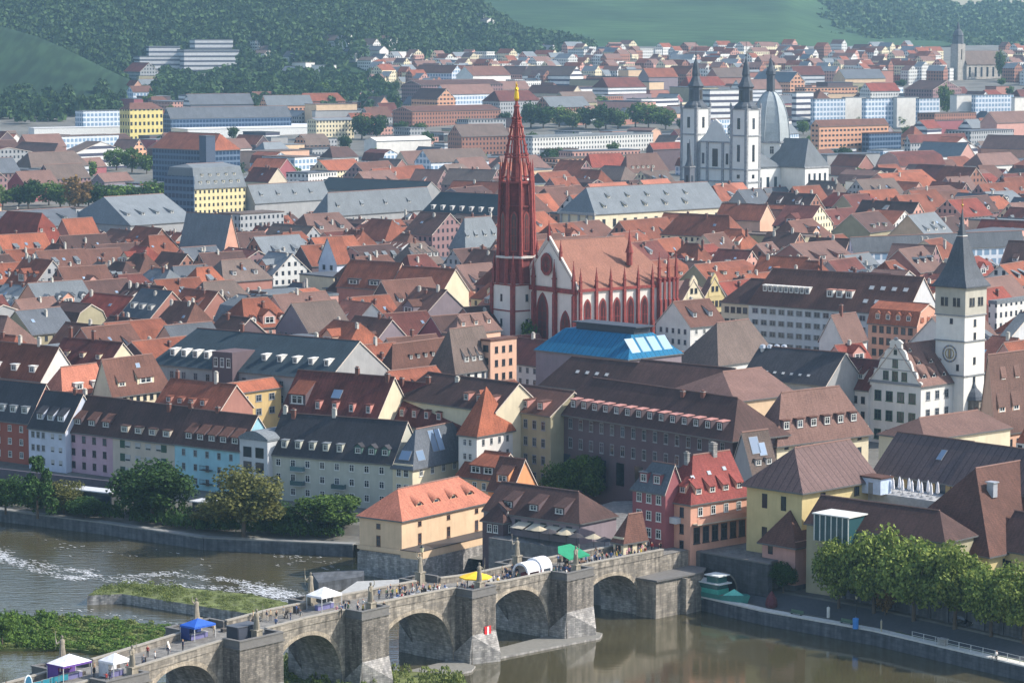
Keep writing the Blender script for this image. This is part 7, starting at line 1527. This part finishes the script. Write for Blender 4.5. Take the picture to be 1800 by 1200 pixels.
# ================================================================ people
def person_mesh(pose):
    P = {'pelvis': (0, 0, .95), 'waist': (0, 0, 1.1), 'chest': (0, 0, 1.32), 'neck': (0, 0, 1.5), 'headb': (0, -.01, 1.58), 'head': (0, -.02, 1.68), 'top': (0, -.01, 1.76)}
    sw = .2 if pose == 'walk' else .03
    for s, n in ((-1, 'l'), (1, 'r')):
        f = s * sw; P['hip' + n] = (s*.1, 0, .9); P['knee' + n] = (s*.11, -f*.6 - .02, .5); P['ank' + n] = (s*.11, f*.9 if pose == 'walk' else .02, .08); P['toe' + n] = (s*.12, (f*.9 if pose == 'walk' else .02) - .16, .04)
        P['sho' + n] = (s*.19, 0, 1.42); 
        if pose == 'hold' : P['elb' + n] = (s*.24, -.06, 1.15); P['wri' + n] = (s*.12, -.3, 1.2); P['han' + n] = (s*.07, -.37, 1.24)
        elif pose == 'raise' and s > 0: P['elb' + n] = (s*.3, -.12, 1.28); P['wri' + n] = (s*.25, -.3, 1.45); P['han' + n] = (s*.22, -.34, 1.54)
        else: P['elb' + n] = (s*.25, f*.5 + .02, 1.15); P['wri' + n] = (s*.26, f*.9 - .06, .9); P['han' + n] = (s*.26, f*.9 - .08, .8)
    ks = list(P); ix = {k: i for i, k in enumerate(ks)}
    E = [('pelvis', 'waist'), ('waist', 'chest'), ('chest', 'neck'), ('neck', 'headb'), ('headb', 'head'), ('head', 'top')]
    for n in 'lr': E += [('pelvis', 'hip' + n), ('hip' + n, 'knee' + n), ('knee' + n, 'ank' + n), ('ank' + n, 'toe' + n), ('chest', 'sho' + n), ('sho' + n, 'elb' + n), ('elb' + n, 'wri' + n), ('wri' + n, 'han' + n)]
    R = {'pelvis': (.15, .11), 'waist': (.14, .1), 'chest': (.16, .11), 'neck': (.055, .055), 'headb': (.075, .08), 'head': (.085, .1), 'top': (.06, .07), 'hip': (.09, .09), 'knee': (.06, .06), 'ank': (.042, .05), 'toe': (.04, .03), 'sho': (.07, .065), 'elb': (.045, .045), 'wri': (.033, .033), 'han': (.03, .045)}
    me = bpy.data.meshes.new('tmp'); me.from_pydata([P[k] for k in ks], [(ix[a], ix[b]) for a, b in E], []); ob = bpy.data.objects.new('tmp', me); C.objects.link(ob)
    md = ob.modifiers.new('skin', 'SKIN'); sk = me.skin_vertices[0].data if me.skin_vertices else None
    if sk is None: bpy.context.view_layer.objects.active = ob; sk = me.skin_vertices.new().data if hasattr(me.skin_vertices, 'new') else me.skin_vertices[0].data
    for k in ks: sk[ix[k]].radius = R.get(k) or R[k[:-1]]
    sk[ix['pelvis']].use_root = True
    s2 = ob.modifiers.new('sub', 'SUBSURF'); s2.levels = s2.render_levels = 1
    dg = bpy.context.evaluated_depsgraph_get(); out = bpy.data.meshes.new_from_object(ob.evaluated_get(dg)); bpy.data.objects.remove(ob); out.name = 'person'
    out.materials.clear()
    for nm in ('shirt', 'trousers', 'skin', 'hair', 'shoes'): out.materials.append(None)
    for p in out.polygons:
        c = p.center; arm = abs(c.x) > .215 or (pose != 'stand' and pose != 'walk' and c.y < -.18)
        mi = 0
        if c.z < .1: mi = 4
        elif c.z < .96 and not (abs(c.x) > .2): mi = 1
        elif c.z > 1.47: mi = 3 if (c.z > 1.7 or c.y > .02) and c.z > 1.55 else 2
        elif arm and (c.z < .95 or c.y < -.2): mi = 2
        p.material_index = mi; p.use_smooth = True
    return out
PMS = [person_mesh(p) for p in ('stand', 'walk', 'hold', 'raise')]
SHIRT = {'navy': (38, 44, 72), 'white': (215, 212, 208), 'black': (34, 34, 36), 'red': (160, 46, 44), 'grey': (120, 122, 126), 'blue': (70, 100, 150), 'beige': (190, 170, 140), 'green': (66, 96, 72), 'pink': (200, 140, 150), 'yellow': (210, 180, 70)}
TRO = {'dark': (40, 42, 50), 'denim': (64, 78, 106), 'light': (170, 160, 145), 'grey': (90, 90, 94)}
SKIN = [flat('skin a', (205, 160, 130), .6), flat('skin b', (170, 120, 92), .6)]; HAIR = [flat('hair dark', (42, 32, 26), .7), flat('hair brown', (96, 66, 44), .7), flat('hair fair', (180, 150, 104), .7), flat('hair grey', (150, 148, 145), .7)]
SHO = flat('shoe', (36, 34, 34)); rp = random.Random(33); FEET = []
def person(x, y, z, rz):
    for a, b in FEET:
        if (a-x)**2 + (b-y)**2 < .36: return
    FEET.append((x, y)); k = rp.choice([0, 0, 1, 1, 2, 3]); sn = rp.choice(list(SHIRT) + ['navy', 'black', 'grey', 'black', 'navy', 'white', 'blue']); tn = rp.choice(list(TRO) + ['dark', 'dark']); o = place('person', PMS[k], None, (x, y, z), rz); s = rp.uniform(.94, 1.05); o.scale = (s, s, s)
    for i, m in enumerate((flat('shirt ' + sn, SHIRT[sn], .85), flat('trousers ' + tn, TRO[tn], .85), rp.choice(SKIN), rp.choice(HAIR), SHO)): o.material_slots[i].link = 'OBJECT'; o.material_slots[i].material = m
    px, py = proj(x, y, z + 1); auto(o, 'person in %s top and %s trousers' % (sn, {'dark': 'dark', 'denim': 'denim', 'light': 'pale', 'grey': 'grey'}[tn]), px, py, 'person', 'people on the bridge'); return o
def crowd(t0, t1, v0, v1, n):
    for _ in range(n): t, v = rp.uniform(t0, t1), rp.uniform(v0, v1); q = bpt(t, v); person(q.x, q.y, zdeck(t) + .005, rp.uniform(0, 2*PI))
crowd(39, 47, -2.8, 2.2, 24); crowd(52, 65.5, .5, 2.6, 40); crowd(54, 64, 3, 7, 22); crowd(67, 72, -2.4, 2, 10); crowd(75, 84, .6, 3, 14); crowd(84, 96, 4.4, 7.6, 16); crowd(91, 97, -2.6, 1, 8); crowd(98, 119, .6, 3.2, 34); crowd(100, 125, 3, 8, 20)
crowd(-10, 12, .8, 8, 12); crowd(16, 38, .8, 8, 12); crowd(-11, -5, -2.6, .2, 2); crowd(-35, -14, 1, 7.6, 8)
for _ in range(14):
    q = bpt(rp.uniform(121, 131), rp.uniform(3, 14)); person(q.x, q.y, 9.305, rp.uniform(0, 6))
# restaurant tables and closed parasols in front of the restaurant
for k in range(6):
    q = bpt(118.9 + 1.0*(k % 2), 10.8 + 3.2*k)
    e = empty('cafe_parasol', (q.x, q.y, 9.3)); m = MB(); m.lathe([(1.7, 2.3), (.1, 3.0)], n=8); m.obj('canopy', flat('parasol sand' if k % 2 else 'parasol dark', (176, 164, 140) if k % 2 else (58, 54, 58), .9), e); m = MB(); m.tube((0, 0, 0), (0, 0, 2.9), .04); m.obj('pole', frmat('dark'), e); auto(e, ('sand coloured' if k % 2 else 'dark') + ' cafe parasol', *proj(q.x, q.y, 12), 'parasol', 'cafe parasols at the restaurant')
a0 = U(1575, 868, 19.3)
for k in range(12):
    x, y = a0.x + (k % 6)*1.5 - 2 + (k // 6)*1.4, a0.y + (k // 6)*1.6 - (k % 6)*1.5 + 2; e = empty('folded_parasol', (x, y, 19.305)); m = MB(); m.lathe([(.08, .7), (.34, .9), (.22, 2.4), (.05, 2.9)], n=6); m.obj('cloth', WHT, e); m = MB(); m.tube((0, 0, 0), (0, 0, .9), .04); m.tube((0, 0, 0), (0, 0, .1), .35, .35, 8); m.obj('foot', frmat('grey'), e); auto(e, 'folded white parasol', *proj(x, y, 17), 'parasol', 'folded parasols on the roof terrace')
# cyclist on the quay
q = U(1746, 1160, 2.6); z = g(q.x, q.y); e = empty('bicycle', (q.x, q.y, z + .02), math.radians(-50)); m = MB(); fm = flat('bicycle frame', (60, 60, 66), .4, .4)
m.tube((-.5, 0, .34), (-.15, 0, .85), .025); m.tube((-.15, 0, .85), (.42, 0, .82), .025); m.tube((-.1, 0, .34), (.42, 0, .82), .025); m.tube((.42, 0, .98), (.52, 0, .34), .025); m.tube((-.5, 0, .34), (-.1, 0, .34), .02); m.tube((-.15, 0, .85), (-.1, 0, .34), .025); m.tube((.4, -.25, 1.0), (.4, .25, 1.0), .02); m.box(-.28, -.02, -.07, .07, .9, .95); m.obj('frame', fm, e)
for x in (-.5, .52):
    m = MB(); n = 14
    for k in range(n): m.tube((.33*math.cos(2*PI*k/n), 0, .33*math.sin(2*PI*k/n)), (.33*math.cos(2*PI*(k+1)/n), 0, .33*math.sin(2*PI*(k+1)/n)), .025, n=5)
    for k in range(6): m.tube((0, 0, 0), (.33*math.cos(2*PI*k/6), 0, .33*math.sin(2*PI*k/6)), .008, n=4)
    m.obj('wheel', flat('tyre', (28, 28, 30)), e, (x, 0, .34))
tag(e, 'bicycle standing on the lower quay by the white railing', 'bicycle')
o = place('person', PMS[2], None, (q.x + .55, q.y + .3, z + .02), math.radians(-50) + PI/2)
for i, m in enumerate((flat('shirt white', SHIRT['white'], .85), flat('trousers dark', TRO['dark'], .85), SKIN[0], HAIR[0], SHO)): o.material_slots[i].link = 'OBJECT'; o.material_slots[i].material = m
tag(o, 'person in a white top standing beside the bicycle on the quay', 'person')
# ================================================================ labels that single each thing out
LM = [('the chapel spire', 908, 330), ('the chapel choir', 1170, 540), ('the white clock tower', 1690, 560), ('the twin towers', 1270, 230), ('the ribbed dome', 1375, 190), ('the yellow mansard building', 385, 330), ('the teal slate roof', 430, 625), ('the bright blue roof', 1070, 605), ('the orange pyramid roof', 852, 725), ('the blue glazed office block', 320, 265),
      ('the teal mansard', 815, 355), ('the light grey hall', 1130, 350), ('the long brown block', 1460, 520), ('the peach apartment block', 1495, 235), ('the brick factory', 790, 165), ('the modern hall', 1640, 440), ('the far stone church', 1685, 110), ('the scrolled gable', 1575, 650), ('the salmon roof', 130, 668), ('the large red mansard', 45, 400), ('the pale grey gable', 590, 440),
      ('the purple stall', 122, 1150), ('the blue stall', 350, 1100), ('the white gazebo', 572, 1050), ('the yellow parasol', 836, 1015), ('the rounded tent', 936, 985), ('the green stall', 1003, 985), ('the cream pavilion', 1106, 935), ('the storage cabinet', 445, 1105), ('the hospital', 325, 100), ('the long white building', 1040, 245), ('the yellow railway block', 248, 200)]
BRL = range(21, 29)
ORD = ['nearest', 'second nearest', 'third nearest', 'fourth nearest', 'fifth nearest', 'sixth nearest', 'seventh nearest', 'eighth nearest', 'ninth nearest', 'tenth nearest', 'eleventh nearest', 'twelfth nearest', 'thirteenth nearest', 'fourteenth nearest', 'fifteenth nearest'] + ['%dth nearest' % k for k in range(16, 60)]
buck = {}
for o, base, px, py, fam, ok in AUTO:
    best = min((i for i in range(len(LM)) if (i in BRL) == (py > 880)), key=lambda i: math.hypot(px - LM[i][1], (py - LM[i][2]) * 1.6)); nm, lx, ly = LM[best]
    dx, dy = px - lx, (py - ly) * 1.6; dr = ('right of' if dx > 0 else 'left of') if abs(dx) > abs(dy) else ('below' if dy > 0 else 'above')
    buck.setdefault((base, nm, dr), []).append((math.hypot(dx, dy), o))
for (base, nm, dr), lst in buck.items():
    lst.sort(key=lambda t: t[0])
    for k, (d, o) in enumerate(lst): tag(o, '%s %s %s' % (base, dr, nm) if len(lst) == 1 else '%s %s %s, %s of %d' % (base, dr, nm, ORD[k], len(lst)))
# ================================================================ ground, river, quay, sky, light, camera
t = NT('town ground'); uv = t.new('ShaderNodeTexCoord'); n1 = t.noise(.05, (uv, 'Object'), 5); n2 = t.noise(.8, (uv, 'Object'), 3)
x = t.mul(lin((104, 102, 96)), None, t.ramp(n1, 'Fac', [(.35, .6), (.65, 1.2)]), 'Color'); x = t.mul(x, 2, t.ramp(n2, 'Fac', [(.3, .85), (.7, 1.1)]), 'Color'); t.link(x, 2, t.b, 'Base Color'); t.b.inputs['Roughness'].default_value = .9
XS = sorted(set([-2200 + 200*k for k in range(6)] + [-1100 + 50*k for k in range(14)] + [-420 + 10*k for k in range(72)] + [300 + 100*k for k in range(16)] + [p[0] for p in BANK if -1100 < p[0] < 400]))
SS = [0, 3, 6, 9, 12, 15, 20, 28, 35, 45, 60, 80, 100, 120, 160, 220, 300, 400, 550, 700, 900, 1100, 1300, 1500, 1700, 1900, 2100, 2300, 2500, 2700, 2900, 3100, 3400, 3800, 4500, 6000]
m = MB(); vs = [(X, ybank(X) + s, g(X, ybank(X) + s)) for X in XS for s in SS]; n = len(SS)
m.add(vs, [(i*n+j, (i+1)*n+j, (i+1)*n+j+1, i*n+j+1) for i in range(len(XS)-1) for j in range(n-1)])
o = m.obj('ground', t.m, uv=False); tag(o, kind='structure')
# river
t = NT('river water'); uv = t.new('ShaderNodeTexCoord')
nA = t.noise(.05, (uv, 'Object'), 4); x = t.mul(lin((74, 69, 49)), None, t.ramp(nA, 'Fac', [(.3, .8), (.7, 1.2)]), 'Color'); t.link(x, 2, t.b, 'Base Color')
t.b.inputs['Roughness'].default_value = .08; t.b.inputs['IOR'].default_value = 1.95
w1 = t.noise(.5, (uv, 'Object'), 4, mapscale=(.55, 1.6, 1)); w2 = t.noise(.05, (uv, 'Object'), 3)
gx = t.new('ShaderNodeSeparateXYZ'); t.link(uv, 'Object', gx, 0)
mr = t.new('ShaderNodeMapRange'); t.link(gx, 'X', mr, 0); mr.inputs[1].default_value = -40; mr.inputs[2].default_value = -5; mr.inputs[3].default_value = .6; mr.inputs[4].default_value = .035
bp = t.new('ShaderNodeBump'); bp.inputs['Distance'].default_value = .35; t.link(w1, 'Fac', bp, 'Height'); t.link(mr, 0, bp, 'Strength'); t.link(bp, 'Normal', t.b, 'Normal')
m = MB(); m.quad((-2400, 200, 0), (1200, 200, 0), (1200, 1800, 0), (-2400, 1800, 0)); o = m.obj('river_water', t.m, uv=False); tag(o, kind='structure')
# world
w = bpy.data.worlds.new('World'); SC.world = w; w.use_nodes = True; nt = w.node_tree
sky = nt.nodes.new('ShaderNodeTexSky'); sky.sky_type = 'NISHITA'; sky.sun_disc = False
EL, AZ = math.radians(40), math.radians(88)
sky.sun_elevation = EL; sky.sun_rotation = AZ; sky.dust_density = 1.6; sky.air_density = 1.2
nt.links.new(sky.outputs[0], nt.nodes['Background'].inputs[0]); nt.nodes['Background'].inputs[1].default_value = SKYS
l = bpy.data.lights.new('sun', 'SUN'); l.energy = SUNS; l.angle = math.radians(.5); l.color = (1, .94, .85); lo = bpy.data.objects.new('sun', l); C.objects.link(lo)
sd = Vector((math.sin(AZ)*math.cos(EL), math.cos(AZ)*math.cos(EL), math.sin(EL))); lo.rotation_euler = sd.to_track_quat('Z', 'Y').to_euler()
# haze
if HAZE > 0:
    hm = bpy.data.materials.new('haze air'); hm.use_nodes = True; hn = hm.node_tree; hn.nodes.remove(hn.nodes['Principled BSDF'])
    pv = hn.nodes.new('ShaderNodeVolumePrincipled'); pv.inputs['Color'].default_value = (.42, .68, .92, 1); pv.inputs['Density'].default_value = HAZE; pv.inputs['Anisotropy'].default_value = .2
    hn.links.new(pv.outputs[0], hn.nodes['Material Output'].inputs['Volume'])
    m = MB(); m.box(-2600, 2000, -60, 6500, -3, 330); o = m.obj('haze', hm, uv=False); tag(o, kind='stuff')
cam = bpy.data.cameras.new('camera'); co = bpy.data.objects.new('camera', cam); C.objects.link(co)
cam.sensor_width = 36; cam.lens = 100; cam.clip_end = 20000; cam.clip_start = 1; co.location = (0, 0, HC); co.rotation_euler = (PI/2 - TH, 0, 0); SC.camera = co
SC.view_settings.view_transform = 'Standard'; SC.view_settings.look = 'None'; SC.view_settings.exposure = EXPO; SC.view_settings.gamma = 1
SC.cycles.max_bounces = 6; SC.cycles.diffuse_bounces = 2; SC.cycles.glossy_bounces = 2; SC.cycles.transmission_bounces = 2; SC.cycles.volume_bounces = 0; SC.cycles.transparent_max_bounces = 4
SC.cycles.use_denoising = True
